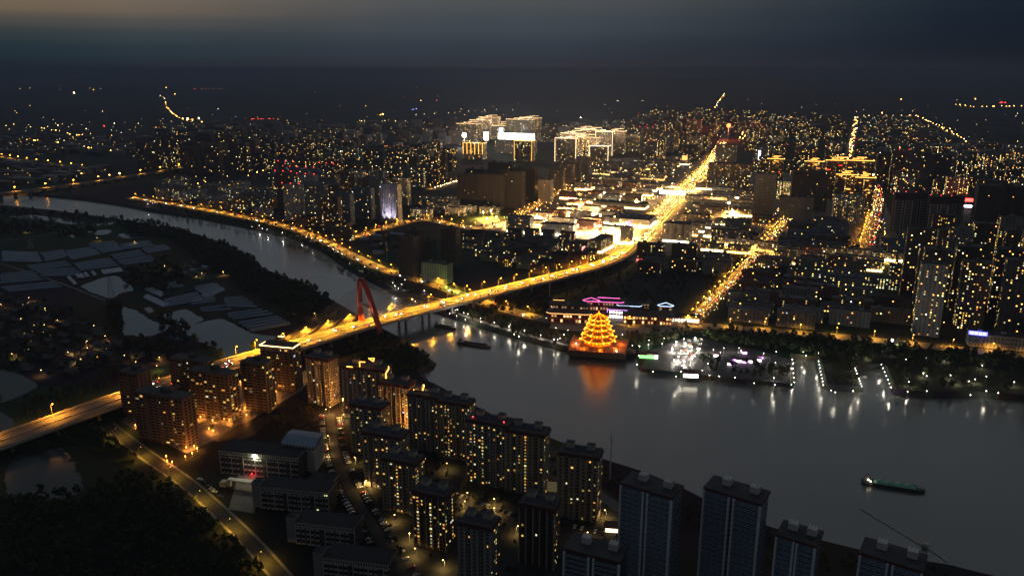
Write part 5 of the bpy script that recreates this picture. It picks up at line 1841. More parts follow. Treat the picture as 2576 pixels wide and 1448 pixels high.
lm('apartment_tower', 1822, 445, 56, 26, 30, -22, 'grey', 'slab', .08, 'pale ribbed tower at the avenue with darker twin podium towers', 'apartment tower', group=FG, fins=True, cls='f')
lm('apartment_tower', 1805, 475, 54, 24, 22, -22, 'brown', 'tar', .12, 'beige podium tower left below the pale ribbed tower', 'apartment tower', group=FG, fins=True, cls='f')
lm('apartment_tower', 1858, 478, 54, 24, 22, -22, 'brown', 'tar', .14, 'beige podium tower right below the pale ribbed tower', 'apartment tower', group=FG, fins=True, cls='f')
lm('apartment_tower', 1918, 546, 40, 26, 30, -20, 'grey', 'tar', .01, 'grey-white unlit high tower with fine balcony grid', 'apartment tower', group=FG, fins=True, pitch=2.6)
lm('apartment_tower', 1998, 552, 66, 18, 15, -18, 'grey', 'tar', .01, 'grey-white unlit slab with scalloped top right of the high tower', 'apartment tower', group=FG, fins=True, pitch=2.6)
lm('apartment_tower', 2030, 528, 74, 22, 28, -18, 'dark', 'tar', .01, 'very dark unlit high-rise behind the grey-white slab', 'apartment tower', group=FG)
lm('office_block', 1968, 500, 30, 20, 14, -18, 'cream', 'slab', .85, 'gold-windowed office slot between two dark towers', 'office block', cls='m')
RG = 'gold-edged towers right of the centre'
for i, (u, v, w, st) in enumerate([(2100, 500, 60, 30), (2150, 505, 60, 31), (2120, 530, 44, 26), (2165, 535, 40, 25), (2040, 478, 46, 24), (1945, 470, 42, 24)]):
    lm('apartment_tower', u, v, w, 20, st, -18, 'brown', 'red', .16, 'tall tower crowned with gold light steps, %s of six beside the golden avenue' % ordinal(i + 1), 'apartment tower', group=RG, crown=((1, .42, .07), 9, 'steps'), prob=[.4, .35, .1, .05, .1, 0])
lm('apartment_tower', 2128, 566, 56, 18, 20, -16, 'white', 'slab', .22, 'pale ribbed tower with many lit windows below the gold-edged towers', 'apartment tower', group=FG, fins=True)
for i, (u, v) in enumerate([(2262, 580), (2300, 578), (2348, 592), (2384, 590)]):
    lm('apartment_tower', u, v, 34, 22, 24, -16, 'black', 'tar', .0, 'unlit tower with pale balcony ladder, %s right of the golden avenue' % ordinal(i + 1), 'apartment tower', group=FG, crown=(RED, 1, 'red') if i % 2 == 0 else None, ladder=True)
for i, (u, v) in enumerate([(2480, 600), (2540, 604), (2600, 610)]):
    lm('apartment_tower', u, v, 56, 24, 32, -16, 'dark', 'tar', .005, 'black unlit high-rise at the right edge, %s of three from left' % ordinal(i + 1), 'apartment tower', group=FG)
for i, (u, v, w, st) in enumerate([(2280, 478, 90, 32), (2330, 480, 90, 30), (2232, 470, 70, 30)]):
    lm('apartment_tower', u, v, w, 26, st, -18, 'dark', 'tar', .05, 'dim brown high-rise behind the two ladder towers, %s of three' % ordinal(i + 1), 'apartment tower', group=FG, cls='f')
DG = 'unlit towers left of the centre'
for i, (u, v, w, st) in enumerate([(1185, 520, 56, 24), (1235, 524, 60, 25), (1285, 520, 60, 26), (1320, 505, 56, 25), (1262, 500, 60, 28), (1200, 495, 50, 22)]):
    lm('apartment_tower', u, v, w, 24, st, -20, 'black', 'tar', .012, 'dark unlit high-rise in the black cluster left of the centre, %s from left' % ordinal(i + 1), 'apartment tower', group=DG, cls='m')
lm('apartment_tower', 1372, 508, 30, 24, 17, -20, 'cream', 'slab', .02, 'amber-washed slim tower where the yellow street begins', 'apartment tower', group=DG)
for i, (u, v) in enumerate([(1400, 480), (1425, 462), (1445, 450), (1465, 440)]):
    lm('apartment_tower', u, v, 38, 20, 17, -20, 'beige', 'tar', .03, 'beige tower along the left side of the yellow street, %s from the near end' % ordinal(i + 1), 'apartment tower', group=DG)
for i, (u, v) in enumerate([(1030, 690), (1045, 668), (1075, 650), (1135, 665)]):
    lm('apartment_tower', u, v, 26, 18, 19 if i != 2 else 10, -22, 'dark', 'tar', .0, 'black unfinished tower close to the riverside road, %s from the river' % ordinal(i + 1), 'apartment tower', group=DG)
lm('apartment_tower', 1100, 708, 42, 18, 9, -24, 'grey', 'slab', 0, 'grey windowless mid-rise beside the green-lit trees', 'apartment block', group=DG)
WG = 'outlined towers at the back of the centre'
for i, (u, v, w, d, st, mode, c) in enumerate([(1180, 355, 100, 40, 24, 'edge', (1, .72, .42)), (1210, 350, 90, 40, 27, 'edge', (1, .72, .42)), (1232, 345, 90, 40, 29, 'edge', (1, .72, .42)), (1310, 355, 120, 40, 30, 'edge', (1, .72, .42)), (1335, 350, 90, 40, 30, 'edge', (1, .72, .42)), (1262, 352, 80, 40, 20, 'edge', (1, .75, .45)), (1285, 345, 80, 40, 22, 'edge', (1, .75, .45)), (1195, 400, 70, 40, 18, 'columns', (1, .55, .12)), (1320, 405, 60, 40, 22, 'verticals', (1, .60, .14)),
                                               (1425, 408, 70, 36, 26, 'verticals', (1, .82, .62)), (1465, 408, 110, 30, 27, 'edge', (1, .78, .50)), (1440, 398, 80, 36, 28, 'edge', (1, .78, .50)), (1490, 390, 80, 36, 29, 'edge', (1, .78, .50)), (1520, 392, 60, 30, 28, 'verticals', (1, .82, .6)), (1548, 385, 70, 36, 26, 'edge', (1, .78, .50)), (1508, 415, 60, 36, 20, 'verticals', (1, .86, .7)), (1470, 380, 70, 30, 27, 'edge', (1, .78, .50))]):
    lm('office_tower', u, v, w, d, st, -20, 'cream' if i % 2 else 'beige', 'slab', .10 if i != 10 else .5, 'far tower outlined in white-gold light, %s of seventeen from left and back' % ordinal(i + 1), 'office tower', group=WG, cls='f', crown=((c[0], c[1] * .85, c[2] * .6), 6 if i < 9 else 8, mode))
lm('billboard_block', 1298, 385, 150, 40, 16, -20, 'grey', 'tar', .05, 'grey block carrying the huge white glaring roof billboard', 'office block', cls='f')
def billboard(u, v, z, w, h, col, st, label, rot=-20):
    x, y = G(u, v)
    t = empty('billboard', (x, y, z), math.radians(rot))
    mb = MB(); mb.box(-w / 2, w / 2, -.6, .6, 0, h, 0, True)
    put('panel', mb.build('panel', [glow('bb_' + label[:12], col, st, True)]), t)
    mb = MB()
    for i in range(6):
        px_ = -w / 2 + w * (i + .5) / 6
        mb.tube((px_, .8, -6), (px_, .8, h), .4, .4, 4)
    put('frame', mb.build('frame', [STEEL]), t)
    tag(t, label, 'billboard')
billboard(1298, 386, 50, 140, 22, (1, .93, .85), 12, 'huge white glaring rooftop billboard behind the centre')
billboard(1223, 380, 40, 18, 30, (1, .95, .9), 9, 'upright white glaring panel left of the huge billboard')
billboard(1260, 372, 45, 16, 32, (.55, .75, 1), 6, 'upright pale blue panel left of the huge billboard')
billboard(1581, 604, 22, 9, 13, (.45, .25, 1), 3.0, 'violet video screen on the glaring corner at the bridge junction', 60)
billboard(1467, 642, 6, 9, 9, (1, .35, .30), 2.5, 'pinkish red lit screen on the white shop by the bridge road', 55)
billboard(1720, 428, 30, 16, 14, (1, .45, .12), 2.5, 'small orange window sign on a dark block left of the avenue', -20)
billboard(1690, 498, 9, 60, 8, (1, .92, .80), 14, 'white glaring sign strip where the cross street meets the avenue', -22)
billboard(1906, 430, 35, 5, 26, (.7, .75, 1), 8, 'upright blue-white strip sign on the podium tower corner', -20)
billboard(2428, 520, 12, 60, 7, (1, .05, .04), 8, 'red glaring sign strip beyond the right ladder towers', -16)
billboard(2385, 526, 6, 90, 5, (.95, .92, 1), 12, 'white lit shop strip below the red sign on the right', -16)
billboard(2454, 872, 14, 18, 4, (.10, .10, 1), 7, 'deep blue glowing sign above the riverside road at right', -22)
def globe_light(u, v, z, r, col, power, st, label):
    x, y = G(u, v)
    t = empty('floodlight_mast', (x, y, 0))
    mb = MB(); mb.tube((0, 0, 0), (0, 0, z), .8, .5, 6); put('post', mb.build('post', [STEEL]), t)
    mb = MB(); mb.ball((0, 0, z + r), r, 0, 10, 8); put('lamp_cluster', mb.build('lamp_cluster', [glow('gl_' + label[:14], col, st)]), t)
    lo = bpy.data.objects.new('lamp_light', light_data('gl_' + label, 'POINT', col, power, r)); COL.objects.link(lo); lo.parent = t; lo.location = (0, -r * 1.5, z - r)
    tag(t, label, 'floodlight mast')
bx, by = G(2454, 872)
for i in range(4):
    mb = MB()
    mb.box(-1.1, 1.1, -.1, .1, 0, .5); mb.box(-1.1, 1.1, -.1, .1, 1.6, 2.1); mb.box(-.3, .3, -.1, .1, .5, 1.6); mb.box(.7, 1.1, -.1, .1, .5, 1.6)
    o = put('sign_character', mb.build('sign_character', [glow('sign_blue_white', (.55, .62, 1), 9)]), bpy.data.objects['billboard.010'] if 'billboard.010' in bpy.data.objects else None, (-6 + i * 4, -.85, .9))
globe_light(1168, 372, 40, 9, (1, .93, .80), 5e5, 14, 'single dazzling floodlight mast at the left of the far outlined towers')
globe_light(862, 362, 25, 8, (1, 1, .85), 6e4, 12, 'dazzling pale floodlight at a far left sports ground')
globe_light(1830, 352, 52, 9, (1, .16, .04), 5e5, 9, 'red glowing tower top at the far end of the avenue')
globe_light(2240, 880, 10, 1.4, (1, .97, .85), 20000, 24, 'lone white floodlight by the riverside road at right')
globe_light(2418, 610, 12, 2.5, (.95, 1, .7), 90000, 22, 'pale green-white floodlight at the foot of the black high-rises')
globe_light(1500, 600, 12, 2, (1, .9, .75), 120000, 24, 'white floodlight over the cross street stalls')
# grey curved hall under the blue sign
lm('exhibition_hall', 2520, 872, 70, 20, 3, -20, 'white', 'slab', 0, 'long pale hall with upright ribs beside the blue sign', 'exhibition hall', fins=True, fh=4.5)

GPROB = [.35, .1, .3, .25, 0, 0]
lm('school_block', 2255, 728, 118, 14, 5, -24, 'grey', 'tar', .62, 'long slab with rows of greenish lit classroom windows right of the amber street', 'school block', group=FG, prob=GPROB, column=0)
lm('school_block', 2300, 697, 72, 14, 5, -24, 'grey', 'tar', .5, 'shorter slab with lit classroom windows behind the long lit one', 'school block', group=FG, prob=GPROB, column=0)
lm('school_block', 1985, 690, 40, 13, 4, -22, 'dark', 'tar', .4, 'small dark block with a lit corner of windows near the shop row', 'school block', group=FG, prob=GPROB, column=0)
lm('apartment_tower', 985, 557, 40, 18, 25, -20, 'white', 'tar', .06, 'tower with violet-white light washing up its ribbed facade', 'apartment tower', group=DG, fins=True)
ul = light_data('violet_up', 'SPOT', (.80, .70, 1.0), 60000, .6, 60, .8)
for i, fx in enumerate((-14, 0, 14)):
    x, y = G(985, 557)
    c_, s_ = math.cos(math.radians(-20)), math.sin(math.radians(-20))
    px_, py_ = x + fx * c_ + 17 * s_, y + fx * s_ - 17 * c_
    r = empty('uplight', (px_, py_, 0))
    mb = MB(); mb.box(-.4, .4, -.4, .4, 0, .5); put('housing', mb.build('housing', [STEEL]), r)
    lo = bpy.data.objects.new('up_light', ul); COL.objects.link(lo); lo.parent = r; lo.location = (0, 0, .8)
    lo.rotation_euler = (Vector((x, y, 45)) - Vector((px_, py_, 0))).to_track_quat('-Z', 'Y').to_euler()
    tag(r, '%s violet-white ground light below the washed tower' % ordinal(i + 1), 'uplight', 'violet uplights')
for i, (x, y, z, a) in enumerate(along(STREET_F, 38, 150, 18)):
    wl_ = ('white', 'white', 'cream', 'cream', 'brick', 'cream')[i % 6]
    FOOT.append((x, y, 14))
    building('shop_building', (x, y, 0), math.degrees(a), 34, 12, RND.choice((4, 5, 5)), wl_, 'tar', .25, 'pale lit %s shop building, %s along the pale-fronted shop street' % (wl_, ordinal(i + 1)), 'shop buildings of the pale shop street', 'shop building', shop=(SHOPC[i % 4], RND.choice((3, 6, 12)), 1), seed=900 + i)
# ---- districts
DIST = [
    dict(key='D1', px=[(690, 545), (800, 585), (905, 570), (1010, 556), (1030, 500), (900, 470), (700, 485)], rot=-20, cell=(58, 62), size=((34, 46), (15, 18)), storeys=(20, 26), where='the riverside tower quarter left', name='apartment_tower', cat='apartment tower', walls=('grey', 'bluegrey', 'white', 'brown'), lit=(.03, .11), seed=2, cap=26, crown=(RED, 1, 'red', .3)),
    dict(key='D1b', px=[(700, 575), (800, 600), (890, 610), (900, 595), (800, 560), (720, 555)], rot=-20, cell=(40, 30), size=((22, 34), (12, 14)), storeys=(3, 6), where='low row behind the riverside road', lit=(.03, .1), seed=3, cap=20, walls=('grey', 'brown')),
    dict(key='D2', px=[(390, 500), (560, 525), (690, 550), (690, 470), (560, 445), (400, 470)], rot=-24, cell=(52, 40), size=((34, 46), (12, 15)), storeys=(5, 8), where='mid-rise quarter above the upper river', lit=(.03, .12), seed=4, cap=40, walls=('white', 'grey', 'beige')),
    dict(key='D2b', px=[(360, 455), (400, 445), (500, 440), (640, 430), (640, 370), (420, 380), (360, 420)], rot=-24, cell=(90, 80), size=((44, 60), (18, 24)), storeys=(22, 30), where='the black tower cluster far left', name='apartment_tower', cat='apartment tower', lit=(.01, .05), seed=5, cap=26, walls=('dark', 'brown'), cls='f'),
    dict(key='D3', px=[(650, 440), (800, 460), (1060, 470), (1150, 430), (1130, 370), (900, 365), (650, 380)], rot=-22, cell=(86, 84), size=((44, 62), (15, 18)), storeys=(9, 20), where='the dotted tower field left', lit=(.03, .10), seed=6, cap=60, walls=('dark', 'grey', 'brown'), cls='f', crown=(RED, 1, 'red', .05)),
    dict(key='D4', px=[(1040, 548), (1150, 548), (1260, 540), (1270, 500), (1160, 500), (1060, 510)], rot=-22, cell=(60, 44), size=((40, 56), (14, 18)), storeys=(3, 5), where='low campus before the dark cluster', lit=(.08, .25), seed=7, cap=16, walls=('grey', 'white')),
    dict(key='D7', px=[(1165, 600), (1260, 580), (1400, 600), (1545, 625), (1520, 655), (1420, 690), (1330, 690), (1230, 660), (1170, 640)], rot=-22, cell=(34, 24), size=((20, 30), (10, 13)), storeys=(2, 5), where='the old quarter left of the bridge', name='old_house', cat='town house', style='gable', roofs=('tile', 'tar', 'tile', 'red'), walls=('brown', 'grey', 'dark'), lit=(.03, .16), seed=8, cap=110),
    dict(key='D6a', px=[(1280, 575), (1600, 600), (1690, 500), (1640, 470), (1480, 460), (1360, 520)], rot=-21, cell=(52, 38), size=((36, 46), (15, 20)), storeys=(3, 6), where='bright blocks left of the avenue', name='shop_building', cat='shop building', walls=('cream', 'white', 'beige', 'brick'), lit=(.05, .2), seed=9, cap=64, shop=.95, shop_st=24.0),
    dict(key='D6b', px=[(1480, 460), (1640, 470), (1745, 440), (1790, 400), (1640, 410), (1520, 420)], rot=-21, cell=(80, 56), size=((50, 66), (18, 24)), storeys=(4, 6), where='low blocks behind the market halls', name='shop_building', cat='shop building', walls=('cream', 'beige', 'grey'), lit=(.05, .15), seed=10, cap=40, shop=.6, shop_st=5.0, cls='f'),
    dict(key='D6c', px=[(1630, 600), (1790, 610), (1890, 540), (1890, 480), (1800, 470), (1720, 490)], rot=-21, cell=(62, 40), size=((46, 56), (14, 18)), storeys=(4, 6), where='the terraces right of the avenue', name='shop_building', cat='shop building', walls=('cream', 'beige', 'white'), roofs=('tar', 'tile', 'red'), lit=(.05, .16), seed=11, cap=50, shop=.9, shop_st=14.0),
    dict(key='D8', px=[(1790, 608), (1900, 628), (2160, 650), (2180, 580), (2060, 560), (1900, 550), (1830, 570)], rot=-18, cell=(58, 34), size=((42, 54), (13, 16)), storeys=(4, 6), where='the blocks below the grey towers', lit=(.03, .12), seed=12, cap=44, walls=('grey', 'bluegrey', 'brown')),
    dict(key='D8b', px=[(2215, 650), (2420, 680), (2575, 690), (2575, 620), (2400, 600), (2230, 590)], rot=-18, cell=(56, 34), size=((38, 52), (13, 16)), storeys=(4, 6), where='the blocks before the ladder towers', lit=(.04, .14), seed=13, cap=44, walls=('grey', 'bluegrey', 'cream')),
    dict(key='D9s', px=[(1770, 632), (1900, 655), (2250, 690), (2250, 668), (2000, 650), (1780, 622)], rot=-22, cell=(40, 24), size=((34, 38), (11, 13)), storeys=(4, 6), where='the pale shop row', name='shop_building', cat='shop building', walls=('white', 'cream', 'brick'), lit=(.1, .4), seed=14, cap=22, shop=.9, shop_st=9.0, clear=.5),
    dict(key='D9', px=[(1900, 660), (2250, 690), (2250, 745), (2140, 745), (1890, 700), (1880, 690)], rot=-22, cell=(54, 29), size=((42, 50), (12, 14)), storeys=(5, 6), where='slab rows right of the amber street', lit=(.05, .3), seed=15, cap=44, walls=('grey', 'bluegrey', 'beige'), roofs=('tar', 'slab', 'tile')),
    dict(key='D9b', px=[(1830, 800), (1900, 700), (2140, 745), (2260, 755), (2240, 850), (2000, 830)], rot=-22, cell=(56, 31), size=((44, 52), (12, 14)), storeys=(5, 6), where='slab rows facing the park', lit=(.05, .16), seed=16, cap=48, walls=('brown', 'grey', 'brick'), roofs=('tar', 'tile')),
    dict(key='D10', px=[(2275, 850), (2260, 740), (2270, 680), (2575, 700), (2800, 730), (2800, 890), (2575, 880)], rot=-22, cell=(42, 46), size=((26, 32), (15, 17)), storeys=(27, 33), where='tall estate at right edge', name='apartment_tower', cat='apartment tower', walls=('brown', 'dark', 'grey'), lit=(.10, .22), seed=17, cap=48),
    dict(key='D10b', px=[(1600, 690), (1640, 665), (1870, 650), (1895, 645), (1860, 680), (1840, 700), (1700, 690)], rot=-20, cell=(44, 26), size=((32, 42), (11, 13)), storeys=(4, 6), where='rows behind the vacant field', lit=(.03, .12), seed=18, cap=36, walls=('brown', 'dark', 'grey')),
    dict(key='D13', px=[(1590, 420), (1800, 400), (1800, 350), (1680, 340), (1590, 370)], rot=-20, cell=(110, 110), size=((50, 80), (22, 28)), storeys=(16, 28), where='towers left of the avenue end', name='apartment_tower', cat='apartment tower', lit=(.04, .12), seed=19, cap=30, walls=('brown', 'dark', 'beige'), cls='f', crown=(RED, 1, 'red', .3)),
    dict(key='D12', px=[(1880, 450), (2120, 440), (2120, 345), (1880, 335)], rot=-20, cell=(104, 96), size=((46, 62), (18, 24)), storeys=(9, 22), where='tower field right of pale tower', lit=(.10, .2), seed=20, cap=62, walls=('dark', 'brown', 'grey'), cls='f'),
    dict(key='D12b', px=[(2210, 480), (2440, 520), (2700, 560), (2700, 430), (2400, 400), (2210, 400)], rot=-20, cell=(96, 84), size=((44, 60), (17, 22)), storeys=(8, 20), where='tower field at the far right', lit=(.10, .2), seed=21, cap=66, walls=('dark', 'brown', 'grey'), cls='f', crown=(RED, 1, 'red', .1)),
]
for d_ in DIST:
    district(**d_)
# city paving under the bright centre
tag(put('city_paving', tess('city_paving', GP([(1260, 580), (1530, 640), (1600, 660), (1790, 620), (2170, 660), (2260, 600), (2200, 440), (1880, 430), (1790, 390), (1500, 400), (1300, 520)]), .02, mat('city_pavement', (.17, .16, .145), .85, .3, .02))), 'paved yards and lanes of the bright centre', None, None, 'structure')
# ------------------------------------------------------------------ lamps along the roads
def part_line(line, a, b):
    n = len(line)
    return line[int(n * a):max(int(n * a) + 2, int(n * b))]
lamps_along('road', RIVERSIDE, 38, 8.5, '%s amber lamp on the riverside road from the upper river', 'riverside road lamps', 10)
lamps_along('dimroad', RIVERSIDE_R, 40, 8, '%s amber lamp on the road behind the park from the pagoda', 'park road lamps', 40)
lamps_along('city', part_line(AVENUE, 0, .5), 44, 16, '%s golden lamp on left kerb of the glaring avenue', 'avenue lamps')
lamps_along('city', part_line(AVENUE, 0, .5), 44, -16, '%s golden lamp on right kerb of the glaring avenue', 'avenue lamps', 8, 1, .2, True)
lamps_along('gold', STREET_R, 30, 9.5, '%s amber lamp along the street climbing from the park', 'amber street lamps')
lamps_along('gold', part_line(AVENUE2, 0, .3), 34, 14, '%s lamp on left kerb of the golden right-hand avenue', 'right avenue lamps')
lamps_along('gold', STREET_C, 34, 11, '%s lamp along the yellow street past the white office block', 'yellow street lamps')
lamps_along('glare', STREET_D, 34, 9, '%s lamp on the glaring cross street by the market halls', 'cross street lamps')
lamps_along('city', STREET_E, 50, 7, '%s lamp on the shop cross street left of avenue', 'cross street lamps')
lamps_along('city', STREET_F, 40, 1.5, '%s lamp on the pale-fronted shop street', 'shop street lamps')
lamps_along('gold', STREET_G, 45, 7, '%s lamp on the short street behind the square-windowed block', 'cross street lamps')
lamps_along('gold', STREET_H, 40, 9, '%s lamp on the short bright street by the dark towers', 'cross street lamps')
lamps_along('near', NEAR_ROAD, 50, -6.5, '%s yellow lamp on the field side of the near road', 'near road lamps', 34, 1, .2, True)
lamps_along('far', FARBRIDGE, 75, 9.5, '%s amber lamp on the distant girder bridge', 'far bridge lamps', 10, 1, None)
lamps_along('far', FAR_ROAD_L, 70, 9, '%s amber lamp on the far left road', 'far left road lamps')
for i, (x, y) in enumerate([(880, 900), (1068, 915), (1315, 740), (1395, 790), (1590, 797), (1705, 680), (1705, 715), (1790, 575), (1715, 620), (1970, 490), (1415, 860), (1030, 1000), (1240, 920), (800, 1190), (880, 1178), (595, 1280), (605, 1330), (280, 965), (415, 1055), (1480, 775), (945, 880), (1185, 895), (1075, 1022), (390, 475), (520, 480), (655, 1340), (860, 1250), (910, 1200), (790, 1285), (1290, 480), (1350, 520), (1300, 560), (1660, 555), (1750, 560)]):
    u, v = zA([(x, y)])[0]
    wx, wy = G(u, v, 2)
    lamp('lantern', wx, wy, .06, 0, '%s glowing orange garden lantern of the balcony-tower estate' % ordinal(i + 1), 'garden lanterns')
EL = [(815 + x * .2463, 887 + y * .2463) for x, y in [(160, 705), (190, 650), (50, 580), (15, 605), (48, 1010), (55, 870), (320, 1085), (410, 1340), (800, 865), (1030, 1115), (1260, 1160)]] + [(858 + x / 3, 965.3 + y / 3) for x, y in [(965, 840), (1160, 880), (1150, 950), (920, 905), (180, 755), (405, 1015), (570, 1265), (780, 1345), (515, 1140), (1320, 1090), (2030, 1220), (1920, 1205), (1870, 1145), (2000, 970), (1600, 740), (1480, 1110)]]
for i, (u, v) in enumerate(EL):
    wx, wy = G(u, v, 4)
    lamp('lane', wx, wy, .06, i, '%s small courtyard lamp between the beige towers' % ordinal(i + 1), 'courtyard lamps')
VL = z4([(10, 850), (90, 885), (165, 960), (340, 880), (330, 1010), (410, 1040), (650, 1130), (660, 1185), (800, 1090), (930, 1240), (1030, 1290), (1205, 1250), (600, 1270), (320, 1350), (1240, 560), (1520, 620), (1020, 378), (730, 350), (1185, 1320), (440, 970), (700, 1015), (520, 1215), (200, 285), (2210, 870), (2380, 920), (1680, 605), (215, 805), (100, 1225)])
for i, (u, v) in enumerate(VL):
    wx, wy = G(u, v, 5)
    lamp('lane', wx, wy, .0, i * 2.3, '%s lone yellow lamp among the dim fields and village' % ordinal(i + 1), 'village lamps')
for i, (x, y) in enumerate([(u_, v_) for u_, v_ in [(1225, 560), (1215, 552), (1235, 548), (1248, 556), (1420, 572), (1440, 568), (1400, 566), (1510, 560), (1530, 548), (1500, 548), (1545, 565), (1565, 590), (1580, 596), (1560, 575), (1525, 580), (1480, 540), (1460, 520), (1600, 520), (1620, 510), (1350, 560), (1372, 570), (1690, 470), (1735, 480), (1750, 560), (1800, 520), (1840, 545), (1300, 572), (1322, 578), (1385, 585), (1432, 586), (1478, 572), (1495, 585), (1540, 600), (1552, 608), (1575, 580), (1440, 548), (1415, 540), (1350, 545)]]):
    wx, wy = G(x, y)  # lamps added to raise the glare and haze glow over the centre
    lamp('glare' if i % 3 else 'bloom', wx, wy, .1, 0, '%s added glow lamp in the yards of the bright centre' % ordinal(i + 1), 'added yard glow lamps')
# shop canopy lit by the near bank lane
kiosk(1540, 1332, 10, 7, 3.6, (1, .72, .42), 3, 'small lit shop between the beige estate and the blue tower', 'shop')
kiosk(1392, 1232, 12, 6, 9, (.75, .62, .30), .10, 'dim garden wall screen beside the solitary riverside tower', 'screen')  # plain wall whose front glows; the lit look is put into its material

# ------------------------------------------------------------------ cars on the streets
def traffic(line, offs, gap, where, group, seed, limit=99, z=.08):
    R = random.Random(seed)
    i = 0
    for off, back in offs:
        pts = along(line, 2.0, 0, off)
        pos = R.uniform(5, 30)
        while pos < len(pts) * 2 - 8 and i < limit:
            x, y, _, a = pts[int(pos / 2)]
            i += 1
            car(x, y, z, a + (math.pi if back else 0), 1, f'{ordinal(i)} {where}', group)
            pos += R.uniform(*gap)
traffic(part_line(AVENUE, 0, .5), ((-10, 0), (-6, 0), (6, 1), (10, 1)), (18, 70), 'in the glaring avenue traffic', 'cars on the avenue', 1, 60)
traffic(part_line(AVENUE2, 0, .25), ((-9, 0), (-5, 0), (5, 1), (9, 1)), (12, 50), 'in the golden right-hand avenue', 'cars on the right avenue', 2, 40)
traffic(STREET_R, ((-4, 0), (4, 1)), (16, 60), 'on the street climbing from the park', 'cars on the amber street', 3, 26)
traffic(RIVERSIDE, ((-3.5, 0), (3.5, 1)), (40, 160), 'along the amber riverside road', 'cars on the riverside road', 4, 30)
traffic(STREET_C, ((-5, 0), (5, 1)), (24, 90), 'on the yellow street', 'cars on the yellow street', 5, 30)
def parked(line, offs, gap, where, group, seed, turn=math.pi / 2, z=.06):
    R = random.Random(seed)
    i = 0
    for off in offs:
        for x, y, _, a in along(line, gap, R.uniform(1, 4), off):
            if R.random() < .68:
                i += 1
                car(x, y, z, a + turn + R.uniform(-.08, .08), 0, f'{ordinal(i)} {where}', group)
parked(ESTATE_LANE, (7.5, -7.5), 4.6, 'along the lane beside the school', 'cars parked in the estate lane', 6)
parked(ESTATE_LANE2, (6.5,), 4.8, 'along the courtyard lane of beige towers', 'cars parked between the towers', 7)
parked(part_line(NEAR_ROAD, .42, .6), (9,), 5, 'by the school gate on the near road', 'cars parked by the school', 8, 0.6)

# ------------------------------------------------------------------ trees
def leaf_mat(name, a, b):
    m = bpy.data.materials.new(name)
    m.use_nodes = True
    nt = m.node_tree
    bs = nt.nodes['Principled BSDF']
    bs.inputs['Roughness'].default_value = .8
    bs.inputs['Specular IOR Level'].default_value = .2
    t = nt.nodes.new('ShaderNodeTexCoord')
    n1 = nt.nodes.new('ShaderNodeTexNoise')
    n1.inputs['Scale'].default_value = .9
    nt.links.new(t.outputs['Object'], n1.inputs['Vector'])
    r = nt.nodes.new('ShaderNodeValToRGB')
    r.color_ramp.elements[0].position = .35
    r.color_ramp.elements[1].position = .65
    r.color_ramp.elements[0].color = (*a, 1)
    r.color_ramp.elements[1].color = (*b, 1)
    nt.links.new(n1.outputs['Fac'], r.inputs['Fac'])
    nt.links.new(r.outputs['Color'], bs.inputs['Base Color'])
    return m
LEAF = leaf_mat('leaves', (.030, .048, .018), (.075, .10, .035))
LEAF3 = leaf_mat('leaves_pale', (.045, .058, .034), (.095, .11, .065))
LEAF2 = leaf_mat('leaves_olive', (.045, .048, .022), (.10, .095, .045))
def crown_quads(rng, H, R, n=260, base=.3, tall=1.0, leaf=.85):
    k = rng.integers(8, 13)
    cs = []
    for _ in range(k):
        a = rng.uniform(0, 2 * math.pi)
        f = rng.uniform(.15, .72)
        z = rng.uniform(base + .12, .86) * H
        fr = 1 - abs((z / H - .58)) * 1.1
        cs.append((math.cos(a) * R * f * fr, math.sin(a) * R * f * fr, z, rng.uniform(.32, .5) * R))
    cs.append((0, 0, H * .86, R * .38))
    Q = np.zeros((n, 4, 3))
    for i in range(n):
        c = cs[rng.integers(len(cs))]
        d = rng.normal(size=3)
        d /= np.linalg.norm(d)
        p = np.array(c[:3]) + d * c[3] * rng.uniform(.55, 1.08) * np.array([1, 1, .85 * tall])
        nrm = d + rng.normal(size=3) * .5
        nrm /= np.linalg.norm(nrm)
        t1 = np.cross(nrm, [0, 0, 1.0]); t1 /= (np.linalg.norm(t1) + 1e-6)
        t2 = np.cross(nrm, t1)
        s = leaf * rng.uniform(.6, 1.3)
        Q[i] = [p - t1 * s * .5 - t2 * s * .35, p + t1 * s * .5 - t2 * s * .5, p + t1 * s * .45 + t2 * s * .45, p - t1 * s * .5 + t2 * s * .35]
    return Q
def trunk_mesh(rng, H, R):
    mb = MB()
    b = H * .42
    mb.tube((0, 0, -.3), (0, 0, b), H * .022, H * .015, 6)
    for i in range(4):
        a = i * 1.57 + rng.uniform(-.4, .4)
        mb.tube((0, 0, b * rng.uniform(.7, 1)), (math.cos(a) * R * .5, math.sin(a) * R * .5, H * rng.uniform(.6, .75)), H * .012, H * .005, 5)
    mb.tube((0, 0, b), (0, 0, H * .85), H * .014, H * .004, 5)
    return mb.build('trunk', [BARK])
TREES = []
rng = np.random.default_rng(77)
CROWNQ = []
for i in range(6):
    H, R = [(10, 4.2), (12, 4.6), (9, 4.0), (13, 3.6), (11, 5.0), (8, 3.4)][i]
    Q = crown_quads(rng, H, R, 300)
    CROWNQ.append((Q, H))
    mb = MB(); mb.quads(Q)
    TREES.append((trunk_mesh(rng, H, R), mb.build('crown', [LEAF if i % 2 == 0 else LEAF2]), H))
SPARSE = [crown_quads(rng, 12, 4.4, 110, leaf=1.5), crown_quads(rng, 14, 4.0, 110, leaf=1.5), crown_quads(rng, 9, 4.6, 110, leaf=1.5)]
NTREE = [0]
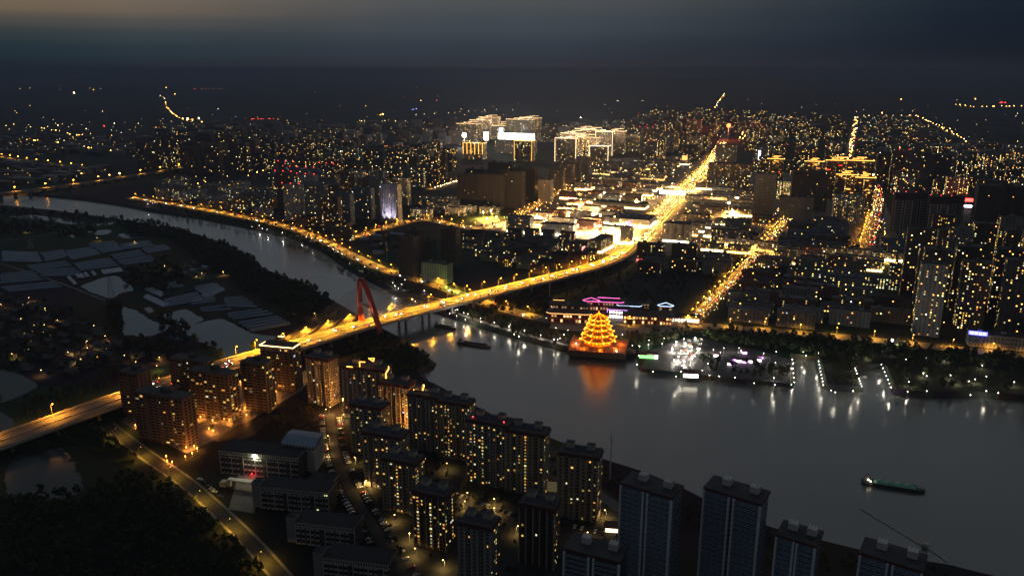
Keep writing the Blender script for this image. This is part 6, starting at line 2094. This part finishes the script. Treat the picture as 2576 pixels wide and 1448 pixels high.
def tree(x, y, label, group, s=1.0, z=0.0, kind=None):
    k = RND.randrange(6) if kind is None else kind
    tm, cm, H = TREES[k]
    t = empty('tree', (x, y, z), RND.uniform(0, 6.28))
    t.scale = (s, s, s * RND.uniform(.9, 1.15))
    put('trunk', tm, t)
    put('crown', cm, t)
    tag(t, label, 'tree', group)
    NTREE[0] += 1
def tree_row(line, spacing, side, phrase, group, s=.75, start=5, keep=.9):
    n = 0
    for x, y, z, a in along(line, spacing, start, side):
        if RND.random() < keep:
            n += 1
            tree(x + RND.uniform(-1, 1), y + RND.uniform(-1, 1), phrase % ordinal(n), group, s * RND.uniform(.8, 1.2))
tree_row(part_line(RIVERSIDE, .3, .98), 24, 11.5, '%s round street tree on the city side of riverside road', 'riverside road trees', .62)
tree_row(part_line(RIVERSIDE, .3, .98), 30, -10.5, '%s round street tree on the river side of riverside road', 'riverside road trees', .62)
tree_row(RIVERSIDE_R, 34, -10.5, '%s street tree between park and right riverside road', 'park road trees', .7)
tree_row(part_line(NEAR_ROAD, .12, .95), 14, -9, '%s dark tree on the field side of the near road', 'near road trees', .55, keep=.8)
def scatter(px, n, seed, avoid=True, rmin=6.0, world=None):
    poly = world or GP(px)
    R = random.Random(seed)
    xs = [p[0] for p in poly]; ys = [p[1] for p in poly]
    out = []
    tries = 0
    while len(out) < n and tries < n * 40:
        tries += 1
        x, y = R.uniform(min(xs), max(xs)), R.uniform(min(ys), max(ys))
        if not inside(poly, x, y):
            continue
        if avoid and (near_road(x, y, 1.5) or any((f[0] - x) ** 2 + (f[1] - y) ** 2 < (f[2] + 3) ** 2 for f in FOOT)):
            continue
        if any((p[0] - x) ** 2 + (p[1] - y) ** 2 < rmin * rmin for p in out):
            continue
        out.append((x, y))
    return sorted(out)
for i, (x, y) in enumerate(scatter([(1118, 790), (1190, 790), (1290, 812), (1400, 838), (1425, 860), (1400, 874), (1300, 846), (1190, 812), (1130, 794)], 50, 1)):
    tree(x, y, '%s leafy tree from the bridge in the embankment grove' % ordinal(i + 1), 'grove between bridge and pagoda', RND.uniform(.65, .95))
for i, (x, y) in enumerate(scatter([(1572, 850), (1640, 842), (1735, 835), (1715, 856), (1660, 872), (1600, 878)], 34, 2)):
    tree(x, y, '%s leafy tree in the grove right of the pagoda' % ordinal(i + 1), 'grove right of the pagoda', RND.uniform(.75, 1.05))
for i, (x, y) in enumerate(scatter([(1940, 935), (1985, 925), (1990, 960), (1880, 955), (1880, 930)], 10, 3)):
    tree(x, y, '%s dark round tree at the plaza tip by the first inlet' % ordinal(i + 1), 'plaza trees', RND.uniform(.95, 1.3))
for i, (x, y) in enumerate(scatter([(1760, 905), (1900, 920), (1890, 950), (1760, 935)], 16, 13)):
    tree(x, y, '%s small dark tree on the open plaza by the water' % ordinal(i + 1), 'plaza trees', RND.uniform(.6, .9))
for i, (x, y) in enumerate(scatter([(2090, 910), (2140, 900), (2155, 965), (2100, 972)], 16, 4)):
    tree(x, y, '%s dark tree on the spit between the two inlets' % ordinal(i + 1), 'trees between the inlets', RND.uniform(.8, 1.1))
for i, (x, y) in enumerate(scatter([(2245, 920), (2400, 925), (2560, 940), (2560, 990), (2300, 985), (2255, 975)], 32, 5)):
    tree(x, y, '%s dark tree of the waterside park right of the inlets' % ordinal(i + 1), 'waterside park trees', RND.uniform(.7, 1.05))
for i, (x, y) in enumerate(scatter([(860, 1010), (1010, 1440), (1560, 1440), (1580, 1330), (1400, 1150), (1130, 1030), (900, 960)], 46, 6, rmin=5)):
    tree(x, y, '%s courtyard tree among the beige towers' % ordinal(i + 1), 'courtyard trees', RND.uniform(.5, .8))
for i, (x, y) in enumerate(scatter(zA([(80, 950), (420, 1140), (760, 1260), (1300, 930), (1700, 720), (1500, 560), (860, 700), (500, 480)]), 30, 7, rmin=5)):
    tree(x, y, '%s garden tree among the balcony towers' % ordinal(i + 1), 'garden trees', RND.uniform(.45, .7))
for i, (u, v) in enumerate([(470, 870), (490, 866), (455, 862), (540, 895), (555, 905), (640, 890), (648, 898), (430, 880), (520, 888)]):
    x, y = G(u, v)
    tree(x, y, '%s large tree between the largest pond and the viaduct' % ordinal(i + 1), 'viaduct trees', 1.3)
# woods too dense to count
def wood(name, px_list, label, seed, leafm, smin=.7, smax=1.2, rmin=5.5, avoid=True):
    R = np.random.default_rng(seed)
    mb = MB()
    out = []
    for px, n in px_list:
        for x, y in scatter(px, n, seed + n, avoid, rmin):
            Q = SPARSE[R.integers(3)].copy()
            a = R.uniform(0, 6.28); s = R.uniform(smin, smax)
            c, sn = math.cos(a), math.sin(a)
            X = Q[..., 0] * c - Q[..., 1] * sn; Y = Q[..., 0] * sn + Q[..., 1] * c
            Q[..., 0] = X * s + x; Q[..., 1] = Y * s + y; Q[..., 2] = Q[..., 2] * s * R.uniform(.85, 1.15)
            out.append(Q)
    mb.quads(np.concatenate(out))
    tag(put(name, mb.build(name, [leafm])), label, None, None, 'stuff')
wood('river_woods', [([(300, 565), (420, 575), (470, 592), (583, 628), (650, 668), (660, 690), (780, 726), (850, 775), (820, 800), (740, 790), (640, 745), (560, 690), (480, 640), (430, 600), (330, 590)], 620), ([(660, 720), (760, 740), (880, 790), (800, 830), (740, 815)], 70)], 'dense dark woods along the left bank of the river bend', 1, LEAF3)
wood('field_woods', [([(0, 530), (280, 550), (420, 570), (300, 572), (150, 548), (0, 545)], 90), ([(300, 690), (420, 655), (470, 700), (430, 740), (330, 730)], 70), ([(270, 770), (300, 760), (310, 860), (420, 870), (440, 900), (330, 880), (280, 830)], 90), ([(400, 800), (480, 830), (470, 845), (400, 830)], 20), ([(0, 560), (250, 580), (230, 600), (0, 600)], 90)], 'scattered dark trees between ponds and fields', 2, LEAF2)
wood('estate_gardens', [([(860, 1010), (1010, 1440), (1560, 1440), (1580, 1330), (1400, 1150), (1130, 1030), (900, 960)], 260), ([(1400, 1110), (1560, 1190), (1780, 1280), (2100, 1400), (2450, 1448), (2000, 1448), (1700, 1330), (1500, 1230)], 150), (zA([(1500, 1100), (1700, 900), (2050, 700), (2150, 1000), (1800, 1000)]), 60)], 'low dark shrubs and hedges of the estates and river bank', 13, LEAF2, .25, .5, 3.0)
wood('village_trees', [([(0, 745), (150, 770), (300, 850), (420, 905), (300, 980), (0, 930)], 130), ([(60, 1010), (280, 950), (290, 975), (60, 1060)], 40)], 'dark garden trees of the village', 3, LEAF, .45, .75)
wood('near_field_woods', [([(0, 1260), (200, 1250), (330, 1190), (440, 1240), (560, 1340), (660, 1448), (0, 1500)], 420), ([(0, 1130), (240, 1075), (330, 1150), (220, 1130), (60, 1140)], 70)], 'unlit thicket covering the lower left fields', 4, LEAF, .5, .9)
wood('park_woods', [([(1760, 842), (1900, 848), (2100, 865), (2320, 890), (2575, 915), (2575, 930), (2330, 915), (2100, 895), (1920, 878), (1790, 862)], 330), ([(2010, 885), (2190, 905), (2190, 915), (2020, 895)], 20)], 'dark belt of park trees below the right riverside road', 5, LEAF)
wood('field_edge_scrub', [([(1400, 730), (1440, 690), (1600, 690), (1840, 700), (1800, 750), (1700, 770), (1500, 765), (1400, 760)], 130), ([(1165, 770), (1260, 755), (1380, 740), (1390, 790), (1260, 790)], 70)], 'scrub and trees on the dark vacant land behind the halls', 6, LEAF2, .5, .9)
wood('strip_park_trees', [([(690, 578), (760, 600), (860, 652), (930, 690), (1040, 735), (1070, 745), (1060, 752), (930, 705), (850, 660), (760, 612), (690, 590)], 130), ([(400, 520), (690, 572), (680, 582), (400, 530)], 70), ([(850, 850), (960, 840), (1080, 905), (1060, 930), (960, 950), (880, 900)], 110)], 'trees of the narrow park between riverside road and water', 7, LEAF, .5, .85)
wood('city_trees', [([(1040, 560), (1260, 545), (1270, 520), (1060, 535)], 60), ([(1780, 600), (2170, 640), (2170, 610), (1850, 580)], 90), ([(1640, 690), (1880, 660), (1860, 690), (1700, 710)], 40)], 'dark trees filling yards between city blocks', 8, LEAF, .6, .9)
def line_trees(name, rows, label, leafm):
    R = np.random.default_rng(5)
    out = []
    for line, gap, side, sc in rows:
        for x, y, z, a in along(line, gap, 4, side):
            Q = SPARSE[R.integers(3)].copy() * (sc * R.uniform(.75, 1.2))
            Q[..., 0] += x + R.uniform(-1, 1); Q[..., 1] += y + R.uniform(-1, 1)
            out.append(Q)
    mb = MB(); mb.quads(np.concatenate(out))
    tag(put(name, mb.build(name, [leafm])), label, None, None, 'stuff')
line_trees('street_trees', [(STREET_R, 15, 9.5, .5), (STREET_R, 17, -9.5, .5), (part_line(AVENUE, 0, .5), 20, 19, .6), (part_line(AVENUE, 0, .5), 22, -19, .6), (STREET_C, 18, 12, .55), (STREET_C, 20, -12, .55), (part_line(AVENUE2, 0, .25), 18, 16, .55), (part_line(AVENUE2, 0, .25), 18, -16, .55), (STREET_H, 12, 11, .6), (STREET_H, 12, -11, .6)], 'countless small trees lining the city streets', LEAF2)
# trees lit green by the bridge foot
for i, (u, v) in enumerate([(1118, 716), (1126, 720), (1134, 724), (1143, 728), (1152, 731), (1162, 733), (1172, 735), (1182, 736)]):
    x, y = G(u, v)
    tree(x, y, '%s green-lit tree in the row at the bridge foot' % ordinal(i + 1), 'green-lit trees', .6)
gl_ = light_data('green_uplight', 'POINT', (.55, 1, .12), 4500, .4)
for i, (u, v) in enumerate([(1120, 722), (1136, 728), (1152, 734), (1170, 738), (1186, 739)]):
    x, y = G(u, v)
    r = empty('uplight', (x, y, 0))
    mb = MB(); mb.box(-.3, .3, -.3, .3, 0, .4); put('housing', mb.build('housing', [STEEL]), r)
    lo = bpy.data.objects.new('up_light', gl_); COL.objects.link(lo); lo.parent = r; lo.location = (0, 0, 1.2)
    tag(r, '%s green ground light under the trees at the bridge foot' % ordinal(i + 1), 'uplight', 'green uplights')

# ------------------------------------------------------------------ greenhouses
FILM = mat('greenhouse_film', (.11, .165, .25), .35, .15, .2, spec=.5)
def tunnel(a, b, wid, label):
    a, b = Vector(a), Vector(b)
    L = (b - a).length
    key = (round(L / 6) * 6, round(wid, 0))
    if key not in TUN:
        L0 = max(6, key[0])
        ang = [math.pi * i / 6 for i in range(7)]
        mb = MB()
        mb.sweep([[(x, -math.cos(t) * key[1] / 2 * .72, .2 + math.sin(t) * 2.6) for t in ang] for x in (-L0 / 2, -L0 / 6, L0 / 6, L0 / 2)], 0, False, False)
        mb.face([(-L0 / 2, -math.cos(t) * key[1] / 2 * .72, .2 + math.sin(t) * 2.6) for t in ang])
        mb.face([(L0 / 2, -math.cos(t) * key[1] / 2 * .72, .2 + math.sin(t) * 2.6) for t in ang][::-1])
        mb.box(-L0 / 2, L0 / 2, -.12, .12, 2.78, 2.95, 0)
        TUN[key] = mb.build('greenhouse', [FILM])
    m = (a + b) / 2
    o = put('greenhouse', TUN[key], None, (m.x, m.y, .05), math.atan2(b.y - a.y, b.x - a.x))
    tag(o, label, 'greenhouse', 'greenhouse tunnels')
TUN = {}
PLOTS = [([(340, 530), (520, 490), (470, 440), (300, 465)], 'left middle'), ([(525, 520), (765, 472), (690, 420), (480, 450)], 'middle'), ([(770, 468), (930, 440), (870, 375), (650, 395)], 'upper middle'), ([(925, 440), (1180, 412), (1120, 370), (890, 400)], 'upper right'), ([(1100, 472), (1300, 435), (1240, 402), (1060, 432)], 'far right'), ([(20, 530), (330, 535), (290, 460), (20, 450)], 'far left'), ([(230, 600), (560, 562), (490, 525), (200, 560)], 'lower left'), ([(600, 602), (910, 562), (830, 500), (545, 545)], 'lower middle'), ([(865, 520), (1110, 482), (1060, 440), (820, 480)], 'inner right'), ([(930, 560), (1200, 527), (1130, 480), (870, 525)], 'lower right'), ([(340, 645), (640, 632), (560, 575), (250, 595)], 'lowest left'), ([(0, 700), (330, 672), (260, 600), (0, 622)], 'dim left edge'), ([(60, 762), (500, 722), (400, 680), (0, 722)], 'dim lowest')]
PLOTS2 = [([(1230, 880), (1540, 822), (1480, 760), (1240, 815)], 'left'), ([(1545, 812), (1700, 745), (1620, 690), (1450, 722)], 'top'), ([(1420, 862), (1640, 832), (1600, 775), (1500, 790)], 'inner'), ([(1530, 912), (1760, 902), (1680, 852), (1500, 882)], 'middle'), ([(1700, 872), (1960, 882), (1830, 790), (1690, 802)], 'upper right'), ([(1760, 972), (2080, 932), (1960, 884), (1700, 922)], 'right'), ([(1890, 1062), (2210, 1000), (2080, 940), (1790, 985)], 'bridge end'), ([(1250, 742), (1410, 716), (1330, 676), (1240, 702)], 'small upper'), ([(1100, 740), (1230, 800), (1250, 770), (1130, 720)], 'bright upper left'), ([(1080, 800), (1250, 880), (1290, 860), (1120, 780)], 'bright lower left')]
for P, field, wd in ((PLOTS, 'upper', 12.5), (PLOTS2, 'lower', 10.0)):
    for quad, nm in P:
        w = [Vector(p) for p in GP(z4(quad))]
        n = max(2, int(((w[3] - w[0]).length + (w[2] - w[1]).length) / 2 / wd))
        for i in range(n):
            f = (i + .5) / n
            a, b = w[0].lerp(w[3], f), w[1].lerp(w[2], f)
            tunnel(a.lerp(b, .02), a.lerp(b, .98), wd, f'{ordinal(i + 1)} film greenhouse of the {nm} plot, {field} field')
for i, (x, y) in enumerate([(785, 612), (812, 608), (838, 604), (862, 602), (885, 598), (908, 594), (590, 640), (620, 640), (655, 632), (710, 622), (530, 660), (560, 690)]):
    u, v = z4([(x, y)])[0]
    a, b = G(u - 4, v - 5), G(u + 5, v + 5)
    tunnel(a, b, 8, f'{ordinal(i + 1)} short pale greenhouse above the pylon pond')

# ------------------------------------------------------------------ village houses
district('V1', [(0, 750), (150, 775), (300, 855), (420, 900), (300, 960), (0, 925)], -20, (26, 22), ((10, 15), (8, 10)), (1, 2), 'the dim village at the left edge', name='village_house', cat='house', style='gable', walls=('dark', 'brown', 'grey'), roofs=('tile', 'tar', 'tile'), lit=(.0, .05), cls='n', seed=31, cap=95, fill=.75, jitter=4)
district('V2', z4([(1330, 560), (1500, 540), (1620, 610), (1560, 680), (1400, 640)]), -30, (24, 20), ((9, 13), (7, 9)), (1, 1), 'the hamlet below the river woods', name='village_house', cat='house', style='gable', walls=('grey', 'cream'), roofs=('tile', 'blue'), lit=(.02, .12), cls='n', seed=32, cap=22, jitter=4)
district('V3', [(900, 590), (1000, 570), (1010, 640), (960, 655)], -22, (34, 26), ((14, 26), (9, 12)), (1, 2), 'the bare land behind the riverside road', name='shed', cat='shed', style='gable', walls=('grey', 'dark'), roofs=('tile', 'blue', 'tar'), lit=(.0, .05), seed=33, cap=10)
# ------------------------------------------------------------------ far city, too far to tell its houses apart
def far_city():
    R = np.random.default_rng(9)
    mb = MB(); mw = MB()
    rz = math.radians(-20)
    c, s = math.cos(rz), math.sin(rz)
    Z = [([(0, 395), (360, 400), (370, 350), (0, 345)], 110, (2, 7), 1.2), ([(380, 400), (640, 365), (640, 330), (400, 345)], 110, (5, 20), 2.2), ([(640, 372), (1150, 365), (1150, 325), (640, 325)], 200, (4, 18), 2.6), ([(760, 420), (880, 420), (880, 395), (760, 395)], 30, (3, 6), 4), ([(1350, 360), (1640, 345), (1640, 315), (1350, 325)], 110, (3, 16), 5), ([(1560, 345), (1830, 345), (1850, 290), (1640, 295)], 170, (4, 20), 6), ([(1840, 340), (2130, 350), (2130, 315), (1850, 290)], 160, (4, 18), 6), ([(2165, 400), (2420, 405), (2380, 340), (2290, 298), (2165, 298)], 260, (3, 7), 6), ([(2400, 440), (2700, 470), (2700, 400), (2420, 380)], 130, (4, 16), 6), ([(0, 470), (200, 450), (300, 430), (200, 420), (0, 410)], 70, (2, 6), 2), ([(400, 330), (620, 325), (600, 312), (400, 315)], 30, (2, 5), 2)]
    for px, n, st, lit in Z:
        poly = GP(px)
        xs = [p[0] for p in poly]; ys = [p[1] for p in poly]
        k = 0; tries = 0
        while k < n and tries < n * 30:
            tries += 1
            x, y = R.uniform(min(xs), max(xs)), R.uniform(min(ys), max(ys))
            if not inside(poly, x, y) or near_road(x, y, 14):
                continue
            k += 1
            w, d = R.uniform(30, 60), R.uniform(14, 22)
            h = R.integers(*st) * 3.1 + 1
            P = [(x + (a * c - b * s), y + (a * s + b * c)) for a, b in rect(w, d)]
            mb.prism(P, 0, h, int(R.integers(3)))
            m = R.poisson(lit * .9 * (h / 20) ** .5)
            dist = math.hypot(x, y)
            sz = dist / 2000 * R.uniform(.24, .55)
            for _ in range(m):
                a = R.uniform(-w / 2 + 2, w / 2 - 2)
                z = R.uniform(1.5, max(2, h - 2))
                b = -d / 2 - .3
                q = []
                for aa, zz in ((a - sz, z - sz), (a + sz, z - sz), (a + sz, z + sz), (a - sz, z + sz)):
                    q.append((x + aa * c - b * s, y + aa * s + b * c, max(.3, zz)))
                mw.face(q, int(R.choice(6, p=WPROB)))
    o = put('distant_city', mb.build('distant_city', [WALLS['dark'], WALLS['brown'], WALLS['grey']]))
    tag(o, 'mass of far low and high blocks merging into the haze', None, None, 'stuff')
    tag(put('distant_windows', mw.build('distant_windows', [glow('dw_' + k, WCOL[k], 4.8) for k in WKEYS])), 'countless lit windows of the far city', None, None, 'stuff')
far_city()
FC = {'amber': ((1, .50, .10), 24), 'white': ((1, .76, .42), 26), 'red': ((1, .05, .03), 9), 'green': ((.7, 1, .3), 8), 'blue': ((.25, .3, 1), 9), 'dim': ((1, .68, .28), 9)}
FK = list(FC)
def far_lights():
    R = random.Random(4)
    mb = MB()
    def dot(u, v, c, size=1.5, z=8):
        x, y = G(u, v, z)
        if y > 29000 or y < 0:
            return
        r = math.hypot(x, y) / 2000 * size * .46
        mb.ball((x, y, z), r, FK.index(c), 5, 4)
    def line(pts, step, c, size=1.5, jit=1.0, alt=None):
        for a, b in zip(pts, pts[1:]):
            L = math.dist(a, b)
            n = max(1, int(L / step / 1.5))
            for i in range(n):
                f = (i + R.uniform(.0, 1)) / n
                dot(a[0] + (b[0] - a[0]) * f + R.uniform(-jit, jit), a[1] + (b[1] - a[1]) * f + R.uniform(-jit, jit) * .4, alt if alt and R.random() < .2 else c, size * R.uniform(.6, 1.3))
    line([(402, 241), (414, 246), (418, 268), (432, 284), (450, 296), (470, 301), (490, 300)], 3.0, 'amber', 1.8, .8, 'white')
    line([(470, 302), (520, 308), (610, 322)], 7, 'amber', 1.6, .3)
    line([(486, 224), (560, 223)], 7, 'dim', 1.2, 1, 'red')
    line([(30, 226), (330, 222)], 30, 'dim', 1.0, 6)
    line([(0, 352), (60, 350), (150, 358), (230, 372), (290, 380)], 6, 'amber', 1.7, 3, 'white')
    line([(100, 320), (160, 332), (180, 340), (230, 336)], 7, 'amber', 1.5, 2)
    line([(0, 325), (240, 310), (420, 312)], 26, 'dim', 1.3, 5, 'white')
    line([(1036, 289), (1130, 284), (1235, 275), (1290, 277)], 13, 'dim', 1.3, .6)
    line([(900, 325), (1060, 333)], 10, 'dim', 1.3, 2)
    line([(1535, 213), (1540, 208), (1560, 206), (1575, 200), (1580, 190)], 4, 'amber', 1.5, 1)
    line([(1549, 254), (1560, 256)], 4, 'white', 1.5, .6)
    line([(1637, 183), (1602, 215)], 30, 'amber', 1.4, 1)
    line([(1798, 272), (1805, 258), (1816, 244), (1822, 236)], 2.2, 'amber', 1.8, 1.0, 'white')
    line([(1856, 352), (1866, 338), (1876, 320)], 2.4, 'amber', 1.8, 1.2, 'red')
    line([(1866, 352), (1876, 338), (1884, 322)], 2.4, 'amber', 1.7, 1.2)
    line([(2124, 425), (2134, 400), (2140, 370), (2148, 330), (2154, 292)], 1.5, 'amber', 2.2, 5, 'white')
    line([(2128, 425), (2140, 380), (2150, 320)], 5, 'red', 1.6, 5)
    line([(2165, 291), (2310, 290)], 12, 'dim', 1.6, .6)
    line([(2300, 290), (2340, 306), (2385, 330), (2440, 360), (2470, 374), (2520, 392)], 4.0, 'amber', 1.6, 4.5, 'white')
    line([(2450, 362), (2500, 386)], 1.6, 'white', 2.2, 2, 'red')
    line([(2396, 262), (2450, 268), (2575, 266)], 8, 'amber', 1.7, 2)
    line([(2510, 258), (2532, 258)], 3, 'red', 2.6, 1)
    line([(2546, 385), (2575, 410), (2620, 450)], 2.0, 'white', 2.2, 3, 'red')
    line([(2530, 400), (2575, 440)], 3, 'red', 2.0, 6)
    line([(2380, 395), (2470, 398)], 9, 'red', 1.9, 4)
    line([(2080, 212), (2150, 210), (2185, 204)], 8, 'dim', 1.1, 1)
    line([(725, 376), (760, 374)], 3, 'red', 2.0, .8, 'white')
    line([(780, 378), (800, 377)], 3, 'white', 2.2, 1.2)
    line([(640, 435), (700, 418), (760, 403), (790, 402), (850, 412)], 5, 'amber', 1.6, 1.2)
    line([(830, 386), (880, 376)], 3, 'white', 2.0, 1.0, 'amber')
    line([(630, 300), (700, 298)], 5, 'red', 1.7, 1.5)
    line([(1034, 276), (1052, 273)], 4, 'blue', 2.0, 2)
    line([(955, 290), (970, 286)], 3, 'amber', 2.4, 2)
    line([(900, 305), (1020, 305)], 6, 'dim', 1.6, 4, 'white')
    line([(840, 446), (900, 456)], 4, 'red', 2.0, 3)
    line([(1092, 472), (1155, 453)], 2.5, 'white', 2.0, 2, 'green')
    line([(2210, 455), (2196, 440), (2180, 425)], 3, 'white', 2.4, 3, 'red')
    for (u, v, c, sz) in [(186, 234, 'white', 4.0), (75, 222, 'dim', 1.6), (235, 226, 'amber', 1.8), (418, 221, 'amber', 2.2), (440, 237, 'amber', 2.0), (748, 195, 'amber', 1.8), (1048, 221, 'red', 1.8), (1058, 253, 'amber', 2.0), (1098, 253, 'red', 2.2), (262, 317, 'red', 3.0), (472, 298, 'white', 3.4), (500, 298, 'white', 3.4), (2472, 191, 'dim', 1.6), (2453, 249, 'amber', 2.6), (2625, 230, 'dim', 2), (1460, 296, 'white', 2.4), (2218, 284, 'amber', 2.8), (2266, 250, 'amber', 2.2), (2596, 318, 'red', 3), (2440, 392, 'red', 5.5), (2395, 396, 'red', 4.0), (205, 436, 'amber', 2.4), (300, 436, 'white', 2.6), (275, 440, 'amber', 2.6)]:
        dot(u, v, c, sz)
    for i in range(380):
        v = 222 + 145 * R.random() ** .5
        u = R.uniform(-40, 2620)
        if v < 262 and R.random() < .7:
            continue
        dot(u, v, R.choices(FK, [2, 1, .5, .5, .1, 8])[0], R.uniform(.5, 1.15))
    tag(put('distant_lights', mb.build('distant_lights', [glow('fd_' + k, FC[k][0], FC[k][1]) for k in FK])), 'countless far street lamps and lights across the plain', None, None, 'stuff')
far_lights()
# glints of small lamps and signs between the city blocks
def near_glints():
    R = random.Random(14)
    mb = MB()
    for px, n in (([(1280, 575), (1600, 605), (1700, 500), (1800, 400), (1500, 420)], 260), ([(1620, 600), (1900, 620), (2000, 540), (1880, 450), (1760, 460)], 150), ([(1170, 600), (1540, 630), (1480, 680), (1200, 650)], 70), ([(1900, 640), (2560, 690), (2560, 870), (1850, 800)], 90), ([(400, 480), (700, 560), (1000, 550), (1100, 460), (500, 440)], 120), ([(2180, 600), (2230, 600), (2220, 480), (2195, 480)], 60), ([(1760, 800), (1900, 640), (1915, 650), (1790, 800)], 60)):
        poly = GP(px)
        xs = [p[0] for p in poly]; ys = [p[1] for p in poly]
        k = 0
        while k < n:
            x, y = R.uniform(min(xs), max(xs)), R.uniform(min(ys), max(ys))
            if not inside(poly, x, y):
                continue
            k += 1
            r = math.hypot(x, y) / 2000 * R.uniform(.25, .8)
            mb.ball((x, y, R.uniform(3, 6)), r, R.choices(range(6), [5, 4, .7, .6, .2, 3])[0], 5, 4)
    for ln, n, hw in ((part_line(AVENUE, 0, .62), 420, 17), (part_line(AVENUE2, 0, .3), 170, 15), (STREET_R, 190, 9), (STREET_C, 150, 11), (STREET_D, 90, 12), (STREET_F, 60, 9), (STREET_G, 40, 8), (STREET_E, 60, 9)):
        pts = along(ln, 2.0, 0, 0)
        for _ in range(n):
            x, y, _z, a = pts[R.randrange(len(pts))]
            o = R.uniform(-hw, hw)
            x, y = x - math.sin(a) * o, y + math.cos(a) * o
            r = math.hypot(x, y) / 2000 * R.uniform(.2, .75)
            mb.ball((x, y, R.uniform(1.5, 6)), r, R.choices(range(6), [6, 4, 1.2, .2, .1, 3])[0], 5, 4)
    tag(put('street_glints', mb.build('street_glints', [glow('sg_' + k, FC[k][0], FC[k][1] * 1.0) for k in FK])), 'countless small signs and lamps between the city blocks', None, None, 'stuff')
near_glints()
# ------------------------------------------------------------------ haze
def haze():
    mb = MB(); mb.box(-30000, 30000, -2500, 33000, -14, 312, 0, True)
    m = bpy.data.materials.new('evening_haze')
    m.use_nodes = True
    nt = m.node_tree
    nt.nodes.clear()
    o = nt.nodes.new('ShaderNodeOutputMaterial')
    v = nt.nodes.new('ShaderNodeVolumePrincipled')
    v.inputs['Color'].default_value = (.20, .245, .35, 1)
    v.inputs['Density'].default_value = 1.1e-4
    v.inputs['Anisotropy'].default_value = .35
    nt.links.new(v.outputs[0], o.inputs['Volume'])
    tag(put('haze', mb.build('haze', [m])), 'thin evening haze over the whole city', None, None, 'stuff')
haze()
print('OBJECTS', len(bpy.data.objects), 'MESHES', len(bpy.data.meshes), 'TRIS', sum(len(m.polygons) for m in bpy.data.meshes) * 2, 'LAMPS', LAMP_COUNT[0])
